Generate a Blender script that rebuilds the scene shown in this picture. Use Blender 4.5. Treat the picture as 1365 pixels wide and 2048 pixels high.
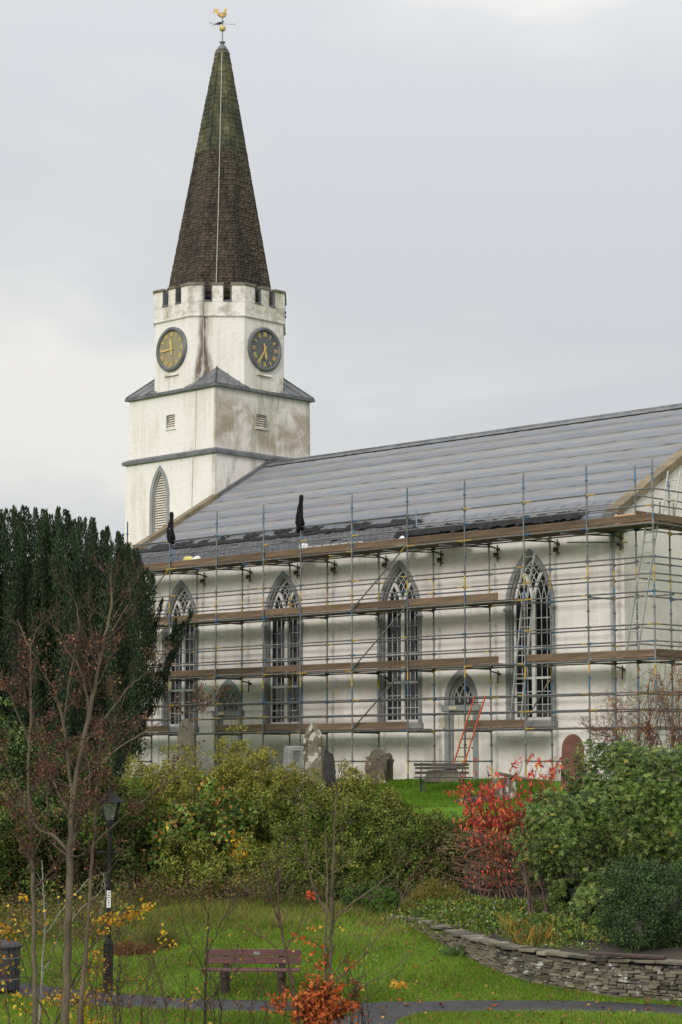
import bpy, bmesh, math, random
import numpy as np
from mathutils import Vector, Matrix
from mathutils.geometry import tessellate_polygon

scene = bpy.context.scene
for _o in list(bpy.data.objects):
    bpy.data.objects.remove(_o, do_unlink=True)
COL = scene.collection
rng = np.random.default_rng(7)
random.seed(7)

# ------------------------------------------------------------------ camera
CAM_Z = 4.5
FPX = 4210.0                       # focal length in pixels of the 1365 x 2048 photograph
PITCH = math.atan((1525 - 1024) / FPX)
cam = bpy.data.cameras.new('camera')
cam.sensor_fit = 'VERTICAL'; cam.sensor_height = 36.0
cam.lens = 36.0 * FPX / 2048.0
cam.clip_start = 0.5; cam.clip_end = 4000
cam_o = bpy.data.objects.new('camera', cam); COL.objects.link(cam_o)
cam_o.location = (0, 0, CAM_Z); cam_o.rotation_euler = (math.pi / 2 + PITCH, 0, 0)
scene.camera = cam_o

# ------------------------------------------------------------------ sky, sun, exposure
SUN_EL, SUN_AZ = math.radians(21), math.radians(206)   # azimuth from +Y clockwise: light from the front left
world = bpy.data.worlds.new('World'); scene.world = world; world.use_nodes = True
wn, wl = world.node_tree.nodes, world.node_tree.links
wn.clear()
w_out = wn.new('ShaderNodeOutputWorld'); w_bg = wn.new('ShaderNodeBackground')
w_bg.inputs['Strength'].default_value = 0.10
sky = wn.new('ShaderNodeTexSky'); sky.sky_type = 'NISHITA'; sky.sun_disc = False
sky.sun_elevation = SUN_EL; sky.sun_rotation = SUN_AZ
w_tc = wn.new('ShaderNodeTexCoord')
w_map = wn.new('ShaderNodeMapping'); w_map.inputs['Scale'].default_value = (1.0, 1.0, 2.2); w_map.inputs['Location'].default_value = (-3.52, 1.16, -3.30)
w_n1 = wn.new('ShaderNodeTexNoise'); w_n1.inputs['Scale'].default_value = 3.2
w_n1.inputs['Detail'].default_value = 5; w_n1.inputs['Roughness'].default_value = 0.48
w_n1.inputs['Distortion'].default_value = 0.35
w_r1 = wn.new('ShaderNodeValToRGB')
cr = w_r1.color_ramp
cr.elements[0].position = 0.43; cr.elements[0].color = (4.55, 4.61, 4.78, 1)
cr.elements[1].position = 0.60; cr.elements[1].color = (6.2, 6.05, 5.8, 1)
_e = cr.elements.new(0.52); _e.color = (5.0, 5.04, 5.1, 1)
# an overcast sky: brighter overhead than at the horizon
w_sep = wn.new('ShaderNodeSeparateXYZ')
w_mr = wn.new('ShaderNodeMapRange'); w_mr.inputs['From Min'].default_value = 0.0; w_mr.inputs['From Max'].default_value = 1.0
w_mr.inputs['To Min'].default_value = 0.98; w_mr.inputs['To Max'].default_value = 2.9
w_mul = wn.new('ShaderNodeMixRGB'); w_mul.blend_type = 'MULTIPLY'; w_mul.inputs[0].default_value = 1.0
w_mix = wn.new('ShaderNodeMixRGB'); w_mix.inputs[0].default_value = 0.95
wl.new(w_tc.outputs['Generated'], w_map.inputs['Vector']); wl.new(w_map.outputs[0], w_n1.inputs['Vector'])
wl.new(w_n1.outputs['Fac'], w_r1.inputs[0])
wl.new(w_tc.outputs['Generated'], w_sep.inputs[0]); w_pw = wn.new('ShaderNodeMath'); w_pw.operation = 'POWER'; w_pw.inputs[1].default_value = 2.0; w_pw.use_clamp = True
wl.new(w_sep.outputs['Z'], w_pw.inputs[0]); wl.new(w_pw.outputs[0], w_mr.inputs[0])
wl.new(w_r1.outputs[0], w_mul.inputs[1]); wl.new(w_mr.outputs[0], w_mul.inputs[2])
wl.new(sky.outputs[0], w_mix.inputs[1]); wl.new(w_mul.outputs[0], w_mix.inputs[2])
wl.new(w_mix.outputs[0], w_bg.inputs['Color']); wl.new(w_bg.outputs[0], w_out.inputs['Surface'])

sun = bpy.data.lights.new('sun', 'SUN'); sun.energy = 1.5; sun.angle = math.radians(17); sun.color = (1.0, 0.96, 0.91)
sun_o = bpy.data.objects.new('sun', sun); COL.objects.link(sun_o)
_d = Vector((math.sin(SUN_AZ) * math.cos(SUN_EL), math.cos(SUN_AZ) * math.cos(SUN_EL), math.sin(SUN_EL)))
sun_o.rotation_euler = _d.to_track_quat('Z', 'Y').to_euler(); sun_o.location = (0, 0, 60)

scene.view_settings.view_transform = 'Standard'; scene.view_settings.look = 'None'
scene.view_settings.gamma = 1.0; scene.view_settings.exposure = 0.42
scene.view_settings.use_curve_mapping = False

# ------------------------------------------------------------------ helpers: places
_cp, _sp = math.cos(PITCH), math.sin(PITCH)
def ray(px, py):
    u = (px - 682.5) / FPX; v = (1024 - py) / FPX
    return np.array([u, _cp - v * _sp, _sp + v * _cp])
def at(px, py, d):
    """the point of the place d metres ahead of the viewpoint"""
    r = ray(px, py); p = r / r[1] * d; p[2] += CAM_Z
    return p
def xa(px, d):
    return at(px, 1525, d)[0]
# church frame: a along the nave towards its near gable, b across towards the back, z above the churchyard
TH = math.radians(45.7)
E_ = np.array([math.sin(TH), -math.cos(TH), 0]); N_ = np.array([math.cos(TH), math.sin(TH), 0])
ORG = np.array([2.1056, 69.0, CAM_Z - 0.533])
ROTZ = math.atan2(E_[1], E_[0])
def loc(a, b, z):
    p = ORG + E_ * a + N_ * b; p[2] = ORG[2] + z
    return p

# terrain (absolute z; the park path lies at 0)
def smooth(t):
    t = np.clip(t, 0, 1); return t * t * (3 - 2 * t)
_LY = np.array([-2000, 39.2, 43.7, 48.0, 52.0, 55.0, 58.0, 3000])
_LZ = np.array([0.0, 0.0, 0.40, 0.92, 1.22, 1.6, 2.0, 2.0])
_UB = np.array([-60, -16, -8.5, -4.0, -1.0, 3000])
_UZ = np.array([2.9, 3.05, 3.36, 3.58, 3.93, 3.967])
def terrain(x, y):
    x = np.asarray(x, float); y = np.asarray(y, float)
    low = np.interp(y, _LY, _LZ)
    b = N_[0] * (x - ORG[0]) + N_[1] * (y - ORG[1])
    up = np.interp(b, _UB, _UZ)
    t = smooth((y - 52.5) / 4.5)
    bump = 0.03 * np.sin(x * 1.3 + 0.7 * y) * np.sin(y * 0.9 - 0.4 * x) * np.clip((y - 41) / 4, 0, 1)
    bump = np.where(b > -3, 0, bump)
    return low * (1 - t) + up * t + bump
def tz(x, y):
    return float(terrain(x, y))

# ------------------------------------------------------------------ helpers: objects
def tag(o, label=None, cat=None, group=None, kind=None):
    if label: o['label'] = label
    if cat: o['category'] = cat
    if group: o['group'] = group
    if kind: o['kind'] = kind
    return o
def empty(name, pos=(0, 0, 0), rz=0.0, label=None, cat=None, group=None):
    o = bpy.data.objects.new(name, None); COL.objects.link(o)
    o.empty_display_size = 0.2
    o.location = [float(c) for c in pos]; o.rotation_euler = (0, 0, rz)
    return tag(o, label, cat, group)
def link(name, me, parent=None, pos=None, rot=None, scale=None, kind=None):
    o = bpy.data.objects.new(name, me); COL.objects.link(o)
    if parent is not None: o.parent = parent
    if pos is not None: o.location = [float(c) for c in pos]
    if rot is not None: o.rotation_euler = rot
    if scale is not None: o.scale = scale
    if kind: o['kind'] = kind
    return o
def np_mesh(name, V, Fs, mat=None, col=None, smooth_=False):
    """fast mesh from numpy arrays; Fs is a list of (n, k) face arrays"""
    V = np.asarray(V, np.float32).reshape(-1, 3)
    me = bpy.data.meshes.new(name)
    me.vertices.add(len(V)); me.vertices.foreach_set('co', V.ravel())
    Fs = [np.asarray(f, np.int32) for f in Fs if len(f)]
    li = np.concatenate([f.ravel() for f in Fs])
    tot = np.concatenate([np.full(len(f), f.shape[1], np.int32) for f in Fs])
    st = np.concatenate([[0], np.cumsum(tot)[:-1]]).astype(np.int32)
    me.loops.add(len(li)); me.loops.foreach_set('vertex_index', li)
    me.polygons.add(len(tot)); me.polygons.foreach_set('loop_start', st); me.polygons.foreach_set('loop_total', tot)
    if smooth_: me.polygons.foreach_set('use_smooth', np.ones(len(tot), bool))
    if col is not None:
        at_ = me.attributes.new('col', 'FLOAT_COLOR', 'POINT')
        c = np.ones((len(V), 4), np.float32); c[:, :3] = col
        at_.data.foreach_set('color', c.ravel())
    me.update(calc_edges=True)
    if mat: me.materials.append(mat)
    return me

class MB:
    """collects shapes for ONE mesh"""
    def __init__(s): s.v = []; s.f = []
    def add(s, V, F):
        o = len(s.v); s.v += [tuple(float(c) for c in p) for p in V]; s.f += [tuple(i + o for i in f) for f in F]; return s
    def box(s, x0, x1, y0, y1, z0, z1):
        V = [(x0, y0, z0), (x1, y0, z0), (x1, y1, z0), (x0, y1, z0), (x0, y0, z1), (x1, y0, z1), (x1, y1, z1), (x0, y1, z1)]
        return s.add(V, [(0, 3, 2, 1), (4, 5, 6, 7), (0, 1, 5, 4), (1, 2, 6, 5), (2, 3, 7, 6), (3, 0, 4, 7)])
    def hexa(s, bot, top):
        V = list(bot) + list(top); n = len(bot)
        F = [tuple(range(n - 1, -1, -1)), tuple(range(n, 2 * n))]
        F += [(i, (i + 1) % n, n + (i + 1) % n, n + i) for i in range(n)]
        return s.add(V, F)
    def prism(s, poly, axis, c0, c1):
        """2-D polygon extruded along an axis; poly is (a,z) for axis y, (b,z) for axis x, (a,b) for axis z"""
        def m(p, c):
            return {'y': (p[0], c, p[1]), 'x': (c, p[0], p[1]), 'z': (p[0], p[1], c)}[axis]
        return s.hexa([m(p, c0) for p in poly], [m(p, c1) for p in poly])
    def tube(s, pts, rad, n=6, cap=True):
        pts = [Vector(p) for p in pts]; m = len(pts)
        if not hasattr(rad, '__len__'): rad = [rad] * m
        o = len(s.v); up = Vector((0, 0, 1))
        for i, p in enumerate(pts):
            t = (pts[min(i + 1, m - 1)] - pts[max(i - 1, 0)]).normalized()
            r = Vector((1, 0, 0)) if abs(t.z) > 0.97 else up
            u = t.cross(r).normalized(); w = t.cross(u)
            for k in range(n):
                q = p + (u * math.cos(2 * math.pi * k / n) + w * math.sin(2 * math.pi * k / n)) * rad[i]
                s.v.append(tuple(q))
        for i in range(m - 1):
            for k in range(n):
                s.f.append((o + i * n + k, o + i * n + (k + 1) % n, o + (i + 1) * n + (k + 1) % n, o + (i + 1) * n + k))
        if cap:
            s.f.append(tuple(o + k for k in range(n - 1, -1, -1))); s.f.append(tuple(o + (m - 1) * n + k for k in range(n)))
        return s
    def bar(s, p0, p1, w, h, up=(0, 0, 1)):
        p0 = Vector(p0); p1 = Vector(p1); t = (p1 - p0).normalized(); up = Vector(up)
        u = t.cross(up)
        if u.length < 1e-4: u = t.cross(Vector((1, 0, 0)))
        u.normalize(); v = u.cross(t).normalized()
        q = [u * (-w / 2) + v * (-h / 2), u * (w / 2) + v * (-h / 2), u * (w / 2) + v * (h / 2), u * (-w / 2) + v * (h / 2)]
        return s.hexa([p0 + c for c in q], [p1 + c for c in q])
    def lathe(s, prof, n=16, c=(0, 0, 0)):
        o = len(s.v)
        for r, z in prof:
            for k in range(n):
                a = 2 * math.pi * k / n
                s.v.append((c[0] + r * math.cos(a), c[1] + r * math.sin(a), c[2] + z))
        for i in range(len(prof) - 1):
            for k in range(n):
                s.f.append((o + i * n + k, o + i * n + (k + 1) % n, o + (i + 1) * n + (k + 1) % n, o + (i + 1) * n + k))
        s.f.append(tuple(o + k for k in range(n - 1, -1, -1))); s.f.append(tuple(o + (len(prof) - 1) * n + k for k in range(n)))
        return s
    def strip(s, pts, w, y0, y1, closed=False):
        """a moulding that follows a polyline in the (a, z) plane, w wide (centred), from y0 to y1"""
        n = len(pts); P = [Vector((p[0], p[1])) for p in pts]; L = []; R = []
        for i in range(n):
            a = P[(i - 1) % n] if (closed or i > 0) else P[i]; c = P[(i + 1) % n] if (closed or i < n - 1) else P[i]
            d1 = (P[i] - a); d2 = (c - P[i])
            if d1.length < 1e-6: d1 = d2
            if d2.length < 1e-6: d2 = d1
            d1 = d1.normalized(); d2 = d2.normalized()
            n1 = Vector((-d1.y, d1.x)); n2 = Vector((-d2.y, d2.x)); m = (n1 + n2)
            if m.length < 1e-6: m = n1
            m.normalize(); k = 1 / max(0.35, m.dot(n1))
            L.append(P[i] + m * (w / 2 * k)); R.append(P[i] - m * (w / 2 * k))
        o = len(s.v)
        for i in range(n):
            s.v += [(L[i].x, y0, L[i].y), (R[i].x, y0, R[i].y), (R[i].x, y1, R[i].y), (L[i].x, y1, L[i].y)]
        rngn = n if closed else n - 1
        for i in range(rngn):
            j = (i + 1) % n
            for k in range(4):
                s.f.append((o + 4 * i + k, o + 4 * i + (k + 1) % 4, o + 4 * j + (k + 1) % 4, o + 4 * j + k))
        if not closed:
            s.f.append((o, o + 3, o + 2, o + 1)); e = o + 4 * (n - 1); s.f.append((e, e + 1, e + 2, e + 3))
        return s
    def mesh(s, name, mat, smooth_=False, bevel=0.0, fix=True):
        me = bpy.data.meshes.new(name); me.from_pydata(s.v, [], s.f); me.update()
        if fix or bevel:
            bm = bmesh.new(); bm.from_mesh(me)
            if bevel:
                bmesh.ops.bevel(bm, geom=list(bm.edges), offset=bevel, segments=1, affect='EDGES', clamp_overlap=True)
            bmesh.ops.recalc_face_normals(bm, faces=list(bm.faces)); bm.to_mesh(me); bm.free()
        if smooth_:
            me.polygons.foreach_set('use_smooth', [True] * len(me.polygons))
        if mat: me.materials.append(mat)
        return me
    def build(s, name, mat, parent=None, **k):
        ob = {q: k.pop(q) for q in ('pos', 'rot', 'kind', 'scale') if q in k}
        return link(name, s.mesh(name, mat, **k), parent, **ob)

def holed_sheet(mb, outer, holes, to3, depth3):
    """flat sheet with openings and reveals: to3(p) front point, depth3(p) back point"""
    loops = [[Vector((p[0], p[1], 0)) for p in outer]] + [[Vector((p[0], p[1], 0)) for p in h] for h in holes]
    flat = [p for l in loops for p in l]
    tris = tessellate_polygon(loops)
    o = len(mb.v); mb.v += [tuple(float(c) for c in to3(p)) for p in flat]
    mb.f += [tuple(o + i for i in t) for t in tris]
    for h in holes:
        o = len(mb.v); n = len(h)
        mb.v += [tuple(float(c) for c in to3(p)) for p in h] + [tuple(float(c) for c in depth3(p)) for p in h]
        mb.f += [(o + i, o + (i + 1) % n, o + n + (i + 1) % n, o + n + i) for i in range(n)]

# many boxes at once -> one mesh
BOXV = np.array([(x, y, z) for z in (-.5, .5) for y in (-.5, .5) for x in (-.5, .5)], float)
BOXF = np.array([(0, 2, 3, 1), (4, 5, 7, 6), (0, 1, 5, 4), (2, 6, 7, 3), (0, 4, 6, 2), (1, 3, 7, 5)])
def boxes_mesh(name, mats4, mat, col=None):
    M = np.asarray(mats4); n = len(M)
    V = np.einsum('nij,kj->nki', M[:, :3, :3], BOXV) + M[:, None, :3, 3]
    F = (BOXF[None] + 8 * np.arange(n)[:, None, None]).reshape(-1, 4)
    c = None if col is None else np.repeat(np.asarray(col), 8, axis=0)
    return np_mesh(name, V, [F], mat, c)

# leaves: folded diamonds, one quad each
def unit(v):
    return v / np.maximum(np.linalg.norm(v, axis=-1, keepdims=True), 1e-9)
def rand_unit(n, r=rng):
    return unit(r.normal(size=(n, 3)))
def leaf_arrays(P, D, Nn, L, W, fold=0.25):
    D = unit(D); S = unit(np.cross(D, Nn)); U = np.cross(S, D)
    L = np.broadcast_to(np.asarray(L, float), (len(P),))[:, None]; W = np.broadcast_to(np.asarray(W, float), (len(P),))[:, None]
    m = P + D * L * 0.45
    V = np.stack([P, m + S * W / 2 + U * W * fold, P + D * L - U * L * 0.12, m - S * W / 2 + U * W * fold], axis=1)
    return V
def leaves_mesh(name, V, col, mat):
    n = len(V); F = np.arange(4 * n).reshape(n, 4)
    return np_mesh(name, V.reshape(-1, 3), [F], mat, np.repeat(col, 4, axis=0))
def mixcol(n, cols, w=None, jit=0.18, r=rng):
    cols = np.asarray(cols, float); i = r.choice(len(cols), n, p=None if w is None else np.asarray(w, float) / np.sum(w))
    return np.clip(cols[i] * (1 + jit * r.normal(size=(n, 1))) * (1 + 0.06 * r.normal(size=(n, 3))), 0.002, 0.9)

class Tubes:
    """many tapered tubes (twigs) as one mesh, numpy-built"""
    def __init__(s): s.V = []; s.F = []; s.n = 0; s.C = []
    def add(s, pts, r0, r1, k=4, col=None):
        P = np.asarray(pts, float); m = len(P)
        T = np.gradient(P, axis=0); T = unit(T)
        ref = np.where(np.abs(T[:, 2:3]) > 0.9, np.array([[1., 0, 0]]), np.array([[0, 0, 1.]]))
        u = unit(np.cross(T, ref)); w = np.cross(T, u)
        R = np.linspace(r0, r1, m) if np.isscalar(r0) and not hasattr(r1, '__len__') else np.asarray(r1)
        a = 2 * np.pi * np.arange(k) / k
        V = P[:, None] + R[:, None, None] * (u[:, None] * np.cos(a)[None, :, None] + w[:, None] * np.sin(a)[None, :, None])
        i = np.arange(m - 1)[:, None] * k; j = np.arange(k)[None]
        F = np.stack([i + j, i + (j + 1) % k, i + k + (j + 1) % k, i + k + j], -1).reshape(-1, 4) + s.n
        s.V.append(V.reshape(-1, 3)); s.F.append(F); s.n += m * k
        if col is not None: s.C.append(np.tile(np.asarray(col, float), (m * k, 1)))
        return s
    def mesh(s, name, mat):
        return np_mesh(name, np.concatenate(s.V), [np.concatenate(s.F)], mat, np.concatenate(s.C) if s.C else None, True)

# ------------------------------------------------------------------ materials
class Nodes:
    def __init__(s, name):
        s.m = bpy.data.materials.new(name); s.m.use_nodes = True
        s.n = s.m.node_tree.nodes; s.l = s.m.node_tree.links
        s.b = s.n['Principled BSDF']; s.out = s.n['Material Output']
        s.tc = s.n.new('ShaderNodeTexCoord')
        s.geo = s.n.new('ShaderNodeNewGeometry')
    def noise(s, scale, detail=4, rough=0.55, vec=None, mscale=None, dist=0.0, coord='Object'):
        t = s.n.new('ShaderNodeTexNoise'); t.inputs['Scale'].default_value = scale; t.inputs['Detail'].default_value = detail
        t.inputs['Roughness'].default_value = rough; t.inputs['Distortion'].default_value = dist
        src = vec if vec is not None else (s.geo.outputs['Position'] if coord == 'World' else s.tc.outputs[coord])
        if mscale:
            mp = s.n.new('ShaderNodeMapping'); mp.inputs['Scale'].default_value = mscale; s.l.new(src, mp.inputs['Vector']); src = mp.outputs[0]
        s.l.new(src, t.inputs['Vector']); return t.outputs['Fac']
    def voro(s, scale, vec=None, feat='F1', coord='Object'):
        t = s.n.new('ShaderNodeTexVoronoi'); t.inputs['Scale'].default_value = scale; t.feature = feat
        s.l.new(vec if vec is not None else (s.geo.outputs['Position'] if coord == 'World' else s.tc.outputs[coord]), t.inputs['Vector']); return t.outputs['Distance']
    def ramp(s, fac, lo, hi, v0=0.0, v1=1.0):
        t = s.n.new('ShaderNodeMapRange'); t.interpolation_type = 'SMOOTHSTEP'
        for k, v in (('From Min', lo), ('From Max', hi), ('To Min', v0), ('To Max', v1)): t.inputs[k].default_value = v
        s.l.new(fac, t.inputs[0]); return t.outputs[0]
    def math(s, op, a, b=None):
        t = s.n.new('ShaderNodeMath'); t.operation = op
        for i, x in enumerate((a, b)):
            if x is None: continue
            if isinstance(x, (int, float)): t.inputs[i].default_value = x
            else: s.l.new(x, t.inputs[i])
        return t.outputs[0]
    def mix(s, fac, c0, c1, mode='MIX'):
        t = s.n.new('ShaderNodeMixRGB'); t.blend_type = mode
        for i, x in enumerate((fac, c0, c1)):
            if isinstance(x, (int, float)): t.inputs[i].default_value = x
            elif isinstance(x, tuple): t.inputs[i].default_value = (*x[:3], 1)
            else: s.l.new(x, t.inputs[i])
        return t.outputs[0]
    def xyz(s, coord='Object'):
        t = s.n.new('ShaderNodeSeparateXYZ'); s.l.new(s.geo.outputs['Position'] if coord == 'World' else s.tc.outputs[coord], t.inputs[0]); return t.outputs
    def bump(s, h, strength=0.4, dist=0.02):
        t = s.n.new('ShaderNodeBump'); t.inputs['Strength'].default_value = strength; t.inputs['Distance'].default_value = dist
        s.l.new(h, t.inputs['Height']); s.l.new(t.outputs[0], s.b.inputs['Normal']); return s
    def base(s, c, rough=0.8, metal=0.0, spec=None):
        if isinstance(c, tuple): s.b.inputs['Base Color'].default_value = (*c[:3], 1)
        else: s.l.new(c, s.b.inputs['Base Color'])
        s.b.inputs['Roughness'].default_value = rough; s.b.inputs['Metallic'].default_value = metal
        if spec is not None: s.b.inputs['Specular IOR Level'].default_value = spec
        return s
    def rand(s):
        t = s.n.new('ShaderNodeObjectInfo'); return t.outputs['Random']
    def attr(s, name='col'):
        t = s.n.new('ShaderNodeAttribute'); t.attribute_name = name; return t.outputs['Color']

def simple(name, c0, c1, scale=3.0, rough=0.8, bump=0.0, bscale=30.0, metal=0.0, objvar=0.0, spec=None, mscale=None):
    """two tones broken up by noise, with fine relief"""
    q = Nodes(name)
    f = q.ramp(q.noise(scale, 5, 0.6, mscale=mscale), 0.32, 0.68)
    c = q.mix(f, c0, c1)
    if objvar:
        c = q.mix(1.0, c, q.mix(q.rand(), (1 - objvar,) * 3, (1 + objvar,) * 3), 'MULTIPLY')
    q.base(c, rough, metal, spec)
    if bump: q.bump(q.noise(bscale, 4, 0.6), bump, 0.02)
    return q.m
M = {}

def harl(name, base, dirty, amount, extra=None):
    """white roughcast: lumpy relief, grime that runs down"""
    q = Nodes(name)
    streak = q.noise(1.0, 6, 0.62, mscale=(3.0, 3.0, 0.28))
    blot = q.noise(0.55, 6, 0.65)
    f = q.math('MULTIPLY', q.ramp(q.math('MULTIPLY', streak, blot), 0.20, 0.42), amount)
    c = q.mix(f, base, dirty)
    c = q.mix(q.ramp(q.noise(9.0, 4, 0.7), 0.35, 0.75, 0.0, 0.22), c, tuple(v * 0.72 for v in base))
    X = q.xyz()
    if extra: c = extra(q, c, X)
    q.base(c, 0.92, 0, 0.15)
    h = q.math('ADD', q.noise(22.0, 3, 0.6), q.math('MULTIPLY', q.voro(30.0), 0.6))
    q.bump(q.math('ADD', h, q.math('MULTIPLY', q.noise(5.0, 3, 0.55), 1.5)), 0.7, 0.022)
    return q.m
def band(q, v, lo, hi, soft):
    return q.math('MULTIPLY', q.ramp(v, lo - soft, lo + soft), q.ramp(v, hi - soft, hi + soft, 1.0, 0.0))
def tower_stain(q, c, X):
    # rain-fed algae and brown staining on the weather face of the square stage
    face = q.ramp(X[0], -16.95, -16.85)
    n = q.noise(0.9, 6, 0.68, dist=0.6)
    m1 = q.math('MULTIPLY', q.math('MULTIPLY', face, band(q, X[2], 13.5, 15.5, 0.45)), q.ramp(n, 0.36, 0.60))
    c = q.mix(q.math('MULTIPLY', m1, 0.70), c, (0.30, 0.215, 0.13))
    g = q.noise(0.8, 5, 0.65, mscale=(1.0, 2.0, 0.5))
    m2 = q.math('MULTIPLY', face, q.ramp(g, 0.47, 0.66))
    c = q.mix(q.math('MULTIPLY', m2, 0.55), c, (0.235, 0.25, 0.135))
    m3 = q.math('MULTIPLY', face, q.ramp(q.noise(2.6, 5, 0.7), 0.5, 0.75))
    return q.mix(q.math('MULTIPLY', m3, 0.28), c, (0.22, 0.21, 0.18))
def oct_stain(q, c, X):
    # rust and moss run beside the lightning conductor, soot under the parapet
    dx = q.math('ABSOLUTE', q.math('ADD', X[0], 18.03)); dy = q.math('ABSOLUTE', q.math('SUBTRACT', X[1], 7.2))
    wid = q.ramp(X[2], 18.0, 16.9, 0.0, 0.12)
    near = q.ramp(q.math('SUBTRACT', q.math('ADD', q.math('MAXIMUM', dx, dy), q.math('MULTIPLY', q.noise(2.2, 4, 0.6, mscale=(1, 1, 0.4)), 0.34)), wid), 0.18, 0.40, 1.0, 0.0)
    run = q.math('MULTIPLY', near, q.ramp(q.noise(5.0, 5, 0.7, mscale=(1, 1, 0.22)), 0.30, 0.52))
    c = q.mix(q.math('MULTIPLY', run, 0.9), c, (0.105, 0.062, 0.035))
    par = q.math('MULTIPLY', q.ramp(X[2], 18.9, 19.3), q.ramp(q.noise(1.6, 6, 0.7), 0.46, 0.66))
    c = q.mix(q.math('MULTIPLY', par, 0.62), c, (0.24, 0.20, 0.12))
    mo = q.math('MULTIPLY', q.ramp(q.math('ADD', X[0], q.math('MULTIPLY', X[1], 1.0)), -9.2, -6.2), q.ramp(q.noise(1.1, 5, 0.66, mscale=(1, 1, 0.6)), 0.45, 0.62))
    return q.mix(q.math('MULTIPLY', mo, 0.62), c, (0.30, 0.30, 0.16))
def nave_stain(q, c, X):
    # grime held at the feet of the wall and in patches
    m = q.math('MULTIPLY', q.ramp(X[2], 1.1, 0.1), q.ramp(q.noise(1.2, 5, 0.65), 0.38, 0.62))
    c = q.mix(q.math('MULTIPLY', m, 0.45), c, (0.34, 0.29, 0.205))
    p = q.ramp(q.noise(0.45, 6, 0.7, mscale=(1, 1, 1.6)), 0.50, 0.68)
    return q.mix(q.math('MULTIPLY', p, 0.26), c, (0.44, 0.355, 0.26))
M['harl_nave'] = harl('roughcast nave', (0.85, 0.802, 0.755), (0.54, 0.465, 0.375), 0.45, nave_stain)
M['harl_tower'] = harl('roughcast tower', (0.80, 0.757, 0.72), (0.55, 0.475, 0.37), 0.5, tower_stain)
M['harl_oct'] = harl('roughcast octagon', (0.785, 0.745, 0.708), (0.52, 0.455, 0.35), 0.65, oct_stain)
M['trim'] = simple('painted grey stone', (0.215, 0.220, 0.222), (0.29, 0.294, 0.295), 2.5, 0.7, 0.25, 25)
M['lead'] = simple('lead sheet', (0.085, 0.088, 0.095), (0.165, 0.168, 0.174), 1.8, 0.6, 0.25, 9)
M['coping'] = simple('weathered sandstone', (0.14, 0.11, 0.068), (0.25, 0.20, 0.125), 1.7, 0.9, 0.5, 18)
M['cap'] = simple('parapet cap stone', (0.12, 0.105, 0.075), (0.21, 0.19, 0.14), 3.0, 0.9, 0.5, 18)
M['timber_white'] = simple('white painted timber', (0.66, 0.645, 0.61), (0.76, 0.745, 0.71), 4.0, 0.6, 0.1, 40)
M['door'] = simple('cream door paint', (0.66, 0.61, 0.50), (0.72, 0.675, 0.565), 1.2, 0.55, 0.05, 30)
M['louvre'] = simple('louvre paint', (0.60, 0.545, 0.46), (0.72, 0.67, 0.58), 3.0, 0.75, 0.15, 30)
M['dark'] = simple('dark interior', (0.012, 0.013, 0.015), (0.02, 0.02, 0.022), 2, 0.9)
def glass(name, c):
    q = Nodes(name)
    col = q.mix(q.rand(), tuple(v * 0.55 for v in c), tuple(v * 1.5 for v in c)); q.base(col, 0.08, 0, 0.5)
    q.bump(q.noise(2.2, 2, 0.5), 0.12, 0.02); return q.m
M['glass'] = glass('old window glass', (0.011, 0.013, 0.016))
M['glass_pale'] = glass('pale window glass', (0.062, 0.066, 0.064))
M['gilt'] = simple('gilded metal', (0.36, 0.25, 0.085), (0.52, 0.37, 0.14), 8, 0.5, 0, metal=0.55)
M['gilt_old'] = simple('dulled gilding', (0.54, 0.38, 0.12), (0.68, 0.50, 0.19), 8, 0.5, 0, metal=0.1)
M['dial_brown'] = simple('olive-brown dial', (0.235, 0.20, 0.12), (0.29, 0.255, 0.16), 2.0, 0.5)  # this dial is olive-brown, the other one dark grey
M['dial_grey'] = simple('slate grey dial', (0.085, 0.095, 0.095), (0.115, 0.125, 0.12), 2.0, 0.45)
M['galv'] = None
M['copper'] = simple('weathered copper rod', (0.12, 0.20, 0.19), (0.20, 0.27, 0.25), 6, 0.6, 0, metal=0.2)
M['tape'] = simple('lightning conductor tape', (0.42, 0.42, 0.37), (0.55, 0.54, 0.48), 6, 0.6)
# ================================================================== GROUND
def ground_material():
    q = Nodes('park lawn')
    n1 = q.noise(0.55, 6, 0.65, coord='World'); n2 = q.noise(5.0, 5, 0.7, coord='World'); n3 = q.noise(38.0, 3, 0.7, coord='World')
    c = q.mix(q.ramp(n1, 0.35, 0.65), (0.075, 0.155, 0.012), (0.105, 0.195, 0.018))
    c = q.mix(q.ramp(n2, 0.45, 0.75, 0, 0.55), c, (0.115, 0.135, 0.028))
    X = q.xyz('World')
    # soil and dead stems under the shrubs on the bank
    bank = q.math('MULTIPLY', q.ramp(q.math('ADD', X[1], q.math('MULTIPLY', n1, 3.0)), 52.0, 53.6), q.ramp(q.math('ADD', X[1], q.math('MULTIPLY', n1, 2.0)), 55.4, 56.4, 1.0, 0.0))
    c = q.mix(bank, c, (0.055, 0.038, 0.022))
    q.base(c, 0.95, 0, 0.1)
    q.bump(q.math('ADD', n3, n2), 0.6, 0.04)
    return q.m
M['lawn'] = ground_material()
xs = np.unique(np.concatenate([[-1500, -600, -250, -120, -70, -45], np.arange(-30, 30.01, 0.6), [45, 70, 120, 250, 600, 1500]]))
ys = np.unique(np.concatenate([[-300, -120, -50, -20, 0, 15], np.arange(24, 34, 1.0), np.arange(34, 78, 0.4), np.arange(78, 110, 2.0), [130, 180, 300, 700, 1600]]))
gx, gy = np.meshgrid(xs, ys); gz = terrain(gx, gy)
ii = np.arange(len(ys) - 1)[:, None] * len(xs) + np.arange(len(xs) - 1)[None]
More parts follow.
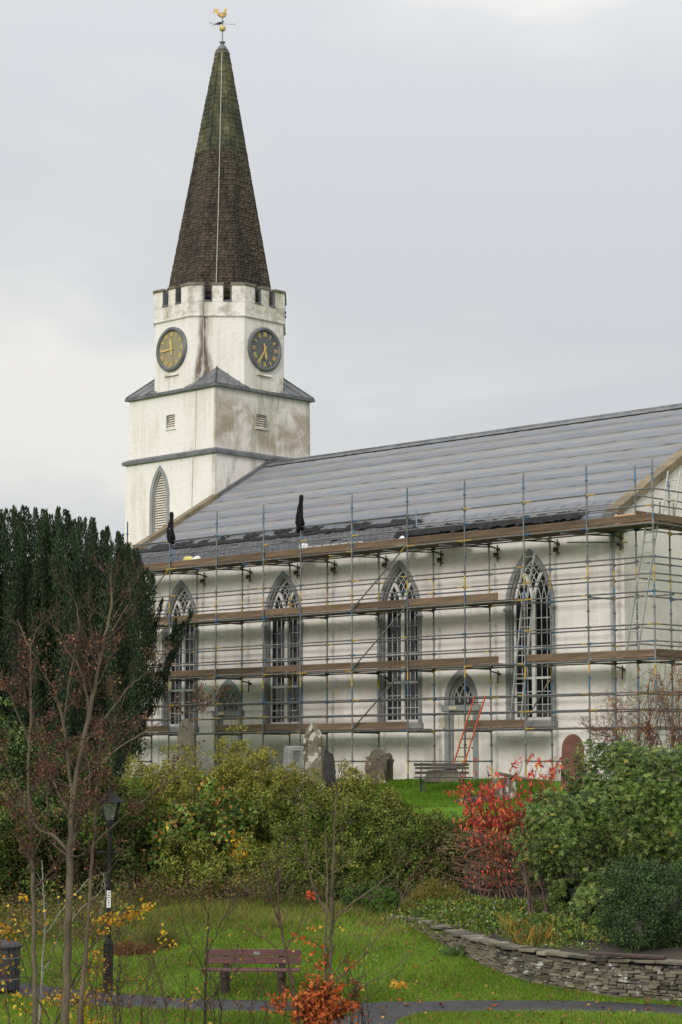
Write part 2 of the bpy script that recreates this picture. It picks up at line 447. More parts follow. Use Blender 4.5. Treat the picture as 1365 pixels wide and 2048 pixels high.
gf = np.stack([ii, ii + 1, ii + 1 + len(xs), ii + len(xs)], -1).reshape(-1, 4)
ground = link('ground', np_mesh('ground', np.stack([gx, gy, gz], -1), [gf], M['lawn'], smooth_=True)); tag(ground, kind='structure')

def tarmac():
    q = Nodes('wet tarmac')
    c = q.mix(q.ramp(q.noise(1.3, 5, 0.6, coord='World'), 0.35, 0.65), (0.016, 0.015, 0.016), (0.030, 0.028, 0.029))
    c = q.mix(q.ramp(q.noise(40, 3, 0.7, coord='World'), 0.5, 0.8, 0, 0.5), c, (0.055, 0.052, 0.052))
    q.base(c, 0.72); q.bump(q.noise(60, 3, 0.6, coord='World'), 0.4, 0.01); return q.m
M['tarmac'] = tarmac()
def ribbon(name, centre, widths, mat, lift):
    """path that follows the ground"""
    C_ = np.asarray(centre, float); t = np.linspace(0, len(C_) - 1, 14 * len(C_)); k = np.arange(len(C_))
    P = np.stack([np.interp(t, k, C_[:, 0]), np.interp(t, k, C_[:, 1])], -1)
    for _ in range(6): P[1:-1] = (P[:-2] + 2 * P[1:-1] + P[2:]) / 4
    w = np.interp(t, k, widths); T = unit(np.gradient(P, axis=0)); Nn = np.stack([-T[:, 1], T[:, 0]], -1)
    u = np.array([-.5, -.46, -.2, .2, .46, .5]); dz = np.array([-0.03, lift, lift + .012, lift + .012, lift, -0.03])
    V = []
    for i in range(len(P)):
        q = P[i] + Nn[i] * (w[i] * u[:, None] * (1 + 0.025 * math.sin(i * 1.7)))
        V.append(np.stack([q[:, 0], q[:, 1], terrain(q[:, 0], q[:, 1]) + dz], -1))
    V = np.array(V); m = len(u); i = np.arange(len(P) - 1)[:, None] * m + np.arange(m - 1)[None]
    F = np.stack([i, i + m, i + m + 1, i + 1], -1).reshape(-1, 4)
    return tag(link(name, np_mesh(name, V, [F], mat, smooth_=True)), kind='structure')
ribbon('path', [(-30, 46.5), (-12, 42.9), (-6.8, 41.35), (-4.5, 40.2), (-2.8, 39.7), (0, 39.3), (2.5, 39.55), (4.5, 39.5), (6.5, 38.9), (12, 37.6), (30, 34)],
       [1.6, 1.6, 1.5, 1.25, 1.2, 1.25, 1.2, 1.25, 1.5, 1.6, 1.6], M['tarmac'], 0.012)
ribbon('path', [(1.6, 39.3), (0.75, 38.6), (0.35, 37.6), (0.1, 36.0), (-0.3, 33.0), (-1.5, 24.0)], [0.9, 1.1, 1.3, 1.5, 1.6, 1.6], M['tarmac'], 0.006)

# ================================================================== CHURCH
church = empty('church', loc(0, 0, 0), ROTZ, 'white harled church with square clock tower, dark spire and a long grey roof', 'church')
AW, AE, BS, BR, BN = -16.8, 7.6, 1.75, 9.7, 17.65        # west end, east end, south wall, ridge, north wall
SL = 0.58
def roofz(b): return 12.94 - SL * abs(9.7 - b)

def gothic(c, w, z0, zs, rise, n=9):
    """pointed opening, listed anticlockwise from the lower left"""
    R = (rise * rise + w * w) / (2 * w); pts = [(c - w, z0), (c + w, z0), (c + w, zs)]
    a1 = math.asin(min(1, rise / R))
    for i in range(1, n):
        a = a1 * i / n; pts.append((c - (R - w) + R * math.cos(a), zs + R * math.sin(a)))
    pts.append((c, zs + rise))
    for i in range(n - 1, 0, -1):
        a = a1 * i / n; pts.append((c + (R - w) - R * math.cos(a), zs + R * math.sin(a)))
    pts.append((c - w, zs)); return pts
def arch_line(c, w, z0, zs, rise, n=10):
    p = gothic(c, w, z0, zs, rise, n); return p[1:] + [p[0]]       # right foot .. apex .. left foot

WIN = [3.85, -1.86, -7.55, -13.10]; WZ0, WZS, WRISE, WW = 1.86, 5.47, 1.70, 0.86
DOORS = [0.90, -10.40]; DW, DZS, DRISE = 0.56, 2.50, 0.88
mb = MB()
holes = [gothic(c, WW, WZ0, WZS, WRISE) for c in WIN] + [gothic(c, DW, 0.0 + 0.02, DZS, DRISE) for c in DOORS]
holed_sheet(mb, [(AW, -0.3), (AE, -0.3), (AE, roofz(BS) - 0.03), (AW, roofz(BS) - 0.03)], holes, lambda p: (p[0], BS, p[1]), lambda p: (p[0], BS + 0.34, p[1]))
mb.build('nave_wall', M['harl_nave'], church)
gab = [(BS, -0.3), (BN, -0.3), (BN, roofz(BN) - 0.03), (BR, roofz(BR) - 0.03), (BS, roofz(BS) - 0.03)]
MB().prism([(BS + .002, -0.3)] + gab[1:4] + [(BS + .002, roofz(BS) - .03)], 'x', AE - 0.4, AE).build('gable_wall', M['harl_nave'], church)
MB().prism([(BS + .002, -0.3)] + gab[1:4] + [(BS + .002, roofz(BS) - .03)], 'x', AW, AW + 0.4).build('gable_wall', M['harl_nave'], church)
MB().box(AW + .4, AE - .4, BN - .4, BN - .003, -0.3, roofz(BN) - 0.05).build('nave_wall', M['harl_nave'], church)
MB().box(AW + .5, AE - .5, BS + 0.9, BS + 0.95, 0, 7.9).build('interior_screen', M['dark'], church)
MB().box(AW - .001, AE - .5, BS + .36, BS + .89, -.05, .02).build('interior_floor', M['dark'], church)

# ---- roof deck, then the felt strips, the surviving slates and the torn sheeting
dk = MB()
dk.hexa([(AW, 1.35, roofz(1.35) - .12), (AE - .3, 1.35, roofz(1.35) - .12), (AE - .3, 9.7, roofz(9.7) - .12), (AW, 9.7, roofz(9.7) - .12)],
        [(AW, 1.35, roofz(1.35) - .02), (AE - .3, 1.35, roofz(1.35) - .02), (AE - .3, 9.7, roofz(9.7) - .02), (AW, 9.7, roofz(9.7) - .02)])
dk.hexa([(AW, 9.7, roofz(9.7) - .12), (AE - .3, 9.7, roofz(9.7) - .12), (AE - .3, 18.0, roofz(18.0) - .12), (AW, 18.0, roofz(18.0) - .12)],
        [(AW, 9.7, roofz(9.7) - .02), (AE - .3, 9.7, roofz(9.7) - .02), (AE - .3, 18.0, roofz(18.0) - .02), (AW, 18.0, roofz(18.0) - .02)])
M['slate'] = simple('old roof slate', (0.055, 0.06, 0.068), (0.10, 0.105, 0.115), 3.0, 0.6, 0.3, 20, objvar=0.25)
roof = dk.build('roof', M['slate'], church)
def felt_material():
    q = Nodes('roofing membrane')
    g = q.n.new('ShaderNodeTexCoord'); sep = q.n.new('ShaderNodeSeparateXYZ'); q.l.new(g.outputs['Generated'], sep.inputs[0])
    wob = q.noise(0.35, 4, 0.6, mscale=(1, 3, 3)); wob2 = q.noise(1.1, 5, 0.7, mscale=(0.7, 6, 6))
    t = q.math('ADD', sep.outputs[1], q.math('MULTIPLY', q.math('SUBTRACT', wob, 0.5), 0.5))
    c = q.mix(q.ramp(wob2, 0.3, 0.7), (0.172, 0.173, 0.178), (0.230, 0.230, 0.233))
    blue = q.math('MULTIPLY', band(q, t, 0.12, 0.42, 0.10), q.ramp(wob2, 0.35, 0.6))
    c = q.mix(q.math('MULTIPLY', blue, 0.75), c, (0.140, 0.175, 0.225))
    pale = q.math('MULTIPLY', band(q, t, 0.50, 0.78, 0.10), q.ramp(wob, 0.35, 0.6))
    c = q.mix(q.math('MULTIPLY', pale, 0.35), c, (0.295, 0.292, 0.290))
    c = q.mix(1.0, c, q.mix(q.rand(), (0.93, 0.93, 0.94), (1.07, 1.07, 1.06)), 'MULTIPLY')
    q.base(c, 0.75, 0, 0.18); q.bump(q.noise(2.0, 5, 0.6, mscale=(1.0, 3.0, 3.0)), 0.5, 0.035); return q.m
M['felt'] = felt_material()
SB = 0.83
def felt_strip(i, b0, b1, a0, a1):
    na, nb = max(40, int((a1 - a0) * 5)), 6
    A = np.linspace(a0, a1, na + 1); U = np.linspace(0, 1, nb + 1)
    r = np.random.default_rng(100 + i); ph = r.uniform(0, 6.28, 6)
    rows = []
    for u in U:
        b = b0 + u * (b1 - b0)
        edge = 0.012 * np.sin(A * 2.1 + ph[0]) + 0.010 * np.sin(A * 5.3 + ph[1])
        sag = -0.012 * (0.5 + 0.5 * np.cos(2 * np.pi * A / 0.6)) * np.sin(np.pi * min(1, u * 1.05))
        wave = 0.007 * np.sin(A * 3.1 + ph[2] + 3 * u) + 0.006 * np.sin(A * 7.7 + ph[3] - 5 * u)
        lift = 0.034 * (1 - u) ** 1.3 + 0.012 + sag + wave * (1 - u * .6)
        bb = b + edge * (1 - u)
        rows.append(np.stack([A, bb, np.array([roofz(x) for x in bb]) + lift], -1))
    low = rows[0].copy(); low[:, 2] -= 0.03; low[:, 1] += 0.008     # turned-down lower hem
    V = np.stack([low] + rows); m = na + 1
    k = np.arange(nb + 1)[:, None] * m + np.arange(na)[None]
    F = np.stack([k, k + 1, k + 1 + m, k + m], -1).reshape(-1, 4)
    return link('felt_strip', np_mesh('felt_strip', V, [F], M['felt'], smooth_=True), roof)
b_edges = [9.72 - SB * k for k in range(0, 11)]
for i in range(10):
    hi, lo = b_edges[i], b_edges[i + 1]
    if lo > 2.38: felt_strip(i, lo, min(9.70, hi + 0.06), AW + (0.12 if hi < 7 else .05), AE - 0.36)
    else: felt_strip(i, max(1.30, lo), hi + 0.06, -1.55 if lo > 1.5 else -1.2, AE - 0.36)
# ridge roll and edge strip
MB().tube([(AW, BR, 12.99), (AE - .05, BR, 12.99)], 0.075, 8).build('ridge_roll', M['lead'], roof, smooth_=True)
rp = MB(); rp.hexa([(AW, 9.40, roofz(9.40) + .07), (AE - .3, 9.40, roofz(9.40) + .07), (AE - .3, 9.68, roofz(9.68) + .06), (AW, 9.68, roofz(9.68) + .06)],
                   [(AW, 9.40, roofz(9.40) + .085), (AE - .3, 9.40, roofz(9.40) + .085), (AE - .3, 9.68, roofz(9.68) + .085), (AW, 9.68, roofz(9.68) + .085)])
rp.build('ridge_flashing', M['lead'], roof)
# courses of old slates left above the eaves on the far part of the roof
sl = []; r = np.random.default_rng(5)
tilt = math.atan(SL)
def slate_matrix(a, b, w, l, th, lift):
    T = Matrix.Translation((a, b, roofz(b) + lift)) @ Matrix.Rotation(tilt - 0.05 + r.normal() * .012, 4, 'X') @ Matrix.Rotation(r.normal() * 0.012, 4, 'Z') @ Matrix.Diagonal((w, l, th, 1))
    return np.array(T)
for k in range(8):
    b = 1.32 + 0.155 * k; a = AW + 0.2 + (0.14 if k % 2 else 0)
    while a < -1.6:
        if r.random() > 0.05 + (0.3 if k == 7 else 0):
            sl.append(slate_matrix(a, b + r.normal() * .006, 0.27, 0.34, 0.014, 0.028 + r.random() * .006))
        a += 0.285
link('slate_courses', boxes_mesh('slate_courses', sl, M['slate']), roof, kind='stuff')
MB().hexa([(AW + .2, 1.26, roofz(1.26) - .02), (AE - .4, 1.26, roofz(1.26) - .02), (AE - .4, 1.44, roofz(1.44) - .0), (AW + .2, 1.44, roofz(1.44) - .0)],
          [(AW + .2, 1.26, roofz(1.26) + .012), (AE - .4, 1.26, roofz(1.26) + .012), (AE - .4, 1.44, roofz(1.44) + .018), (AW + .2, 1.44, roofz(1.44) + .018)]).build('eaves_board', M['lead'], roof)
# black strip laid where the new felt stops, and battens
M['black_plastic'] = simple('black plastic sheet', (0.006, 0.006, 0.007), (0.013, 0.013, 0.015), 5, 0.6, 0.6, 14, spec=.2)
M['batten'] = simple('treated batten', (0.10, 0.085, 0.06), (0.20, 0.17, 0.12), 6, 0.85, 0.2, 30)
def crumpled(name, a0, a1, b_lo, b_hi, seed, amp, mat, parent, lift=0.05, na=60, nb=5, ragged=0.08):
    r_ = np.random.default_rng(seed); A = np.linspace(a0, a1, na + 1); V = []
    k1, k2 = r_.uniform(3, 9, 3), r_.uniform(0, 6.28, 6)
    rl = r_.normal(size=na + 1) * ragged; rl = np.convolve(rl, [.25, .5, .25], 'same')
    rh = r_.normal(size=na + 1) * ragged; rh = np.convolve(rh, [.25, .5, .25], 'same')
    for j in range(nb + 1):
        u = j / nb; b = b_lo + rl + (b_hi + rh - b_lo - rl) * u
        f = amp * (np.abs(np.sin(A * k1[0] + k2[0] + 2 * u)) * .6 + np.abs(np.sin(A * k1[1] * 1.9 + k2[1])) * .4 + 0.5 * r_.random(na + 1)) * (0.35 + math.sin(math.pi * u) * .8)
        V.append(np.stack([A, b, np.array([roofz(x) for x in b]) + lift + f], -1))
    V = np.array(V); m = na + 1; k = np.arange(nb)[:, None] * m + np.arange(na)[None]
    F = np.stack([k, k + 1, k + 1 + m, k + m], -1).reshape(-1, 4)
    return link(name, np_mesh(name, V, [F], mat), parent)
crumpled('black_strip', AW + .3, -1.3, 2.20, 2.46, 11, 0.05, M['black_plastic'], roof, 0.075, 150, 4, 0.04)
crumpled('black_strip', -1.6, 6.3, 1.12, 1.62, 12, 0.12, M['black_plastic'], roof, 0.11, 110, 6, 0.07)
for i, (a, w, h) in enumerate([(-15.6, 1.3, .07), (-14.2, 1.0, .08), (-11.8, .5, .12), (-10.4, .9, .12), (-8.7, .8, .13), (-7.6, 1.3, .12), (-12.9, .6, .07), (-5.0, 1.2, .06), (-2.9, .9, .05)]):
    crumpled('black_plastic_flap', a, a + w, 2.35, 2.60, 40 + i, h, M['black_plastic'], roof, 0.10, 8, 4, 0.05)
for k in range(4):                                   # slating battens laid on the bare lower felt
    b = 1.62 + 0.17 * k
    MB().hexa([(-1.2, b, roofz(b) + .065), (AE - .45, b, roofz(b) + .065), (AE - .45, b + .05, roofz(b + .05) + .065), (-1.2, b + .05, roofz(b + .05) + .065)],
              [(-1.2, b, roofz(b) + .078), (AE - .45, b, roofz(b) + .078), (AE - .45, b + .05, roofz(b + .05) + .078), (-1.2, b + .05, roofz(b + .05) + .078)]).build('batten', M['felt'], roof)
for a in np.arange(-1.0, 7.1, 0.62):                  # counter battens, oblique
    MB().bar((a, 1.75, roofz(1.75) + .07), (a + 0.22, 2.42, roofz(2.42) + .065), 0.018, 0.018).build('counter_batten', M['felt'], roof)

# ---- gable copings
def coping(name, a0, a1, bs, zlift, th):
    m = MB()
    for b0, b1 in zip(bs[:-1], bs[1:]):
        m.hexa([(a0, b0, roofz(b0) + zlift - th), (a1, b0, roofz(b0) + zlift - th), (a1, b1, roofz(b1) + zlift - th), (a0, b1, roofz(b1) + zlift - th)],
               [(a0, b0, roofz(b0) + zlift), (a1, b0, roofz(b0) + zlift), (a1, b1, roofz(b1) + zlift), (a0, b1, roofz(b1) + zlift)])
    return m
def coping_stones(a0, a1, b_from, b_to, zl, th):
    n = max(3, int(abs(b_to - b_from) / 1.15)); bs = np.linspace(b_from, b_to, n + 1)
    for i in range(n):
        g = 0.012
        coping('', a0 + random.uniform(-.006, .006), a1 + random.uniform(-.006, .006), [bs[i] + g, bs[i + 1] - g], zl + random.uniform(-.006, .006), th).build('coping_stone', M['coping'], church, bevel=0.012)
coping_stones(AE - .36, AE + .10, 1.30, BR - .02, 0.26, 0.30)
coping_stones(AE - .36, AE + .10, BR + .02, 18.0, 0.26, 0.30)
coping_stones(AW - .08, AW + .30, 1.30, 6.78, 0.24, 0.28)
coping_stones(AW - .08, AW + .30, 12.35, 18.0, 0.24, 0.28)
MB().box(AE - .40, AE + .12, 1.22, 1.80, 7.62, 8.22).build('kneeler_stone', M['lead'], church, bevel=0.02)
MB().hexa([(AW, 6.7, roofz(6.7) - .1), (AW + .16, 6.7, roofz(6.7) - .1), (AW + .16, 9.68, roofz(9.68) - .1), (AW, 9.68, roofz(9.68) - .1)],
          [(AW, 6.7, roofz(6.7) + .22), (AW + .16, 6.7, roofz(6.7) + .2), (AW + .16, 9.68, roofz(9.68) + .2), (AW, 9.68, roofz(9.68) + .22)]).build('roof_flashing', M['lead'], church, bevel=0.02)

# downpipe at the near corner
dp = MB().tube([(7.18, BS - .09, 0.0), (7.18, BS - .09, 7.55)], 0.055, 10)
for z in (1.0, 3.0, 5.0, 7.0): dp.box(7.10, 7.26, BS - .06, BS, z, z + .06)
dp.build('downpipe', simple('grey downpipe', (0.36, 0.37, 0.38), (0.44, 0.45, 0.46), 3, 0.5), church)

# ---- nave windows
pane_cache = {}
def pane_mesh(w, h, mat):
    k = (round(w, 4), round(h, 4), mat.name)
    if k not in pane_cache: pane_cache[k] = MB().box(0, w, 0, .006, 0, h).mesh('pane', mat)
    return pane_cache[k]
def arc_pts(x0, sgn, w, zs, rise, hw_fn, n=22):
    """curve of the head's own radius springing at x0, kept inside the arch"""
    R = (rise * rise + w * w) / (2 * w); out = []
    for i in range(n + 1):
        z = rise * i / n; x = x0 + sgn * (R - math.sqrt(max(0, R * R - z * z)))
        if abs(x) > hw_fn(z) + 0.004: break
        out.append((x, zs + z))
    return out
def head_hw(w, rise):
    R = (rise * rise + w * w) / (2 * w)
    return lambda z: -(R - w) + math.sqrt(max(0, R * R - z * z)) if z < rise else -1
def nave_window(c, first):
    o = empty('window'); o.parent = church; o.location = (c, BS, 0)
    fr = MB()                                                  # grey surround proud of the harling
    fr.strip(arch_line(0, WW + .075, WZ0, WZS, WRISE + .115, 12), 0.165, -0.045, 0.02)
    fr.build('surround', M['trim'], o)
    fr2 = MB().strip(arch_line(0, WW - .02, WZ0, WZS, WRISE - .035, 12), 0.05, 0.05, 0.20); fr2.build('inner_moulding', M['trim'], o)
    for s in (-1, 1):
        MB().box(s * (WW + .085) - .135, s * (WW + .085) + .135, -0.075, -.03, WZS - .06, WZS + .03).build('capital', M['trim'], o, bevel=.01)
    MB().hexa([(-WW - .22, -.14, WZ0 - .20), (WW + .22, -.14, WZ0 - .20), (WW + .22, .26, WZ0 - .20), (-WW - .22, .26, WZ0 - .20)],
              [(-WW - .22, -.14, WZ0 - .03), (WW + .22, -.14, WZ0 - .03), (WW + .22, .26, WZ0 + .02), (-WW - .22, .26, WZ0 + .02)]).build('sill', M['trim'], o, bevel=.008)
    wf = WW - .045; rf = WRISE - .075; y0, y1 = .17, .25
    tw = M['timber_white']
    MB().strip(arch_line(0, wf - .03, WZ0 + .03, WZS, rf - .05, 12), 0.075, y0, y1).build('timber_frame', tw, o)
    MB().box(-wf, wf, y0 - .01, y1, WZ0 + .02, WZ0 + .11).build('window_rail', tw, o)
    MB().box(-.07, .07, y0 - .035, y1, WZ0 + .112, WZS).box(-.03, .03, y0 - .06, y0 - .035, WZ0 + .112, WZS).build('mullion', tw, o)
    wi = wf - .07; hwf = head_hw(wi + .02, rf - .08)
    for s in (-1, 1):                                          # the mullion forks into two arms
        MB().strip(arc_pts(0, s, wi + .02, WZS, rf - .08, hwf), 0.11, y0 - .03, y1).build('tracery_arm', tw, o)
    lw = wi - .07                                              # clear width of one light
    zt = WZ0 + 1.33
    xs3 = {s: [s * (.07 + lw * k / 3) for k in (1, 2)] for s in (-1, 1)}
    for s in (-1, 1):
        for x in xs3[s]:
            MB().box(x - .010, x + .010, y0 + .03, y1 - .005, WZ0 + .112, WZS).build('glazing_bar', tw, o)
            for s2 in (-1, 1):
                p = arc_pts(x, s2, wi + .02, WZS, rf - .08, hwf)
                if len(p) > 3: MB().strip(p, 0.021, y0 + .032, y1 - .006).build('glazing_bar', tw, o)
        MB().box(min(s * .07, s * wi), max(s * .07, s * wi), y0 + .005, y1, zt, zt + .075).build('transom', tw, o)
        rows = [WZ0 + .112, WZ0 + .52, WZ0 + .93, zt + .036, zt + .52, zt + 1.0, zt + 1.48, zt + 1.96, WZS]
        for z in rows[1:3] + rows[4:-1]:
            MB().box(min(s * .07, s * wi), max(s * .07, s * wi), y0 + .034, y1 - .008, z - .0115, z + .0115).build('glazing_bar', tw, o)
        for k in range(3):
            xa_, xb_ = sorted((s * (.07 + lw * k / 3), s * (.07 + lw * (k + 1) / 3)))
            for j in range(len(rows) - 1):
                pale = (j in (0, 1) and random.random() < .4) or (j == 3 and random.random() < .3) or (s < 0 and j < 6 and random.random() < .25)  # left lights: reflection put into paler pane colour; lower rows also paler
                link('pane', pane_mesh(xb_ - xa_, rows[j + 1] - rows[j], M['glass_pale' if pale else 'glass']), o, (xa_, y1 - .045 + random.uniform(0, .004), rows[j]),
                     (random.gauss(0, .012), 0, random.gauss(0, .012)))
    hp = gothic(0, wi + .03, WZS, WZS + .001, rf - .05, 12); MB().prism(hp, 'y', y1 - .04, y1 - .03).build('head_pane', M['glass'], o)
for i, c in enumerate(WIN): nave_window(c, i == 0)

# ---- two small doors with pointed fanlights
def nave_door(c):
    o = empty('door'); o.parent = church; o.location = (c, BS, 0)
    MB().strip(arch_line(0, DW + .07, 0.0, DZS, DRISE + .12, 10), 0.19, -0.045, 0.02).build('surround', M['trim'], o)
    MB().strip(arch_line(0, DW - .06, 0.0, DZS, DRISE - .1, 10), 0.12, 0.04, 0.16).build('inner_moulding', M['trim'], o)
    MB().box(-DW - .27, DW + .27, -.09, .20, 2.22, 2.42).build('lintel', M['trim'], o, bevel=.012)
    lf = MB().box(-.47, .47, .12, .17, 0.06, 2.22)
    leaf = lf.build('door_leaf', M['door'], o)
    for x in (-.235, 0, .235): MB().box(x - .006, x + .006, .113, .12, .08, 2.2).build('board_joint', M['trim'], leaf)
    MB().tube([(.38, .12, 1.02), (.38, .05, 1.02)], .025, 8).build('door_knob', M['lead'], leaf)
    wi, rf = .45, DRISE - .20; hwf = head_hw(wi, rf)
    hp = gothic(0, wi + .02, 2.42, DZS, rf + .02, 10); MB().prism(hp, 'y', .135, .145).build('fanlight_pane', M['glass_pale'], o)
    MB().strip(arch_line(0, wi, 2.42, DZS, rf, 10), .045, .09, .15).build('fanlight_frame', M['timber_white'], o)
    for x in (-.18, .18):
        for s in (-1, 1):
            p = arc_pts(x, s, wi, DZS, rf, hwf)
            if len(p) > 3: MB().strip(p, .022, .095, .14).build('glazing_bar', M['timber_white'], o)
    M.setdefault('cream_box', simple('cream plastic', (0.50, 0.45, 0.30), (0.56, 0.51, 0.36), 4, .5))
    MB().box(-.42, -.10, -.15, -.09, 2.26, 2.37).build('lamp_housing', M['cream_box'], o, bevel=.01)
    MB().box(-.80, -.68, -.10, 0, 1.66, 2.16).build('cable_box', M['cream_box'], o, bevel=.01)
for c in DOORS: nave_door(c)

# ---- tower, square stages
TC = (-19.55, 9.55); TH1, TH2 = 2.80, 2.735
LV = (-20.14, 0.47, 9.4, 11.6, 1.15)
lh = gothic(LV[0], LV[1], LV[2], LV[3], LV[4])
def box_stage(h0, h1, z0, z1, holes_s, holes_e, name):
    m = MB(); c = TC
    def P(sx, sy, z):
        h = h0 + (h1 - h0) * (z - z0) / (z1 - z0); return (c[0] + sx * h, c[1] + sy * h, z)
    def hy(z): return h0 + (h1 - h0) * (z - z0) / (z1 - z0)
    holed_sheet(m, [(c[0] - h0, z0), (c[0] + h0, z0), (c[0] + h1, z1), (c[0] - h1, z1)], holes_s, lambda p: (p[0], c[1] - hy(p[1]), p[1]), lambda p: (p[0], c[1] - hy(p[1]) + .25, p[1]))
    holed_sheet(m, [(c[1] - h0, z0), (c[1] + h0, z0), (c[1] + h1, z1), (c[1] - h1, z1)], holes_e, lambda p: (c[0] + hy(p[1]), p[0], p[1]), lambda p: (c[0] + hy(p[1]) - .25, p[0], p[1]))
    m.add([P(1, 1, z0), P(-1, 1, z0), P(-1, -1, z0), P(1, 1, z1), P(-1, 1, z1), P(-1, -1, z1)], [(0, 1, 4, 3), (1, 2, 5, 4)])
    return m.build(name, M['harl_tower'], church)
slit_s = [(-19.82, 14.50), (-19.34, 14.50), (-19.34, 15.08), (-19.82, 15.08)]
slit_e = [(9.12, 14.50), (9.66, 14.50), (9.66, 15.06), (9.12, 15.06)]
box_stage(2.90, 2.83, -0.3, 13.22, [lh], [], 'tower_wall')
box_stage(2.755, 2.735, 13.22, 15.98, [slit_s], [slit_e], 'tower_wall')
def square_ring(name, h_in, h_out, z0, z1, zin, mat):
    m = MB(); c = TC
    for k in range(4):
        def rot(x, y):
            for _ in range(k): x, y = -y, x
            return c[0] + x, c[1] + y
        a = [rot(-h_out, -h_out), rot(h_out, -h_out), rot(h_in, -h_in), rot(-h_in, -h_in)]
        m.hexa([(p[0], p[1], z0) for p in a], [(*a[0], z1), (*a[1], z1), (*a[2], zin), (*a[3], zin)])
    return m.build(name, mat, church)
square_ring('string_course', 2.70, 2.96, 13.16, 13.30, 13.44, M['lead'])
square_ring('cornice', 2.60, 2.90, 15.96, 16.08, 16.14, M['lead'])
def louvre(o, w_fn, z0, z1, step, axis, c, yb):
    z = z0
    while z < z1:
        w = w_fn(z + step * .5)
        if w > .05:
            if axis == 'y':
                m = MB().hexa([(c - w, yb, z), (c + w, yb, z), (c + w, yb + .10, z + step * .75), (c - w, yb + .10, z + step * .75)], [(c - w, yb, z + .028), (c + w, yb, z + .028), (c + w, yb + .10, z + step * .75 + .028), (c - w, yb + .10, z + step * .75 + .028)])
            else:
                m = MB().hexa([(yb, c - w, z), (yb, c + w, z), (yb - .10, c + w, z + step * .75), (yb - .10, c - w, z + step * .75)], [(yb, c - w, z + .028), (yb, c + w, z + .028), (yb - .10, c + w, z + step * .75 + .028), (yb - .10, c - w, z + step * .75 + .028)])
            m.build('slat', M['louvre'], o)
        z += step
bell = empty('belfry_louvre'); bell.parent = church
ys = TC[1] - 2.835
MB().strip(arch_line(LV[0], LV[1] + .07, LV[2], LV[3], LV[4] + .12, 10), 0.16, ys - .04, ys + .03).build('surround', M['trim'], bell)
MB().strip(arch_line(LV[0], LV[1] - .02, LV[2], LV[3], LV[4] - .05, 10), 0.06, ys + .05, ys + .2).build('inner_frame', M['trim'], bell)
hwf = head_hw(LV[1] - .02, LV[4] - .06)
louvre(bell, lambda z: (LV[1] - .03) if z < LV[3] else hwf(z - LV[3]) - .03, LV[2], LV[3] + LV[4] - .15, .105, 'y', LV[0], ys + .10)
MB().prism(lh, 'y', ys + .26, ys + .28).build('dark_void', M['dark'], bell)
for nm, axis, c, w, zz in (('vent_louvre', 'y', -19.58, .24, (14.5, 15.08)), ('vent_louvre', 'x', 9.39, .27, (14.5, 15.06))):
    o = empty(nm); o.parent = church
    yb = TC[1] - 2.745 + .08 if axis == 'y' else TC[0] + 2.745 - .08
    louvre(o, lambda z: w - .015, zz[0] + .03, zz[1] - .05, .095, axis, c, yb)
    if axis == 'y':
        MB().box(c - w, c + w, yb + .14, yb + .16, *zz).build('dark_void', M['dark'], o); MB().box(c - w - .08, c + w + .08, yb - .14, yb + .1, zz[0] - .07, zz[0] - .003).build('sill', M['harl_oct'], o)
        MB().box(c - w - .05, c - w + .0, yb - .10, yb + .05, *zz).build('jamb', M['trim'], o)
    else:
        MB().box(yb - .16, yb - .14, c - w, c + w, *zz).build('dark_void', M['dark'], o); MB().box(yb - .1, yb + .14, c - w - .08, c + w + .08, zz[0] - .07, zz[0] - .003).build('sill', M['harl_oct'], o)
        MB().box(yb - .05, yb + .10, c + w, c + w + .05, *zz).build('jamb', M['trim'], o)

# ---- octagonal clock stage
RO = 2.73; T8 = math.tan(math.pi / 8)
def octo(r, z, c=TC):
    R = r / math.cos(math.pi / 8); return [(c[0] + R * math.cos(math.pi / 8 + k * math.pi / 4), c[1] + R * math.sin(math.pi / 8 + k * math.pi / 4), z) for k in range(8)]
MB().hexa(octo(RO, 15.9), octo(RO, 19.70)).build('octagon_wall', M['harl_oct'], church)
mo = MB(); mo.hexa(octo(RO + .06, 19.14), octo(RO + .06, 19.755)); mo.build('parapet_wall', M['harl_oct'], church)
MB().hexa(octo(RO + .05, 19.11), octo(RO + .085, 19.15)).build('parapet_moulding', M['harl_oct'], church)
MB().hexa(octo(RO - .1, 19.70), octo(RO - .1, 19.772)).build('parapet_gutter', M['lead'], church)
# lead-clad triangular slopes where the square turns into the octagon
for k in range(4):
    a = math.pi / 4 + k * math.pi / 2; sx = 1 if math.cos(a) > 0 else -1; sy = 1 if math.sin(a) > 0 else -1
    h, s = 2.86, RO * T8; c = TC
    A = (c[0] + sx * h, c[1] + sy * h, 16.10); B = (c[0] + sx * h, c[1] + sy * (s - .25), 16.10); D = (c[0] + sx * (s - .25), c[1] + sy * h, 16.10)
    md = (c[0] + sx * (RO * .7071 - .02), c[1] + sy * (RO * .7071 - .02), 17.0)
    G = (c[0] + sx * (RO - .6), c[1] + sy * (RO - .6), 16.10)
    lm = MB().add([A, B, md, D, G], [(0, 1, 2), (0, 2, 3), (1, 4, 2), (4, 3, 2), (0, 3, 4, 1)]); o = lm.build('lead_slope', M['lead'], church)
    for t in (0.0, .33, .66):
        for Q in (B, D):
            p0 = [A[i] + (Q[i] - A[i]) * t for i in range(3)]; p1 = [md[i] + (Q[i] - md[i]) * t * .98 for i in range(3)]
            MB().tube([p0, p1], .035, 6).build('lead_roll', M['lead'], o, smooth_=True)
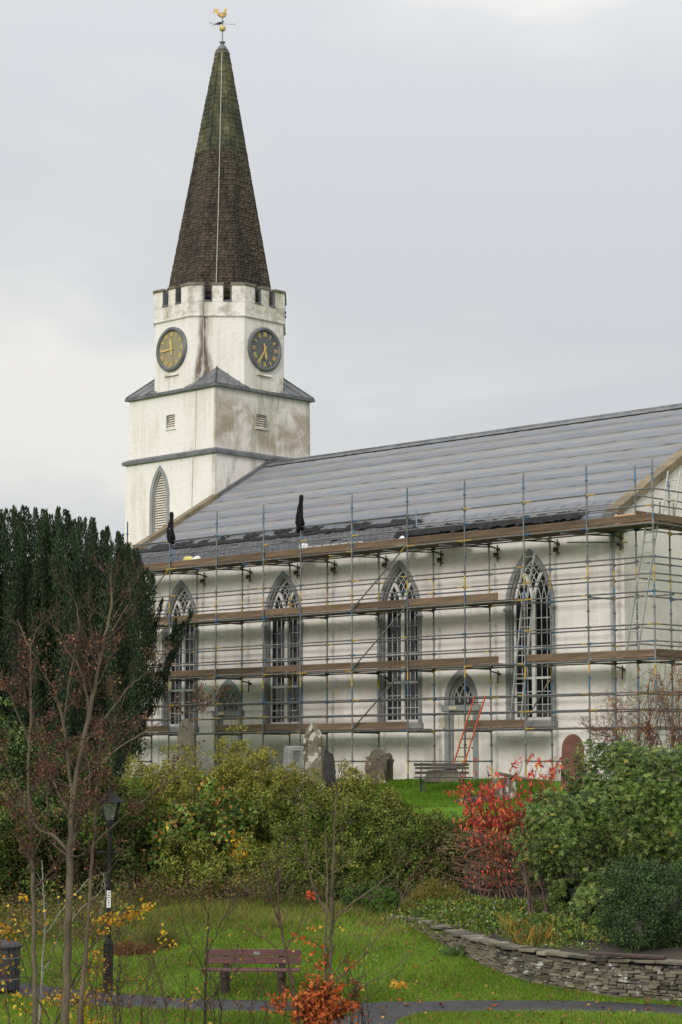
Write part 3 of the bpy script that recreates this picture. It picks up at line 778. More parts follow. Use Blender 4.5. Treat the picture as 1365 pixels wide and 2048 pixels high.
# battlements: a merlon round every corner and a short one in the middle of every face
MER, CRN = 20.45, 19.74
oc = octo(RO + .06, 0)
def lerp2(p, q, t): return (p[0] + (q[0] - p[0]) * t, p[1] + (q[1] - p[1]) * t)
def inward(p, d):
    v = Vector((TC[0] - p[0], TC[1] - p[1])); v.normalize(); return (p[0] + v.x * d, p[1] + v.y * d)
ocs = octo(RO + .06 - .20, 0)
oc_out = octo(RO + .115, 0); oc_in = octo(RO + .06 - .25, 0)
for k in range(8):
    p, q, r_ = oc[k - 1], oc[k], oc[(k + 1) % 8]; pi_, qi, ri = ocs[k - 1], ocs[k], ocs[(k + 1) % 8]
    t = 0.24
    poly = [lerp2(q, p, t), q[:2], lerp2(q, r_, t), lerp2(qi, ri, t), qi[:2], lerp2(qi, pi_, t)]
    m = MB().hexa([(*x, CRN) for x in poly], [(*x, MER) for x in poly]); mer = m.build('merlon', M['harl_oct'], church)
    po, qo, ro = oc_out[k - 1], oc_out[k], oc_out[(k + 1) % 8]; pi2, qi2, ri2 = oc_in[k - 1], oc_in[k], oc_in[(k + 1) % 8]; t2 = t + .022
    poly = [lerp2(qo, po, t2), qo[:2], lerp2(qo, ro, t2), lerp2(qi2, ri2, t2), qi2[:2], lerp2(qi2, pi2, t2)]
    MB().hexa([(*x, MER + .002) for x in poly], [(*x, MER + .11) for x in poly]).build('merlon_cap', M['cap'], mer, bevel=.012)
    poly = [lerp2(q, r_, .405), lerp2(q, r_, .595), lerp2(qi, ri, .60), lerp2(qi, ri, .40)]
    mer = MB().hexa([(*x, CRN) for x in poly], [(*x, MER) for x in poly]).build('merlon', M['harl_oct'], church)
    poly = [lerp2(qo, ro, .388), lerp2(qo, ro, .612), lerp2(qi2, ri2, .618), lerp2(qi2, ri2, .382)]
    MB().hexa([(*x, MER + .002) for x in poly], [(*x, MER + .11) for x in poly]).build('merlon_cap', M['cap'], mer, bevel=.012)
    for t0, t1 in ((.247, .400), (.600, .753)):
        for ta, tb in ((t0 - .006, t0 + .012), (t1 - .012, t1 + .006)):     # lead cheeks of the gap
            poly = [lerp2(q, r_, ta), lerp2(q, r_, tb), lerp2(qi, ri, tb), lerp2(qi, ri, ta)]
            MB().hexa([(*x, CRN + .03) for x in poly], [(*x, MER - .02) for x in poly]).build('lead_cheek', M['lead'], church)
        poly = [lerp2(qo, ro, t0), lerp2(qo, ro, t1), lerp2(qi2, ri2, t1), lerp2(qi2, ri2, t0)]
        MB().hexa([(*x, CRN + .02) for x in poly], [(*x, CRN + .075) for x in poly]).build('crenel_lead', M['lead'], church, bevel=.01)

# ---- two clocks
def clock(axis, tilt_m, tilt_h, dial, hand):
    """dial in the local x-z plane facing -y"""
    o = empty('clock'); o.parent = church
    if axis == 'S': o.location = (TC[0], TC[1] - RO - .001, 17.87)
    else: o.location = (TC[0] + RO + .001, TC[1], 17.87); o.rotation_euler = (0, 0, math.pi / 2)
    def ring(r0, r1, y0, y1, n=48):
        m = MB()
        prof = [(r0, y1), (r0, y0 + .02), (r0 + .03, y0), (r1 - .05, y0), (r1, y0 + .035), (r1, y1)]
        for k in range(n):
            a = 2 * math.pi * k / n
            for r, y in prof: m.v.append((r * math.cos(a), y, r * math.sin(a)))
        L = len(prof)
        for k in range(n):
            for j in range(L - 1): m.f.append((k * L + j, ((k + 1) % n) * L + j, ((k + 1) % n) * L + j + 1, k * L + j + 1))
        return m
    ring(.79, .95, -.13, 0).build('rim', M['lead'], o, smooth_=True)
    d = MB(); n = 48; d.v = [(0, -.045, 0)] + [(.80 * math.cos(2 * math.pi * k / n), -.045, .80 * math.sin(2 * math.pi * k / n)) for k in range(n)]; d.f = [(0, 1 + k, 1 + (k + 1) % n) for k in range(n)]
    d.build('dial', dial, o)
    names = ['XII', 'I', 'II', 'III', 'IIII', 'V', 'VI', 'VII', 'VIII', 'IX', 'X', 'XI']
    H = .20
    for k, s in enumerate(names):
        m = MB(); wd = {'I': .040, 'V': .085, 'X': .085}; tot = sum(wd[ch] for ch in s) + .014 * (len(s) - 1); x = -tot / 2
        for ch in s:
            w = wd[ch]; y = -.062
            if ch == 'I': m.bar((x + w / 2, y, -H / 2), (x + w / 2, y, H / 2), .032, .01, (0, 1, 0))
            elif ch == 'V':
                m.bar((x, y, H / 2), (x + w / 2, y, -H / 2), .032, .01, (0, 1, 0)); m.bar((x + w, y - .003, H / 2), (x + w / 2, y - .003, -H / 2), .022, .01, (0, 1, 0))
            else:
                m.bar((x, y, H / 2), (x + w, y, -H / 2), .032, .01, (0, 1, 0)); m.bar((x + w, y - .003, H / 2), (x, y - .003, -H / 2), .022, .01, (0, 1, 0))
            x += w + .014
        a = -2 * math.pi * k / 12
        m.build('numeral', hand, o, pos=(.645 * math.sin(-a), 0, .645 * math.cos(a)), rot=(0, -a, 0))
    def hand_(nm, L, tail, wd, y, turn):
        m = MB().hexa([(-wd * .6, y, -tail), (wd * .6, y, -tail), (wd, y, 0), (-wd, y, 0)], [(-wd * .6, y - .012, -tail), (wd * .6, y - .012, -tail), (wd, y - .012, 0), (-wd, y - .012, 0)])
        m.hexa([(-wd, y, .001), (wd, y, .001), (wd * 1.25, y, L * .72), (0, y, L), (-wd * 1.25, y, L * .72)], [(-wd, y - .012, .001), (wd, y - .012, .001), (wd * 1.25, y - .012, L * .72), (0, y - .012, L), (-wd * 1.25, y - .012, L * .72)])
        return m.build(nm, hand, o, rot=(0, turn, 0))
    hand_('minute_hand', .68, .16, .034, -.085, tilt_m); hand_('hour_hand', .48, .26, .055, -.07, tilt_h)
    m = MB()
    if axis == 'S' or True: m.hexa([(-.42, -.10, -1.14), (.42, -.10, -1.14), (.42, 0, -1.14), (-.42, 0, -1.14)], [(-.42, -.07, -1.07), (.42, -.07, -1.07), (.42, 0, -1.03), (-.42, 0, -1.03)])
    m.build('ledge', M['harl_oct'], o)
    return o
TAU = 2 * math.pi
clock('S', TAU * 44.5 / 60, TAU * (11.75 / 12), M['dial_brown'], M['gilt_old'])
clock('E', TAU * 35.5 / 60, TAU * (5.6 / 12), M['dial_grey'], M['gilt_old'])

# ---- spire
Z0, Z1, A0, A1 = 19.9, 31.45, 2.33, .285
ZS = 26.72
def spire_material(name, upper):
    q = Nodes(name)
    n = q.noise(0.8, 6, 0.66, coord='World', mscale=(1, 1, 0.45)); n2 = q.noise(3.5, 5, 0.7, coord='World'); n3 = q.noise(0.5, 4, 0.6, coord='World', mscale=(2.2, 2.2, 0.3))
    if upper:
        c = q.mix(q.ramp(n2, 0.35, 0.7), (0.075, 0.074, 0.037), (0.135, 0.124, 0.068))
        c = q.mix(q.ramp(n, 0.42, 0.60, 0, .85), c, (0.028, 0.034, 0.021))
    else:
        c = q.mix(q.ramp(n2, 0.35, 0.7), (0.050, 0.038, 0.029), (0.095, 0.071, 0.053))
        c = q.mix(q.ramp(n3, 0.46, 0.62, 0, .8), c, (0.024, 0.021, 0.019))
        g = q.math('MULTIPLY', q.ramp(q.xyz('World')[0], -4.9, -3.6), q.ramp(n, 0.45, 0.6)); c = q.mix(q.math('MULTIPLY', g, .6), c, (0.050, 0.050, 0.034))
        gz = q.math('MULTIPLY', q.ramp(q.math('ADD', q.xyz('World')[2], q.math('MULTIPLY', n2, 2.0)), 29.4, 31.6), q.ramp(n2, .4, .6)); c = q.mix(q.math('MULTIPLY', gz, .3), c, (0.085, 0.082, 0.042))
        lic = q.ramp(q.voro(2.3, coord='World'), 0.06, 0.035); c = q.mix(q.math('MULTIPLY', lic, q.ramp(n3, 0.5, 0.56)), c, (0.42, 0.42, 0.38))
    isl = q.n.new('ShaderNodeNewGeometry').outputs['Random Per Island']
    rv = q.math('FRACT', q.math('ADD', isl, q.rand()))
    c = q.mix(1.0, c, q.mix(rv, (0.80, 0.80, 0.80) if upper else (0.90, 0.90, 0.90), (1.22, 1.20, 1.16) if upper else (1.09, 1.085, 1.07)), 'MULTIPLY')
    q.base(c, 0.85, 0, 0.25); q.bump(q.noise(12, 4, 0.65, coord='World'), 0.5, 0.02); return q.m
M['sp_up'] = spire_material('mossy spire slabs', True); M['sp_lo'] = spire_material('dark spire slates', False)
def apo(z): return A0 + (A1 - A0) * (z - Z0) / (Z1 - Z0)
spire = MB().hexa(octo(apo(Z0) - .05, Z0), octo(apo(Z1) - .02, Z1)).build('spire', M['sp_lo'], church)
r = np.random.default_rng(21); slope = math.atan((A0 - A1) / (Z1 - Z0))
def spire_slate(face, z, u, w, h, th, lift):
    """matrix in church space of one slate on a face of the spire"""
    ang = face * math.pi / 4
    T = Matrix.Translation((TC[0], TC[1], 0)) @ Matrix.Rotation(ang, 4, 'Z') @ Matrix.Translation((apo(z) + lift, u, z)) @ Matrix.Rotation(-slope - (0.075 if h > .16 else .035) + r.normal() * .015, 4, 'Y') @ Matrix.Rotation(r.normal() * .01, 4, 'X') @ Matrix.Diagonal((th, w, h, 1))
    return T
lows, n_part = [], 0
unit_box = MB().box(-.5, .5, -.5, .5, -.5, .5).mesh('slate', M['sp_up'])
z = 20.0
while z < Z1 - .05:
    up = z > ZS; h = (0.215 if up else 0.128) * r.uniform(.9, 1.1); hw = apo(z + h / 2) * T8; wd = 0.34 if up else 0.215
    for face in range(8):
        n = max(1, int(round(2 * hw / wd))); cuts = np.linspace(-hw, hw, n + 1)
        cuts[1:-1] += r.normal(size=n - 1) * wd * .22
        if n > 1 and int(z * 50) % 2: cuts[1:-1] += wd * .22 * (1 if face % 2 else -1)
        for k in range(n):
            w = cuts[k + 1] - cuts[k] - (.016 if up else .006)
            if w < .03: continue
            T = spire_slate(face, z + h / 2, (cuts[k] + cuts[k + 1]) / 2, w, h * 1.12, .04 if up else .022, r.uniform(0.0, .018))
            if up and face in (5, 6, 7, 0, 4) and n_part < 298:
                o = bpy.data.objects.new('slate', unit_box); COL.objects.link(o); o.parent = spire; o.matrix_local = T; n_part += 1
            else: lows.append((np.array(T), up))
    z += h
link('slates', boxes_mesh('slates', [t for t, u in lows if not u], M['sp_lo']), spire, kind='stuff')
if any(u for _, u in lows): link('slates', boxes_mesh('slates', [t for t, u in lows if u], M['sp_up']), spire, kind='stuff')
capm = MB().lathe([(.335, 31.42), (.335, 31.50), (.245, 31.53), (.25, 31.60), (.20, 31.74), (.10, 31.86), (.07, 31.94), (.13, 31.96), (.13, 32.0), (.03, 32.03)], 16, (TC[0], TC[1], 0))
capm.build('lead_cap', M['lead'], spire, smooth_=True)
# lightning conductor down the spire and the tower
def spire_edge_point(z, face_ang, u): return (TC[0] + (apo(z) + .06) * math.cos(face_ang) - u * math.sin(face_ang), TC[1] + (apo(z) + .06) * math.sin(face_ang) + u * math.cos(face_ang), z)
fa = -math.pi / 4
MB().tube([spire_edge_point(31.4, fa, .0), spire_edge_point(28, fa, -.02), spire_edge_point(24, fa, -.05), spire_edge_point(20.5, fa, -.09)], .016, 5).build('lightning_conductor', M['tape'], church)
cx, cy = -18.03 + .02, 7.2 - .10
MB().tube([(cx, cy, 20.55), (cx, cy, 19.2), (cx + .03, cy + .05, 19.0), (cx + .03, cy + .07, 16.9), (cx, cy - .25, 16.35), (cx - .25, 6.62, 16.05), (cx - .25, 6.70, 15.9)], .016, 5).build('lightning_conductor', M['tape'], church)
MB().tube([(-18.0, 6.79, 15.95), (-18.0, 6.78, 13.5), (-18.0, 6.55, 13.42), (-18.05, 6.68, 13.1), (-18.1, 6.68, 10.6)], .016, 5).build('lightning_conductor', M['tape'], church)

# ---- weather vane
vane = empty('weather_vane'); vane.parent = church; vane.location = (TC[0], TC[1], 0)
MB().tube([(0, 0, 31.95), (0, 0, 33.15)], .026, 8).build('rod', M['copper'], vane)
prof = [(.145 * math.sin(math.pi * k / 12) + .002, 32.62 - .145 * math.cos(math.pi * k / 12)) for k in range(13)]
MB().lathe(prof, 18).build('ball', M['gilt_old'], vane, smooth_=True)
ang0 = math.radians(44.3)                        # towards the viewer's right in church space
ux, uy = math.cos(ang0), math.sin(ang0)
am = MB()
am.tube([(-.50 * ux, -.50 * uy, 32.86), (.50 * ux, .50 * uy, 32.80)], .010, 5).tube([(.3 * uy, -.3 * ux, 32.83), (-.45 * uy, .45 * ux, 32.83)], .010, 5)
am.build('direction_arms', M['copper'], vane)
for s in (-1, 1):
    for dz, L in ((.05, .05), (-.04, .06)):
        MB().bar((s * .50 * ux, s * .50 * uy, 32.83 - s * .03), (s * (.50 + L) * ux, s * (.50 + L) * uy, 32.83 - s * .03 + dz), .014, .02).build('arm_letter', M['copper'], vane)
# cockerel: outline with a rounded, lens-shaped body
outl = [(-.06, .0), (.05, .0), (.14, .03), (.175, .10), (.165, .18), (.15, .24), (.175, .285), (.215, .30), (.175, .325), (.165, .36), (.13, .375), (.11, .405), (.10, .37), (.105, .34), (.085, .30), (.065, .22), (.03, .165), (-.03, .15), (-.09, .17), (-.125, .23), (-.145, .30), (-.20, .345), (-.28, .34), (-.335, .285), (-.355, .20), (-.34, .12), (-.315, .19), (-.285, .235), (-.25, .22), (-.235, .17), (-.205, .10), (-.15, .04)]
def thickness(p):
    return .012 + .055 * max(0, 1 - ((p[0] - .02) / .16) ** 2 - ((p[1] - .09) / .14) ** 2) ** .5 if abs(p[0] - .02) < .16 and abs(p[1] - .09) < .14 else .012
cm = bmesh.new(); tri = tessellate_polygon([[Vector((p[0], p[1], 0)) for p in outl]])
vs = [cm.verts.new((p[0], 0, p[1])) for p in outl]
for t in tri: cm.faces.new([vs[i] for i in t])
bmesh.ops.subdivide_edges(cm, edges=list(cm.edges), cuts=2, use_grid_fill=True)
bmesh.ops.triangulate(cm, faces=list(cm.faces))
top = list(cm.verts); fl = list(cm.faces); mp = {}
for v in top: mp[v] = cm.verts.new((v.co.x, thickness((v.co.x, v.co.z)), v.co.z))
bnd = [e for e in cm.edges if e.is_boundary]
for f in fl: cm.faces.new([mp[v] for v in reversed(f.verts)])
for e_ in bnd:
    a, b = e_.verts; cm.faces.new([a, b, mp[b], mp[a]])
for v in top: v.co.y = -thickness((v.co.x, v.co.z))
bmesh.ops.recalc_face_normals(cm, faces=list(cm.faces)); me = bpy.data.meshes.new('cockerel'); cm.to_mesh(me); cm.free(); me.materials.append(M['gilt'])
link('cockerel', me, vane, (-.02 * ux, -.02 * uy, 33.13), (0, 0, ang0), (1.12, 1.12, 1.12))
# a bird resting on the ball
bd = MB(); prof = [(0, .012), (.03, .03), (.10, .055), (.17, .062), (.24, .055), (.29, .034), (.33, .040), (.37, .034), (.40, .012)]
pts = [(-.20 + x * .9, 0, .10 + .28 * x + (0.03 if x > .3 else 0)) for x, _ in prof]
bd.tube(pts, [p for _, p in prof], 10)
bd.hexa([(-.33, -.035, .03), (-.17, -.03, .10), (-.17, .03, .10), (-.33, .035, .03)], [(-.33, -.035, .042), (-.17, -.03, .13), (-.17, .03, .13), (-.33, .035, .042)])
bd.tube([(.15, 0, .245), (.21, 0, .235)], [.014, .003], 6); bd.tube([(-.02, .025, .0), (-.03, .025, .12)], .007, 5); bd.tube([(-.02, -.025, .0), (-.03, -.025, .12)], .007, 5)
M['feather'] = simple('black feathers', (0.006, 0.007, 0.010), (0.014, 0.016, 0.026), 20, .45)
w_ = loc(TC[0] - .10 * ux, TC[1] - .10 * uy, 32.70)
bird = bd.build('bird', M['feather'], None, smooth_=True, pos=w_, rot=(0, 0, 0.12))
tag(bird, 'small black bird perched on the gilded ball under the weathercock', 'bird')
# ================================================================== SCAFFOLDING
YEL, BLU = (0.52, 0.35, 0.04), (0.04, 0.13, 0.24)
def tube_material(name, vertical):
    q = Nodes(name)
    n = q.noise(5.0, 5, 0.7); c = q.mix(q.ramp(n, 0.35, 0.7), (0.13, 0.132, 0.13), (0.235, 0.236, 0.23))
    c = q.mix(q.ramp(q.noise(2.0, 5, 0.7), 0.58, 0.75, 0, .7), c, (0.14, 0.085, 0.05))
    c = q.mix(1.0, c, q.mix(q.rand(), (0.70, 0.70, 0.72), (1.15, 1.15, 1.13)), 'MULTIPLY')
    wear = q.ramp(q.noise(14, 4, 0.7), 0.36, 0.5)
    if vertical:
        z = q.math('ADD', q.xyz()[2], q.math('MULTIPLY', q.rand(), 0.22))
        b = None
        for lo, hi, col in ((9.0, 9.45, BLU), (5.62, 5.95, BLU), (6.05, 6.5, YEL), (2.75, 3.15, BLU), (3.25, 3.6, YEL), (0.2, 0.65, YEL), (7.9, 8.05, BLU)):
            c = q.mix(q.math('MULTIPLY', band(q, z, lo, hi, 0.012), q.math('MULTIPLY', wear, .9)), c, col)
    else:
        g = q.n.new('ShaderNodeSeparateXYZ'); q.l.new(q.tc.outputs['Generated'], g.inputs[0]); x = g.outputs[0]; rr = q.rand()
        e0 = q.ramp(x, .118, .122, 1, 0); e1 = q.ramp(x, .898, .902)
        e0 = q.math('MULTIPLY', e0, q.math('GREATER_THAN', q.math('FRACT', q.math('MULTIPLY', rr, 7.3)), .55))
        e1 = q.math('MULTIPLY', e1, q.math('GREATER_THAN', q.math('FRACT', q.math('MULTIPLY', rr, 13.7)), .52))
        cc = q.mix(q.math('GREATER_THAN', q.math('FRACT', q.math('MULTIPLY', rr, 31.1)), .5), YEL, BLU)
        c = q.mix(q.math('MULTIPLY', q.math('MAXIMUM', e0, e1), q.math('MULTIPLY', wear, .92)), c, cc)
    q.base(c, 0.48, 0.45); return q.m
M['tube_v'] = tube_material('galvanised standard', True); M['tube_h'] = tube_material('galvanised ledger', False)
M['plank'] = simple('scaffold board', (0.095, 0.062, 0.036), (0.175, 0.115, 0.068), 2.2, 0.88, 0.35, 26, objvar=0.28, mscale=(0.35, 5, 5))
M['clamp'] = simple('rusty coupler', (0.035, 0.028, 0.024), (0.085, 0.055, 0.038), 9, 0.7)
M['alu'] = simple('aluminium ladder', (0.40, 0.40, 0.39), (0.55, 0.55, 0.53), 5, 0.42, metal=0.4)
M['orange_paint'] = simple('orange ladder paint', (0.52, 0.075, 0.022), (0.66, 0.12, 0.03), 6, 0.5, 0.1, 30)
scaf = empty('scaffolding', loc(0, 0, 0), ROTZ, 'tube scaffolding with brown boards along the wall of the church', 'scaffolding')
OUT = [-19.2, -16.67, -14.19, -11.71, -9.22, -6.73, -4.89, -2.42, 0.10, 2.56, 5.04, 7.54, 9.99]
BI = 1.30
def standard_mesh(top):
    m = MB().tube([(0, 0, -.02), (0, 0, top)], .0275, 8)
    z = 0.55
    while z < top - .3:
        m.lathe([(.030, 0), (.048, .008), (.052, .055), (.032, .068)], 8, (0, 0, z)); z += 0.5
    m.tube([(0, 0, -.02), (0, 0, .01)], .075, 8)
    return m.mesh('standard', M['tube_v'], smooth_=False)
ST_HI, ST_LO = standard_mesh(9.55), standard_mesh(7.75)
for i, a in enumerate(OUT):
    link('standard', ST_HI, scaf, (a, 0, 0), (random.gauss(0, .0015), random.gauss(0, .0015), 0))
    if i < len(OUT) - 1: link('standard', ST_LO, scaf, (a, BI, 0), (random.gauss(0, .0015), random.gauss(0, .0015), 0))
led_cache = {}
def ledger_mesh(L):
    k = round(L, 2)
    if k not in led_cache:
        m = MB().tube([(0.03, 0, 0), (k - .03, 0, 0)], .0235, 8); m.box(.02, .075, -.03, .03, -.035, .035).box(k - .075, k - .02, -.03, .03, -.035, .035)
        led_cache[k] = m.mesh('ledger', M['tube_h'])
    return led_cache[k]
def ledger(a0, b0, a1, b1, z, name='ledger'):
    d = math.hypot(a1 - a0, b1 - b0)
    return link(name, ledger_mesh(d), scaf, (a0, b0, z), (0, random.gauss(0, .0015), math.atan2(b1 - b0, a1 - a0)))
LV4 = [1.57, 3.57, 5.57, 7.60]
outer_rows = [z + d for z in LV4 for d in (0, .53, 1.03)]
inner_rows = [z + d for z in LV4[:3] for d in (0, .53, 1.03)] + [7.60]
for i in range(len(OUT) - 1):
    a0, a1 = OUT[i], OUT[i + 1]
    for z in outer_rows:
        if z < 3 and a0 in (-11.71, 7.54) and z > 1.6 and z < 2.3 and a0 == -11.71: continue
        ledger(a0, 0, a1, 0, z)
    if i < len(OUT) - 2:
        for z in inner_rows: ledger(a0, BI, a1, BI, z)
    if a0 in (-6.73, -4.89, -0.0, 0.10, 5.04, -16.67): ledger(a0, 0, a1, 0, .57)
for i, a in enumerate(OUT):
    for z in (.57, *LV4): 
        if i < len(OUT) - 1: ledger(a, 0, a, BI, z - .05 if z > 1 else z, 'transom')
# platforms: five boards to a bay, toe boards on edge along the outside
plank_cache = {}
def plank_mesh(L, w, h):
    k = (round(L, 2), w, h)
    if k not in plank_cache: plank_cache[k] = MB().box(0, k[0], 0, w, 0, h).mesh('board', M['plank'], bevel=.006)
    return plank_cache[k]
def platform(a0, a1, z, n=5, toe=True):
    for j in range(n):
        off = random.uniform(-.05, .05)
        link('board', plank_mesh(a1 - a0 - .02, .222, .038), scaf, (a0 + off, .055 + j * .238, z + .027 + random.uniform(0, .004)), (0, random.gauss(0, .001), random.gauss(0, .002)))
    if toe:
        link('toe_board', plank_mesh(a1 - a0 - .03, .036, .215), scaf, (a0 + .015, .032, z + .072 + random.uniform(-.004, .008)), (random.gauss(.01, .012), random.gauss(0, .002), 0))
for i in range(1, len(OUT) - 1):
    a0, a1 = OUT[i], OUT[i + 1]
    platform(a0, a1, 7.60)
    if a1 < 3.0: platform(a0, a1, 5.57)
    elif a0 == 2.56:
        platform(2.56, 3.94, 5.57); platform(2.56, 3.94, 3.57)
    if a1 < 3.0: platform(a0, a1, 3.57)
    if a0 >= 5.0: platform(a0, a1, 3.57)
    if a1 < -11 or (a0 > -9.5 and a1 < 0.2) or a0 == 2.56: platform(a0, a1, 1.57, 5)
platform(3.94, 5.04, 5.57, 2, False)
# putlogs under the top lift with clamps against the wall
for k in range(3, len(OUT) - 1):
    a = OUT[k]
    link('putlog', MB().tube([(a - .85, -.25, 7.50), (a + .02, BI + .22, 7.50)], .024, 8).mesh('putlog', M['tube_h']), scaf)
    c = MB().tube([(a + .02, BI + .03, 7.52), (a + .02, BI + .40, 7.44)], .024, 8).tube([(a + .05, BI + .32, 7.58), (a + .05, BI + .30, 7.05)], .024, 8)
    c.lathe([(.03, 0), (.06, .02), (.06, .06), (.03, .08)], 8, (a + .02, BI + .39, 7.40)); c.box(a - .03, a + .09, BI + .20, BI + .34, 7.22, 7.32)
    c.tube([(a + .02, BI + .15, 7.2), (a + .10, BI + .38, 7.14)], .02, 6)
    c.build('wall_tie', M['clamp'], scaf)
for a, z in ((-2.42, 3.45), (-9.22, 3.45), (2.56, 3.45), (7.54, 3.45)):
    c = MB().tube([(a + .02, BI + .03, z), (a + .02, BI + .40, z - .06)], .024, 8).tube([(a + .05, BI + .30, z + .04), (a + .05, BI + .28, z - .38)], .022, 8)
    c.lathe([(.03, 0), (.06, .02), (.06, .06), (.03, .08)], 8, (a + .02, BI + .38, z - .11)); c.build('wall_tie', M['clamp'], scaf)
def brace(a0, z0, a1, z1, b=-.05):
    MB().tube([(a0, b, z0), (a1, b, z1)], .025, 8).build('brace', M['tube_h'], scaf)
brace(-2.42, 1.6, .10, 3.62); brace(-2.42, 3.6, .10, 5.62); brace(-2.42, 5.6, .10, 7.62)
brace(-14.19, 1.6, -11.71, 3.62); brace(-14.19, 3.6, -11.71, 5.62); brace(-14.19, 5.6, -11.71, 7.62); brace(3.9, 1.62, 5.04, 3.1, BI - .1)
MB().tube([(6.4, .45, 7.30), (7.9, BI + .25, 7.28)], .024, 8).build('putlog', M['tube_h'], scaf)
# upright puncheons on the boards beside the roof edge
for a in (-13.1, -10.6, -8.1, -6.1, -3.6): MB().tube([(a, BI - .02, 7.55), (a, BI - .02, 8.55)], .024, 8).build('roof_edge_post', simple('blue tube paint', BLU, (0.10, 0.22, 0.36), 8, .5) if 'bp' not in M else M['bp'], scaf)
M['bp'] = simple('pale blue tube', (0.05, 0.20, 0.36), (0.22, 0.28, 0.32), 4, .5)
MB().tube([(-.75, BI + .15, 7.66), (-1.0, BI + .35, 9.05)], .022, 8).build('leaning_tube', M['bp'], scaf)
# return round the near gable
GB = [0.0, 2.35, 4.8]; GI = 8.62
for b in GB[1:]: link('standard', ST_HI, scaf, (9.99, b, 0)); 
for b in (1.0, 2.75, 5.2): link('standard', ST_HI, scaf, (GI, b, 0))
for z in outer_rows:
    for b0, b1 in zip(GB[:-1], GB[1:]): ledger(9.99, b0, 9.99, b1, z)
for z in outer_rows:
    ledger(GI, 1.0, GI, 2.75, z); ledger(GI, 2.75, GI, 5.2, z)
    if z in LV4 or z < 7.5: ledger(7.54, BI, GI, 1.0, z - .03)
for z in LV4:
    for b in (1.0, 2.75): ledger(GI, b, 9.99, b + .02, z - .05, 'transom')
def platform_g(b0, b1, z):
    for j in range(5): link('board', plank_mesh(b1 - b0 - .02, .222, .038), scaf, (9.93 - j * .238, b0, z + .068 + random.uniform(0, .003)), (0, 0, math.pi / 2))
    link('toe_board', plank_mesh(b1 - b0 - .03, .036, .215), scaf, (9.955, b0 + .015, z + .085), (0, 0, math.pi / 2))
for z in (3.57, 7.60):
    platform_g(0.05, 2.40, z); platform_g(2.42, 4.8, z)
link('toe_board', plank_mesh(2.0, .036, .34), scaf, (9.05, .45, 7.74), (0, 0, math.pi / 2))
for b in (.9, 1.6): MB().tube([(9.6, b, 7.6), (9.6, b, 8.35)], .024, 8).build('roof_edge_post', M['tube_h'], scaf)

# ================================================================== LADDERS
def ladder(p_foot, p_top, width_dir, w, mat, rung_mat, label, step=.26, rail=.026, overlap=None):
    p0, p1 = Vector([float(c) for c in loc(*p_foot)]), Vector([float(c) for c in loc(*p_top)])
    wd = Vector([float(c) for c in (E_ * width_dir[0] + N_ * width_dir[1])]).normalized()
    o = empty('ladder', p0, 0, label, 'ladder', 'ladders on the scaffolding')
    T = p1 - p0; L = T.length; t = T.normalized(); rail = rail * 1.35
    for s in (-1, 1):
        MB().bar(wd * (s * w / 2), T + wd * (s * w / 2), rail, rail * 1.9, t.cross(wd)).build('rail', mat, o, bevel=.003)
    d = .2
    while d < L - .1:
        MB().tube([t * d - wd * w / 2, t * d + wd * w / 2], .018, 6).build('rung', rung_mat, o); d += step
    return o
ladder((2.50, -.50, -.05), (3.34, -.16, 2.62), (1, .15), .40, M['orange_paint'], M['clamp'], 'orange painted ladder leaning on the scaffold before the small door', .30, .021)
ladder((3.90, .86, 1.62), (4.50, .88, 5.9), (1, .1), .40, M['alu'], M['alu'], 'aluminium ladder standing before the nearest tall church window, lower of two', .30)
ladder((4.42, .62, 5.62), (4.72, .70, 7.1), (1, .1), .36, M['alu'], M['alu'], 'short aluminium ladder before the arched head of the nearest tall window', .30)
ladder((8.74, .50, 3.66), (9.66, .50, 8.0), (1, .1), .40, M['alu'], M['alu'], 'long aluminium ladder at the near corner, up to the top boards', .30)
ladder((9.35, 1.6, 7.68), (9.62, 1.65, 9.35), (1, .35), .38, M['alu'], M['alu'], 'short aluminium ladder rising above the top boards by the gable', .30)

# ================================================================== LOOSE THINGS ON THE SCAFFOLD
M['cloth_black'] = simple('black waterproof cloth', (0.006, 0.006, 0.008), (0.014, 0.014, 0.017), 6, 0.8, 0.6, 12, spec=.15)
def hung_coat(a, top, label, w=.20, L=.95, skew=0.0):
    m = MB(); n = 12; prof = [(0, .045), (.03, .075), (.12, .082), (.22, .070), (.35, .085), (.55, .115), (.78, .135), (.93, .125), (1.0, .10)]
    rr = random.Random(int(a * 10)); rings = []
    for t, r_ in prof:
        ring = []
        for k in range(n):
            g = 2 * math.pi * k / n; f = r_ * (1 + .38 * math.sin(3 * g + 5 * t) * min(1, t * 3) + rr.uniform(-.10, .10))
            ring.append((f * math.cos(g) * 1.15 + skew * t + .015 * math.sin(7 * t + a), f * math.sin(g) * .75, -t * L + (rr.uniform(-.09, .09) if t > .9 else 0)))
        rings.append(ring)
    for ring in rings: m.v += ring
    for i in range(len(rings) - 1):
        for k in range(n): m.f.append((i * n + k, i * n + (k + 1) % n, (i + 1) * n + (k + 1) % n, (i + 1) * n + k))
    m.f.append(tuple(range(n))); m.f.append(tuple((len(rings) - 1) * n + k for k in range(n)))
    p = loc(a, 0.0, top)
    o = m.build('coat', M['cloth_black'], None, smooth_=True, pos=p, rot=(0, 0, ROTZ)); tag(o, label, 'coat', 'coats hung on scaffold poles')
hung_coat(-11.70, 9.72, 'black coat hung on the scaffold pole nearest the yew tree', L=1.15)
hung_coat(-4.88, 9.75, 'black coat hung on the scaffold pole between second and third tall windows', L=1.25, skew=-.06)
M['bag_white'] = simple('white plastic sack', (0.66, 0.66, 0.64), (0.78, 0.78, 0.76), 5, .45, .4, 10)
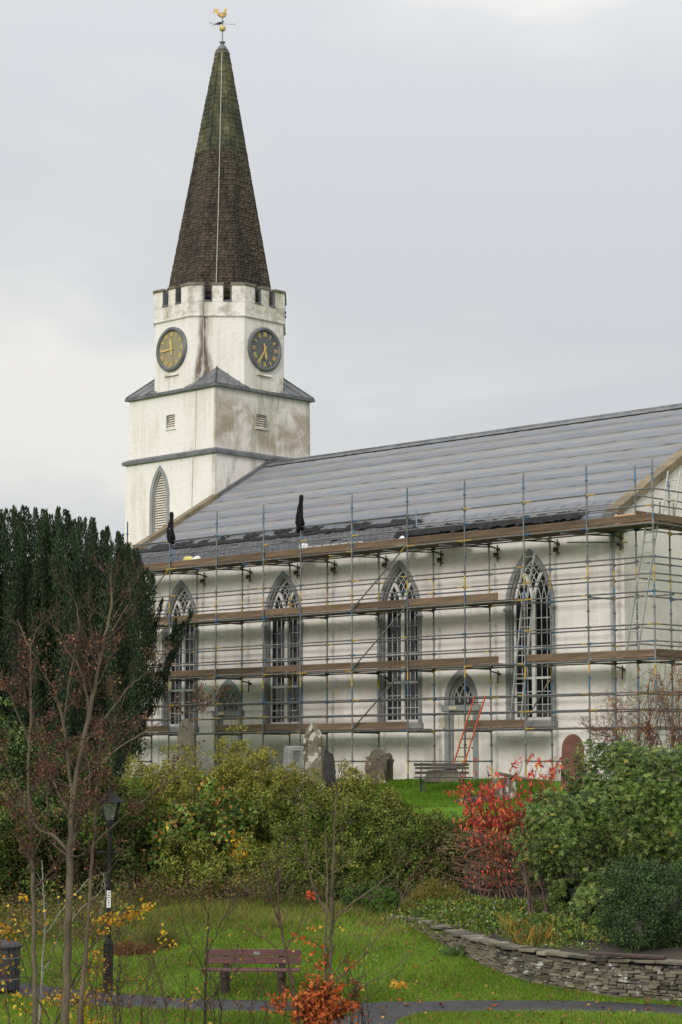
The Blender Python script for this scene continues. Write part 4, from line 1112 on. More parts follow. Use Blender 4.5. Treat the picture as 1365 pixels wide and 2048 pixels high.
M['bag_yellow'] = simple('yellow printed sack', (0.62, 0.50, 0.06), (0.72, 0.64, 0.25), 5, .45, .4, 10)
M['tarp'] = simple('dark green tarpaulin', (0.010, 0.035, 0.022), (0.020, 0.058, 0.038), 4, .5, .6, 9)
def lump(name, p, size, mat, label, cat, seed, part=None):
    r_ = np.random.default_rng(seed); bm = bmesh.new(); bmesh.ops.create_icosphere(bm, subdivisions=3, radius=1)
    k = r_.normal(size=(7, 3)) * 2.2; ph = r_.uniform(0, 6.28, 7)
    for v in bm.verts:
        c = np.array(v.co); f = 1 + .09 * sum(math.sin(k[i] @ c + ph[i]) for i in range(7)) * .6
        v.co = Vector((c[0] * size[0] * f, c[1] * size[1] * f, max(-.55, c[2]) * size[2] * f + size[2] * .55))
    me = bpy.data.meshes.new(name); bm.to_mesh(me); bm.free(); me.materials.append(mat); me.polygons.foreach_set('use_smooth', [True] * len(me.polygons))
    return tag(link(name, me, None, p, (0, 0, ROTZ)), label, cat)
lump('plastic_sack', loc(-11.2, .42, 7.67), (.34, .16, .24), M['bag_yellow'], 'yellow sack lying on the top boards beside the first hung coat', 'sack', 3)
lump('plastic_sack', loc(-10.75, .42, 7.67), (.26, .16, .26), M['bag_white'], 'white sack lying on the top boards right of the yellow sack', 'sack', 4)
lump('plastic_sack', loc(-5.1, .35, 7.67), (.22, .16, .30), M['bag_white'], 'white sack on the top boards at the foot of the second coat', 'sack', 6)
lump('plastic_sack', loc(-1.0, .85, 7.67), (.22, .16, .26), M['bag_white'], 'white sack on the top boards below the leaning blue tube', 'sack', 8)
lump('tarpaulin', loc(-5.9, .75, 7.67), (.50, .26, .26), M['tarp'], 'dark green tarpaulin heaped left of the second hung coat', 'tarpaulin', 5)
lump('tarpaulin', loc(.55, 1.0, 7.67), (1.1, .20, .20), M['tarp'], 'dark green tarpaulin bundled by the black plastic along the eaves', 'tarpaulin', 9)
g_ = MB(); L_ = 2.5
for k in range(9):
    g0 = math.pi * k / 8
pts = [(-math.cos(math.pi * k / 8) * .07, -math.sin(math.pi * k / 8) * .06 + .06) for k in range(9)]
pts2 = [(-math.cos(math.pi * k / 8) * .063, -math.sin(math.pi * k / 8) * .054 + .06) for k in range(8, -1, -1)]
g_.prism([(p[0], p[1]) for p in pts + pts2], 'x', 0, L_)
gut = g_.build('gutter_length', simple('white gutter', (.62, .61, .58), (.70, .69, .66), 3, .5), None, pos=loc(-4.75, .28, 7.90), rot=(0, 0, ROTZ))
for k in range(6): MB().box(.25 + k * .42, .28 + k * .42, -.078, .078, .0, .07).build('bracket', M['clamp'], gut)
tag(gut, 'white length of gutter lying along the top boards', 'gutter')
bx_ = MB(); bx_.box(0, .9, 0, .04, 0, .34).box(0, .05, .04, .4, 0, .34)
crt = bx_.build('plywood_box', simple('raw plywood', (.52, .34, .19), (.62, .43, .25), 2, .8), None, pos=loc(8.1, .62, 7.68), rot=(0, 0, ROTZ), bevel=.004)
for k in range(3): MB().box(.05 + k * .38, .11 + k * .38, -.03, 0, -.02, .37).build('slat', simple('pale timber', (.56, .36, .19), (.64, .44, .26), 3, .8), crt)
tag(crt, 'pale plywood box on the top boards beside the gable coping', 'box')

# ================================================================== CHURCHYARD
M['stone_grey'] = simple('grey granite', (0.17, 0.17, 0.165), (0.26, 0.26, 0.25), 6, .8, .3, 40)
M['stone_black'] = simple('soot-black stone', (0.014, 0.014, 0.015), (0.05, 0.048, 0.045), 3, .75, .4, 14)
M['stone_red'] = simple('red granite', (0.095, 0.035, 0.020), (0.15, 0.058, 0.034), 5, .55, .15, 30)
def lichen(name, base0, base1, spot, amt, vs):
    q = Nodes(name); c = q.mix(q.ramp(q.noise(2.5, 6, .68), .35, .65), base0, base1)
    c = q.mix(q.ramp(q.noise(vs, 5, .62, mscale=(1, 1, .55), dist=.5), amt, amt + .06), c, spot)
    c = q.mix(q.ramp(q.noise(7, 4, .6), .56, .68, 0, .7), c, tuple(v * .35 for v in base0)); q.base(c, .92); q.bump(q.noise(16, 5, .65), .7, .03); return q.m
M['lichen_pale'] = lichen('lichened sandstone', (0.11, 0.098, 0.068), (0.21, 0.185, 0.13), (0.50, 0.48, 0.41), .53, 3.2)
M['lichen_brown'] = lichen('brown lichened stone', (0.072, 0.055, 0.037), (0.15, 0.11, 0.072), (0.52, 0.49, 0.43), .60, 5.0)
M['stone_moss'] = lichen('mossy headstone', (0.072, 0.065, 0.046), (0.15, 0.13, 0.09), (0.14, 0.14, 0.06), .58, 2.5)
def headstone(px, d, top_y, wpx, outline, mat, label, th=.16, rz=0.0, lean=0.0, base=None, extra=None, roll=0.0):
    """outline: unit profile (x from -.5 to .5, z from 0 to 1)"""
    p = at(px, top_y, d); g = tz(p[0], d) - .05; H = p[2] - g; w = wpx / FPX * d
    o = empty('gravestone', (p[0], d, g), rz, label, 'gravestone', 'gravestones in the churchyard')
    m = MB(); pts = [(x * w, z * H) for x, z in outline]; m.prism(pts, 'y', -th / 2, th / 2)
    s = m.build('headstone', mat, o, bevel=.012, rot=(lean, roll, 0))
    if base: MB().box(-w * base[0], w * base[0], -th * .8 - .05, th * .8 + .05, 0, base[1]).build('plinth', mat, o, bevel=.02)
    if extra: extra(o, w, H, th)
    return o
def round_top(sh=.72, n=12, w=.5, foot=.5):
    return [(-foot, 0), (foot, 0), (w, sh)] + [(w * math.cos(math.pi * k / n), sh + (1 - sh) * math.sin(math.pi * k / n)) for k in range(1, n)] + [(-w, sh)]
def pointed_top(sh=.70, n=8):
    R = []
    for k in range(1, n): a = math.radians(62) * k / n; R.append((.5 - (1 - math.cos(a)) * .94, sh + (1 - sh) * math.sin(a) / math.sin(math.radians(62))))
    return [(-.5, 0), (.5, 0), (.5, sh)] + R + [(0, 1)] + [(-x, z) for x, z in reversed(R)] + [(-.5, sh)]
def ogee_top():
    return [(-.42, 0), (.42, 0), (.42, .66), (.54, .68), (.54, .76), (.40, .78), (.33, .88), (.22, .95), (.08, .985), (0, 1), (-.08, .985), (-.22, .95), (-.33, .88), (-.40, .78), (-.54, .76), (-.54, .68), (-.42, .66)]
headstone(373, 62, 1437, 34, round_top(.82), M['stone_moss'], 'tall narrow brown headstone with rounded top before the farthest window', th=.2, base=(.75, .5))
headstone(476, 62, 1479, 24, [(-.5, 0), (.5, 0), (.47, .96), (.30, .97), (.22, 1), (-.1, 1), (-.2, .97), (-.47, .96)], M['stone_moss'], 'squat brown stone pillar beside the far small door', th=.34)
def obelisk_base(o, w, H, th):
    MB().hexa([(-w * .62, -w * .62, 0), (w * .62, -w * .62, 0), (w * .62, w * .62, 0), (-w * .62, w * .62, 0)], [(-w * .57, -w * .57, H * .55), (w * .57, -w * .57, H * .55), (w * .57, w * .57, H * .55), (-w * .57, w * .57, H * .55)]).build('pedestal', M['stone_grey'], o, bevel=.015)
def pedestal_stone():
    d = 61.5; p = at(588, 1492, d); g = tz(p[0], d) - .05; H = p[2] - g; w = .27
    o = empty('gravestone', (p[0], d, g), .35, 'pale grey granite pedestal stone left of the lichened arched headstone', 'gravestone', 'gravestones in the churchyard')
    def frus(h0, h1, w0, w1, nm):
        MB().hexa([(-w0, -w0, h0), (w0, -w0, h0), (w0, w0, h0), (-w0, w0, h0)], [(-w1, -w1, h1), (w1, -w1, h1), (w1, w1, h1), (-w1, w1, h1)]).build(nm, M['stone_grey'], o, bevel=.012)
    frus(0, H * .44, w * 1.10, w * 1.05, 'base_block'); frus(H * .44 + .001, H * .55, w * 1.05, w * .96, 'chamfer'); frus(H * .55 + .001, H - .05, w * .95, w * .84, 'die'); frus(H - .049, H, w * .84, w * .70, 'cap')
    for k in range(6): MB().box(-.12 + .01 * (k % 3), .12 - .02 * (k % 2), -w * .92 - .0, -w * .90 + .012, H * .90 - k * .055, H * .90 - k * .055 + .014).build('inscription_line', M['stone_black'], o)
pedestal_stone()
def arch_extra(o, w, H, th):
    MB().strip(arch_line(0, w * .36, H * .35, H * .72, H * .20, 8), w * .08, -th / 2 - .05, -th / 2 + .01).build('carved_arch', M['lichen_pale'], o)
    for s in (-1, 1):
        MB().tube([(s * w * .42, -th / 2 - .03, H * .3), (s * w * .42, -th / 2 - .03, H * .70)], w * .055, 8).build('colonnette', M['lichen_brown'], o)
        MB().box(s * w * .42 - w * .1, s * w * .42 + w * .1, -th / 2 - .09, -th / 2, H * .70, H * .735).build('capital', M['lichen_brown'], o, bevel=.008)
headstone(627, 60.5, 1443, 40, pointed_top(.70), M['lichen_pale'], 'tall pointed-arch headstone streaked with white lichen', th=.26, extra=arch_extra, base=(.62, .45))
headstone(655, 62.5, 1494, 30, [(-.5, 0), (.5, 0), (.5, .62), (.36, .86), (.10, .90), (-.1, 1), (-.3, .92), (-.5, .8)], M['stone_black'], 'black weathered headstone behind the lichened arched one', th=.2, rz=.3)
headstone(750, 67.2, 1513, 36, [(-.42, 0), (.72, 0), (.60, .25), (.52, .55), (.44, .80), (.25, .95), (0, 1), (-.25, .96), (-.46, .82), (-.52, .62)], M['lichen_brown'], 'leaning brown slab spotted with white lichen on the lawn', th=.14, lean=-.12, roll=-.04)
headstone(756, 68.2, 1497, 42, ogee_top(), M['stone_moss'], 'shouldered brown headstone behind the leaning slab', th=.2, rz=.1)
headstone(776, 68.6, 1505, 22, ogee_top(), M['stone_moss'], 'small shouldered headstone right behind the leaning slab', th=.2, rz=.5)
headstone(1146, 61.0, 1468, 46, [(-.56, 0), (.48, 0)] + [(.48 * math.cos(math.pi * k / 12), .72 + .28 * math.sin(math.pi * k / 12)) for k in range(0, 13)], M['stone_red'], 'red-brown rounded headstone above the rhododendron', th=.12, roll=.0)
def slab_extra(o, w, H, th):
    MB().box(-w * .7, w * .75, -.35, .3, 0, .09).build('loose_slab', M['stone_moss'], o, bevel=.02, pos=(.25, 0, H + .0), rot=(.1, .18, .2))
headstone(1007, 58.6, 1556, 42, [(-.5, 0), (.5, 0), (.52, .5), (.46, 1), (-.42, 1), (-.52, .55)], M['lichen_pale'], 'squat pale rough stone with a slab on it behind the red shrub', th=.5, rz=.2, extra=slab_extra)
def table_tomb():
    d = 66.0; x = xa(884, d); g = tz(x, d)
    o = empty('table_tomb', (x, d, g), -.1, 'low mossy table tomb behind the slatted churchyard bench', 'tomb')
    MB().hexa([(-.55, -.3, 0), (.55, -.3, 0), (.5, .3, 0), (-.5, .3, 0)], [(-.45, -.26, .38), (.5, -.26, .42), (.46, .28, .42), (-.4, .28, .38)]).build('chest', M['stone_moss'], o, bevel=.03)
    MB().hexa([(-.52, -.34, .40), (.60, -.34, .43), (.55, .34, .43), (-.46, .34, .40)], [(-.42, -.30, .50), (.58, -.30, .52), (.54, .32, .52), (-.36, .32, .49)]).build('top_slab', M['stone_moss'], o, bevel=.02)
table_tomb()
d_ = 57.6; x_ = xa(943, d_); g_z = tz(x_, d_)
fs = MB().hexa([(-.42, -.3, 0), (.5, -.34, 0), (.42, .3, 0), (-.36, .34, 0)], [(-.38, -.27, .11), (.45, -.3, .15), (.38, .27, .14), (-.32, .3, .1)]).build('fallen_slab', M['stone_black'], None, bevel=.02, pos=(x_, d_, g_z - .01), rot=(.05, -.08, .4))
tag(fs, 'dark broken slab lying flat at the lawn edge left of the red shrub', 'stone slab')

# slatted bench on the upper lawn
M['old_wood'] = simple('silvered dark wood', (0.030, 0.026, 0.022), (0.085, 0.075, 0.062), 4, .85, .4, 30, mscale=(.4, 4, 4))
M['iron'] = simple('painted iron', (0.018, 0.02, 0.02), (0.05, 0.055, 0.055), 5, .55)
def yard_bench():
    d = 63.0; x = xa(884, d); g = tz(x, d); o = empty('bench', (x, d, g), -.10, 'old dark slatted bench with iron legs on the upper lawn', 'bench', 'garden benches')
    L = .80
    for y, z in ((-.42, .42), (-.30, .43), (-.18, .43), (-.06, .42)): MB().box(-L, L, y - .045, y + .045, z - .015, z + .015).build('seat_slat', M['old_wood'], o, bevel=.005)
    for y, z in ((.02, .56), (.07, .70), (.10, .80)): MB().box(-L - (.04 if z > .75 else 0), L, y - .014, y + .014, z - .04, z + .04).build('back_slat', M['old_wood'], o, bevel=.005)
    for s in (-.62, .62):
        MB().tube([(s, .04, .0), (s, -.02, .25), (s, .0, .45), (s, .05, .62), (s, .125, .86)], .022, 6).build('leg', M['iron'], o)
        MB().tube([(s, -.44, .0), (s, -.42, .2), (s, -.45, .40), (s, -.2, .405), (s, .0, .40)], .022, 6).build('leg', M['iron'], o)
        MB().tube([(s, -.1, .37), (s + .10, -.2, .2), (s + .18, -.24, .0)], .018, 6).build('leg_brace', M['iron'], o)
yard_bench()

# ================================================================== PARK FURNITURE
M['maroon'] = simple('maroon stained board', (0.085, 0.030, 0.026), (0.125, 0.050, 0.040), 3, .6, .2, 30, mscale=(.4, 5, 5))
M['post_wood'] = simple('dark bench post', (0.028, 0.016, 0.014), (0.06, 0.032, 0.026), 5, .75, .3, 30)
def park_bench():
    d = 41.0; x = xa(508, d); g = tz(x, d); o = empty('bench', (x, d, g), -.06, 'maroon park bench on the lower lawn beside the path', 'bench', 'garden benches')
    for z in (.52, .665): MB().box(-.90, .93, -.03, .012, z, z + .13).build('back_board', M['maroon'], o, bevel=.006)
    MB().box(.02, .14, -.034, -.028, .69, .75).build('plaque', M['stone_grey'], o)
    for y in (-.46, -.33, -.20): MB().box(-.93, .93, y - .06, y + .058, .415, .455).build('seat_board', M['maroon'], o, bevel=.006)
    for s in (-.52, .56):
        MB().box(s - .062, s + .062, .014, .13, -.1, .78).build('post', M['post_wood'], o, bevel=.006)
        MB().box(s - .062, s + .062, -.28, -.16, -.1, .36).build('post', M['post_wood'], o, bevel=.006)
        MB().box(s - .055, s + .055, -.50, .0, .30, .412).build('seat_bearer', M['post_wood'], o, bevel=.006)
park_bench()
_q = Nodes('clear lantern glass'); _q.base((.9, .9, .9), .05); _t = _q.n.new('ShaderNodeBsdfTransparent'); _t.inputs[0].default_value = (.86, .88, .86, 1); _m = _q.n.new('ShaderNodeMixShader'); _m.inputs[0].default_value = .95
_q.l.new(_q.b.outputs[0], _m.inputs[1]); _q.l.new(_t.outputs[0], _m.inputs[2]); _q.l.new(_m.outputs[0], _q.out.inputs['Surface']); M['lantern_glass'] = _q.m
def lamp_post():
    d = 41.0; x = xa(222, d); g = tz(x, d); o = empty('lamp_post', (x, d, g), 0, 'black cast-iron lamp post with lantern behind the bare trees', 'lamp post')
    blk = simple('black gloss paint', (0.007, 0.007, 0.008), (0.016, 0.016, 0.017), 4, .6, spec=.2)
    MB().lathe([(.105, 0), (.105, .05), (.092, .06), (.092, .86), (.10, .90), (.06, .97), (.045, 1.0)], 14).build('base', blk, o)
    MB().lathe([(.044, 1.0), (.040, 2.0), (.036, 2.98), (.05, 3.0), (.05, 3.04), (.03, 3.06)], 12).build('shaft', blk, o)
    MB().tube([(-.26, 0, 2.62), (.26, 0, 2.62)], .016, 8).build('ladder_bar', blk, o)
    MB().lathe([(.03, 3.05), (.075, 3.10), (.085, 3.18), (.05, 3.24)], 12).build('lantern_cup', blk, o)
    MB().hexa([(-.09, -.09, 3.24), (.09, -.09, 3.24), (.09, .09, 3.24), (-.09, .09, 3.24)], [(-.17, -.17, 3.58), (.17, -.17, 3.58), (.17, .17, 3.58), (-.17, .17, 3.58)]).build('lantern_glass', M['lantern_glass'], o)
    for sx in (-1, 1):
        for sy in (-1, 1): MB().bar((sx * .092, sy * .092, 3.24), (sx * .172, sy * .172, 3.58), .02, .02).build('glazing_bar', blk, o)
    MB().hexa([(-.24, -.24, 3.58), (.24, -.24, 3.58), (.24, .24, 3.58), (-.24, .24, 3.58)], [(-.07, -.07, 3.76), (.07, -.07, 3.76), (.07, .07, 3.76), (-.07, .07, 3.76)]).build('lantern_roof', blk, o)
    MB().lathe([(.045, 3.76), (.04, 3.84), (.02, 3.88), (.035, 3.91), (.02, 3.95), (.004, 4.0)], 10).build('finial', blk, o)
    sg = MB().box(-.038, .038, -.052, -.046, 1.58, 1.90).build('notice_plate', simple('white enamel', (.66, .66, .66), (.74, .74, .74), 3, .4), o)
    for k, w in enumerate((.022, .018, .026, .02, .024, .016)): MB().box(-w, w, -.055, -.0525, 1.85 - k * .047, 1.868 - k * .047).build('sign_mark', M['stone_black'], sg)
lamp_post()
def litter_bin():
    d = 40.9; x = xa(8, d); g = tz(x, d); o = empty('litter_bin', (x, d, g), 0.15, 'dark slatted litter bin at the left edge beside the path', 'litter bin')
    dk = simple('dark recycled plastic', (0.022, 0.024, 0.028), (0.045, 0.048, 0.055), 4, .6, .2, 30)
    n = 14
    for k in range(n):
        a = 2 * math.pi * k / n; MB().box(-.072, .072, -.02, .02, .06, .82).build('slat', dk, o, bevel=.006, pos=(.36 * math.cos(a), .36 * math.sin(a), 0), rot=(0, 0, a + math.pi / 2))
    MB().lathe([(.33, .04), (.33, .80)], 20).build('liner', M['dark'], o)
    MB().lathe([(.40, .84), (.41, .88), (.36, .93), (.20, .97), (.02, .98)], 20).build('lid', dk, o)
    for z in (.25, .65): MB().lathe([(.385, z), (.39, z + .01), (.385, z + .02)], 20).build('hoop', M['stone_grey'], o)
litter_bin()

# ================================================================== DRY STONE WALLS
def stone_mesh(seed, mat):
    r_ = np.random.default_rng(seed); bm = bmesh.new(); bmesh.ops.create_cube(bm, size=1)
    for v in bm.verts: v.co += Vector([float(c) for c in r_.normal(size=3) * .055])
    bmesh.ops.bevel(bm, geom=list(bm.edges), offset=.09, segments=1, affect='EDGES', clamp_overlap=True)
    for v in bm.verts: v.co += Vector([float(c) for c in r_.normal(size=3) * .02])
    bmesh.ops.triangulate(bm, faces=[f for f in bm.faces if len(f.verts) > 4])
    me = bpy.data.meshes.new('stone'); bm.to_mesh(me); bm.free(); me.materials.append(mat); return me
def rubble_mat(name, a, b, pale):
    q = Nodes(name); c = q.mix(q.ramp(q.noise(0.9, 5, .65, coord='World'), .3, .7), a, b)
    rv = q.rand(); c = q.mix(1.0, c, q.mix(rv, (.55, .55, .57), (1.5, 1.44, 1.3)), 'MULTIPLY')
    sp = q.ramp(q.noise(6, 5, .65, coord='World', dist=.6), .56, .64); c = q.mix(q.math('MULTIPLY', sp, q.ramp(q.math('FRACT', q.math('MULTIPLY', rv, 9.7)), .35, .6)), c, pale)
    c = q.mix(q.ramp(q.noise(1.7, 4, .6, coord='World'), .55, .72, 0, .5), c, (0.045, 0.06, 0.018)); q.base(c, .9); q.bump(q.noise(22, 5, .7, coord='World'), .8, .025); return q.m
M['rubble'] = rubble_mat('dry stone', (0.080, 0.070, 0.051), (0.165, 0.147, 0.112), (0.46, 0.45, 0.41))
STONES = [stone_mesh(300 + k, M['rubble']) for k in range(14)]
WALL = np.array([(9.5, 38.6), (8.2, 39.2), (6.5, 39.85), (5.07, 40.5), (4.3, 41.2), (3.68, 42.0), (3.2, 42.85), (2.88, 43.7), (2.34, 45.3), (1.65, 47.2), (1.1, 48.4)])
WTOP = np.array([.76, .75, .73, .68, .63, .58, .53, .46, .34, .20, .06])
def wall_path(t):
    k = np.arange(len(WALL)); return np.array([np.interp(t, k, WALL[:, 0]), np.interp(t, k, WALL[:, 1])])
ts = np.linspace(0, len(WALL) - 1, 600); WP = np.stack([np.interp(ts, np.arange(len(WALL)), WALL[:, i]) for i in (0, 1)], -1)
for _ in range(60): WP[1:-1] = (WP[:-2] + 2 * WP[1:-1] + WP[2:]) / 4
WS = np.concatenate([[0], np.cumsum(np.linalg.norm(np.diff(WP, axis=0), axis=1))]); WT = unit(np.gradient(WP, axis=0))
def wall_at(s):
    p = np.array([np.interp(s, WS, WP[:, i]) for i in (0, 1)]); t = np.array([np.interp(s, WS, WT[:, i]) for i in (0, 1)]); return p, t / np.linalg.norm(t), float(np.interp(np.interp(s, WS, ts), np.arange(len(WALL)), WTOP))
drw = empty('dry_stone_wall', (*WALL[3], 0), 0, 'curved dry stone wall holding the planting bed beside the path', 'wall')
r = np.random.default_rng(77); items = []
W0 = np.array([*WALL[3], 0])
for row in range(17):
    s = 0.3 + r.uniform(0, .2); zrow = row * .058
    while s < WS[-1] - .1:
        w = r.uniform(.10, .36); h = r.uniform(.045, .075) * (1.6 if r.random() < .14 else 1)
        p, t, top = wall_at(s + w / 2); n = np.array([-t[1], t[0]])
        gz = tz(*p)
        if zrow + .05 < top - .03:
            ang = math.atan2(t[1], t[0]); off = r.normal() * .016 + .02
            pos = np.array([p[0] - n[0] * (.13 + off), p[1] - n[1] * (.13 + off), gz + zrow + h / 2 - .02]) - W0
            T = Matrix.Translation([float(c) for c in pos]) @ Matrix.Rotation(ang + r.normal() * .05, 4, 'Z') @ Matrix.Rotation(r.normal() * .04, 4, 'Y') @ Matrix.Rotation(r.normal() * .06, 4, 'X') @ Matrix.Diagonal((w - .008, .28, h, 1))
            items.append((p[1], r.integers(14), T))
        s += w + .004
s = 0.3                                                       # flat coping stones
while s < WS[-1] - .15:
    w = r.uniform(.28, .62); p, t, top = wall_at(s + w / 2); n = np.array([-t[1], t[0]]); gz = tz(*p); ang = math.atan2(t[1], t[0])
    pos = np.array([p[0] - n[0] * .16, p[1] - n[1] * .16, gz + top + .0]) - W0
    items.append((0, r.integers(14), Matrix.Translation([float(c) for c in pos]) @ Matrix.Rotation(ang + r.normal() * .04, 4, 'Z') @ Matrix.Rotation(r.normal() * .03, 4, 'Y') @ Matrix.Rotation(r.normal() * .04, 4, 'X') @ Matrix.Diagonal((w - .01, .40, .06, 1))))
    s += w
items = [it for it in items if it[2].translation.x + W0[0] < 7.6]
items.sort(key=lambda it: it[0])
Vr, Fr, nr = [], [], 0
for k, (_, si, T) in enumerate(items):
    if k < 296:
        o = bpy.data.objects.new('stone', STONES[si]); COL.objects.link(o); o.parent = drw; o.matrix_local = T
    else:
        me = STONES[si]; Vr += [tuple(T @ v.co) for v in me.vertices]; Fr += [tuple(i + nr for i in p.vertices) for p in me.polygons]; nr += len(me.vertices)
if Vr:
    me = bpy.data.meshes.new('stones'); me.from_pydata(Vr, [], Fr); me.materials.append(M['rubble']); link('stones', me, drw, kind='stuff')
core = MB(); step = 40
for i in range(0, len(WP) - step, step):                        # dark heart of the wall behind the face
    q0, t0, h0 = wall_at(WS[i]); q1, t1, h1 = wall_at(WS[i + step]); n0 = np.array([-t0[1], t0[0]]); n1 = np.array([-t1[1], t1[0]])
    a0, a1 = q0 - n0 * .12, q1 - n1 * .12; b0, b1 = q0 - n0 * .38, q1 - n1 * .38
    core.hexa([(*a0, tz(*q0) - .2), (*a1, tz(*q1) - .2), (*b1, tz(*q1) - .2), (*b0, tz(*q0) - .2)], [(*a0, tz(*q0) + h0 - .06), (*a1, tz(*q1) + h1 - .06), (*b1, tz(*q1) + h1 - .06), (*b0, tz(*q0) + h0 - .06)])
core.v = [tuple(np.array(v) - W0) for v in core.v]; core.build('wall_core', M['dark'], drw)
pl_p, pl_t, pl_h = wall_at(4.0)
q_, t_, h_ = wall_at(float(np.interp(5.55, -WP[:, 0] * -1, WS)) if False else 4.05)
pk = at(1256, 1927, 40.45)
pln = MB().box(-.72, .72, -.12, .12, 0, .06).build('timber_plank', M['post_wood'], None, bevel=.01, pos=(pk[0], pk[1] + .02, tz(pk[0], pk[1]) + .74), rot=(.02, .03, -.30))
tag(pln, 'dark brown timber plank lying on top of the dry stone wall', 'plank')

# planting bed behind the wall
M['soil'] = simple('leaf-strewn soil', (0.022, 0.016, 0.011), (0.05, 0.036, 0.022), 3, .95, .8, 12)
inner = []
for s in np.linspace(0, WS[-1], 40):
    p, t, top = wall_at(s); n = np.array([-t[1], t[0]]); inner.append((*(p - n * .25), tz(*p) + max(top, .02) - .05))
inner = np.array(inner); back = np.stack([np.linspace(14, 1.5, 40), np.full(40, 54.2), np.full(40, 1.55)], -1)
rows = [inner * (1 - u) + back * u for u in np.linspace(0, 1, 14)]
V = np.array(rows); V[1:, :, 2] += .05 * np.sin(V[1:, :, 0] * 2.1) * np.sin(V[1:, :, 1] * 1.7)
V[:, :, 2] = np.maximum(V[:, :, 2], terrain(V[:, :, 0], V[:, :, 1]) + .02)
i = np.arange(13)[:, None] * 40 + np.arange(39)[None]
tag(link('planting_bed', np_mesh('planting_bed', V, [np.stack([i, i + 1, i + 41, i + 40], -1).reshape(-1, 4)], M['soil'], smooth_=True)), kind='structure')
def bed_z(x, y):
    d2 = (V[:, :, 0] - x) ** 2 + (V[:, :, 1] - y) ** 2; k = np.argmin(d2); return float(V.reshape(-1, 3)[k, 2])
# retaining wall in the shade behind the bed
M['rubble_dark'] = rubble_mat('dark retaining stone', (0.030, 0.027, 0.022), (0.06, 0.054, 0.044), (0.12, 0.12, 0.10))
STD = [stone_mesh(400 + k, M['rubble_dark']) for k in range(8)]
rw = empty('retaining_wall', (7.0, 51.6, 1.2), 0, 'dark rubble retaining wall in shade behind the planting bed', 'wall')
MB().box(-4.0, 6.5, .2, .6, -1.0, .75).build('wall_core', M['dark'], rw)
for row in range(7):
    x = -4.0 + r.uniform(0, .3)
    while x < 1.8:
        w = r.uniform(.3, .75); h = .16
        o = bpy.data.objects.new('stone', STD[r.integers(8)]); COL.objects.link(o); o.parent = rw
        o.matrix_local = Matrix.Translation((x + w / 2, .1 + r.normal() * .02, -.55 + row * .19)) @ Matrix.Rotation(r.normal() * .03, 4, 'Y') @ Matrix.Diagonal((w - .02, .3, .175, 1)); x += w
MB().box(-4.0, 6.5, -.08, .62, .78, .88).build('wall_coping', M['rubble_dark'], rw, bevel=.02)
# ================================================================== VEGETATION
def leaf_material(name, rough=.6, trans=.16, spec=.12):
    q = Nodes(name); c = q.mix(1.0, q.attr('col'), q.mix(q.noise(9, 3, .6, coord='World'), (.75, .75, .75), (1.25, 1.25, 1.25)), 'MULTIPLY')
    q.base(c, rough, 0, spec)
    if trans:
        t = q.n.new('ShaderNodeBsdfTranslucent'); q.l.new(c, t.inputs['Color']); mx = q.n.new('ShaderNodeMixShader'); mx.inputs[0].default_value = trans
        q.l.new(q.b.outputs[0], mx.inputs[1]); q.l.new(t.outputs[0], mx.inputs[2]); q.l.new(mx.outputs[0], q.out.inputs['Surface'])
    return q.m
M['leaf'] = leaf_material('soft leaves'); M['leaf_gloss'] = leaf_material('glossy leaves', .5, .10, .16); M['needle'] = leaf_material('yew needles', .6, .08, .25)
M['grass'] = leaf_material('grass blades', .8, .35, .08); M['dead'] = leaf_material('withered leaves', .75, .2, .2)
def bark(name, a, b): return simple(name, a, b, 7, .9, .6, 30, mscale=(1, 1, .3))
M['bark_grey'] = bark('grey-brown bark', (0.062, 0.045, 0.030), (0.150, 0.112, 0.074)); M['bark_red'] = bark('reddish twigs', (0.062, 0.033, 0.026), (0.115, 0.066, 0.050)); M['bark_pale'] = bark('pale bark', (0.20, 0.185, 0.165), (0.33, 0.31, 0.28)); M['bark_tangle'] = bark('russet climber stems', (0.13, 0.060, 0.038), (0.26, 0.16, 0.11)); M['bark_dark'] = bark('dark stems', (0.030, 0.020, 0.015), (0.06, 0.042, 0.030))

def ell_points(ells, n, r_, front=.72):
    """points on a union of ellipsoids, those inside another one dropped; biased to the side one can see"""
    E = np.array(ells, float); area = (E[:, 3] * E[:, 5] + E[:, 3] * E[:, 4] + E[:, 4] * E[:, 5]); out_p, out_n = [], []; need = n
    while need > 0:
        i = r_.choice(len(E), need * 2, p=area / area.sum()); u = rand_unit(need * 2, r_)
        flip = (u[:, 1] > 0) & (r_.random(len(u)) < front); u[flip, 1] *= -1
        P = E[i, :3] + u * E[i, 3:6]; Nn = unit(u / E[i, 3:6]); ok = np.ones(len(P), bool)
        for e in E: ok &= (((P - e[:3]) / e[3:6]) ** 2).sum(1) > .93
        ok &= P[:, 2] > terrain(P[:, 0], P[:, 1]) - .1
        P, Nn = P[ok][:need], Nn[ok][:need]; out_p.append(P); out_n.append(Nn); need -= len(P)
    return np.concatenate(out_p), np.concatenate(out_n)
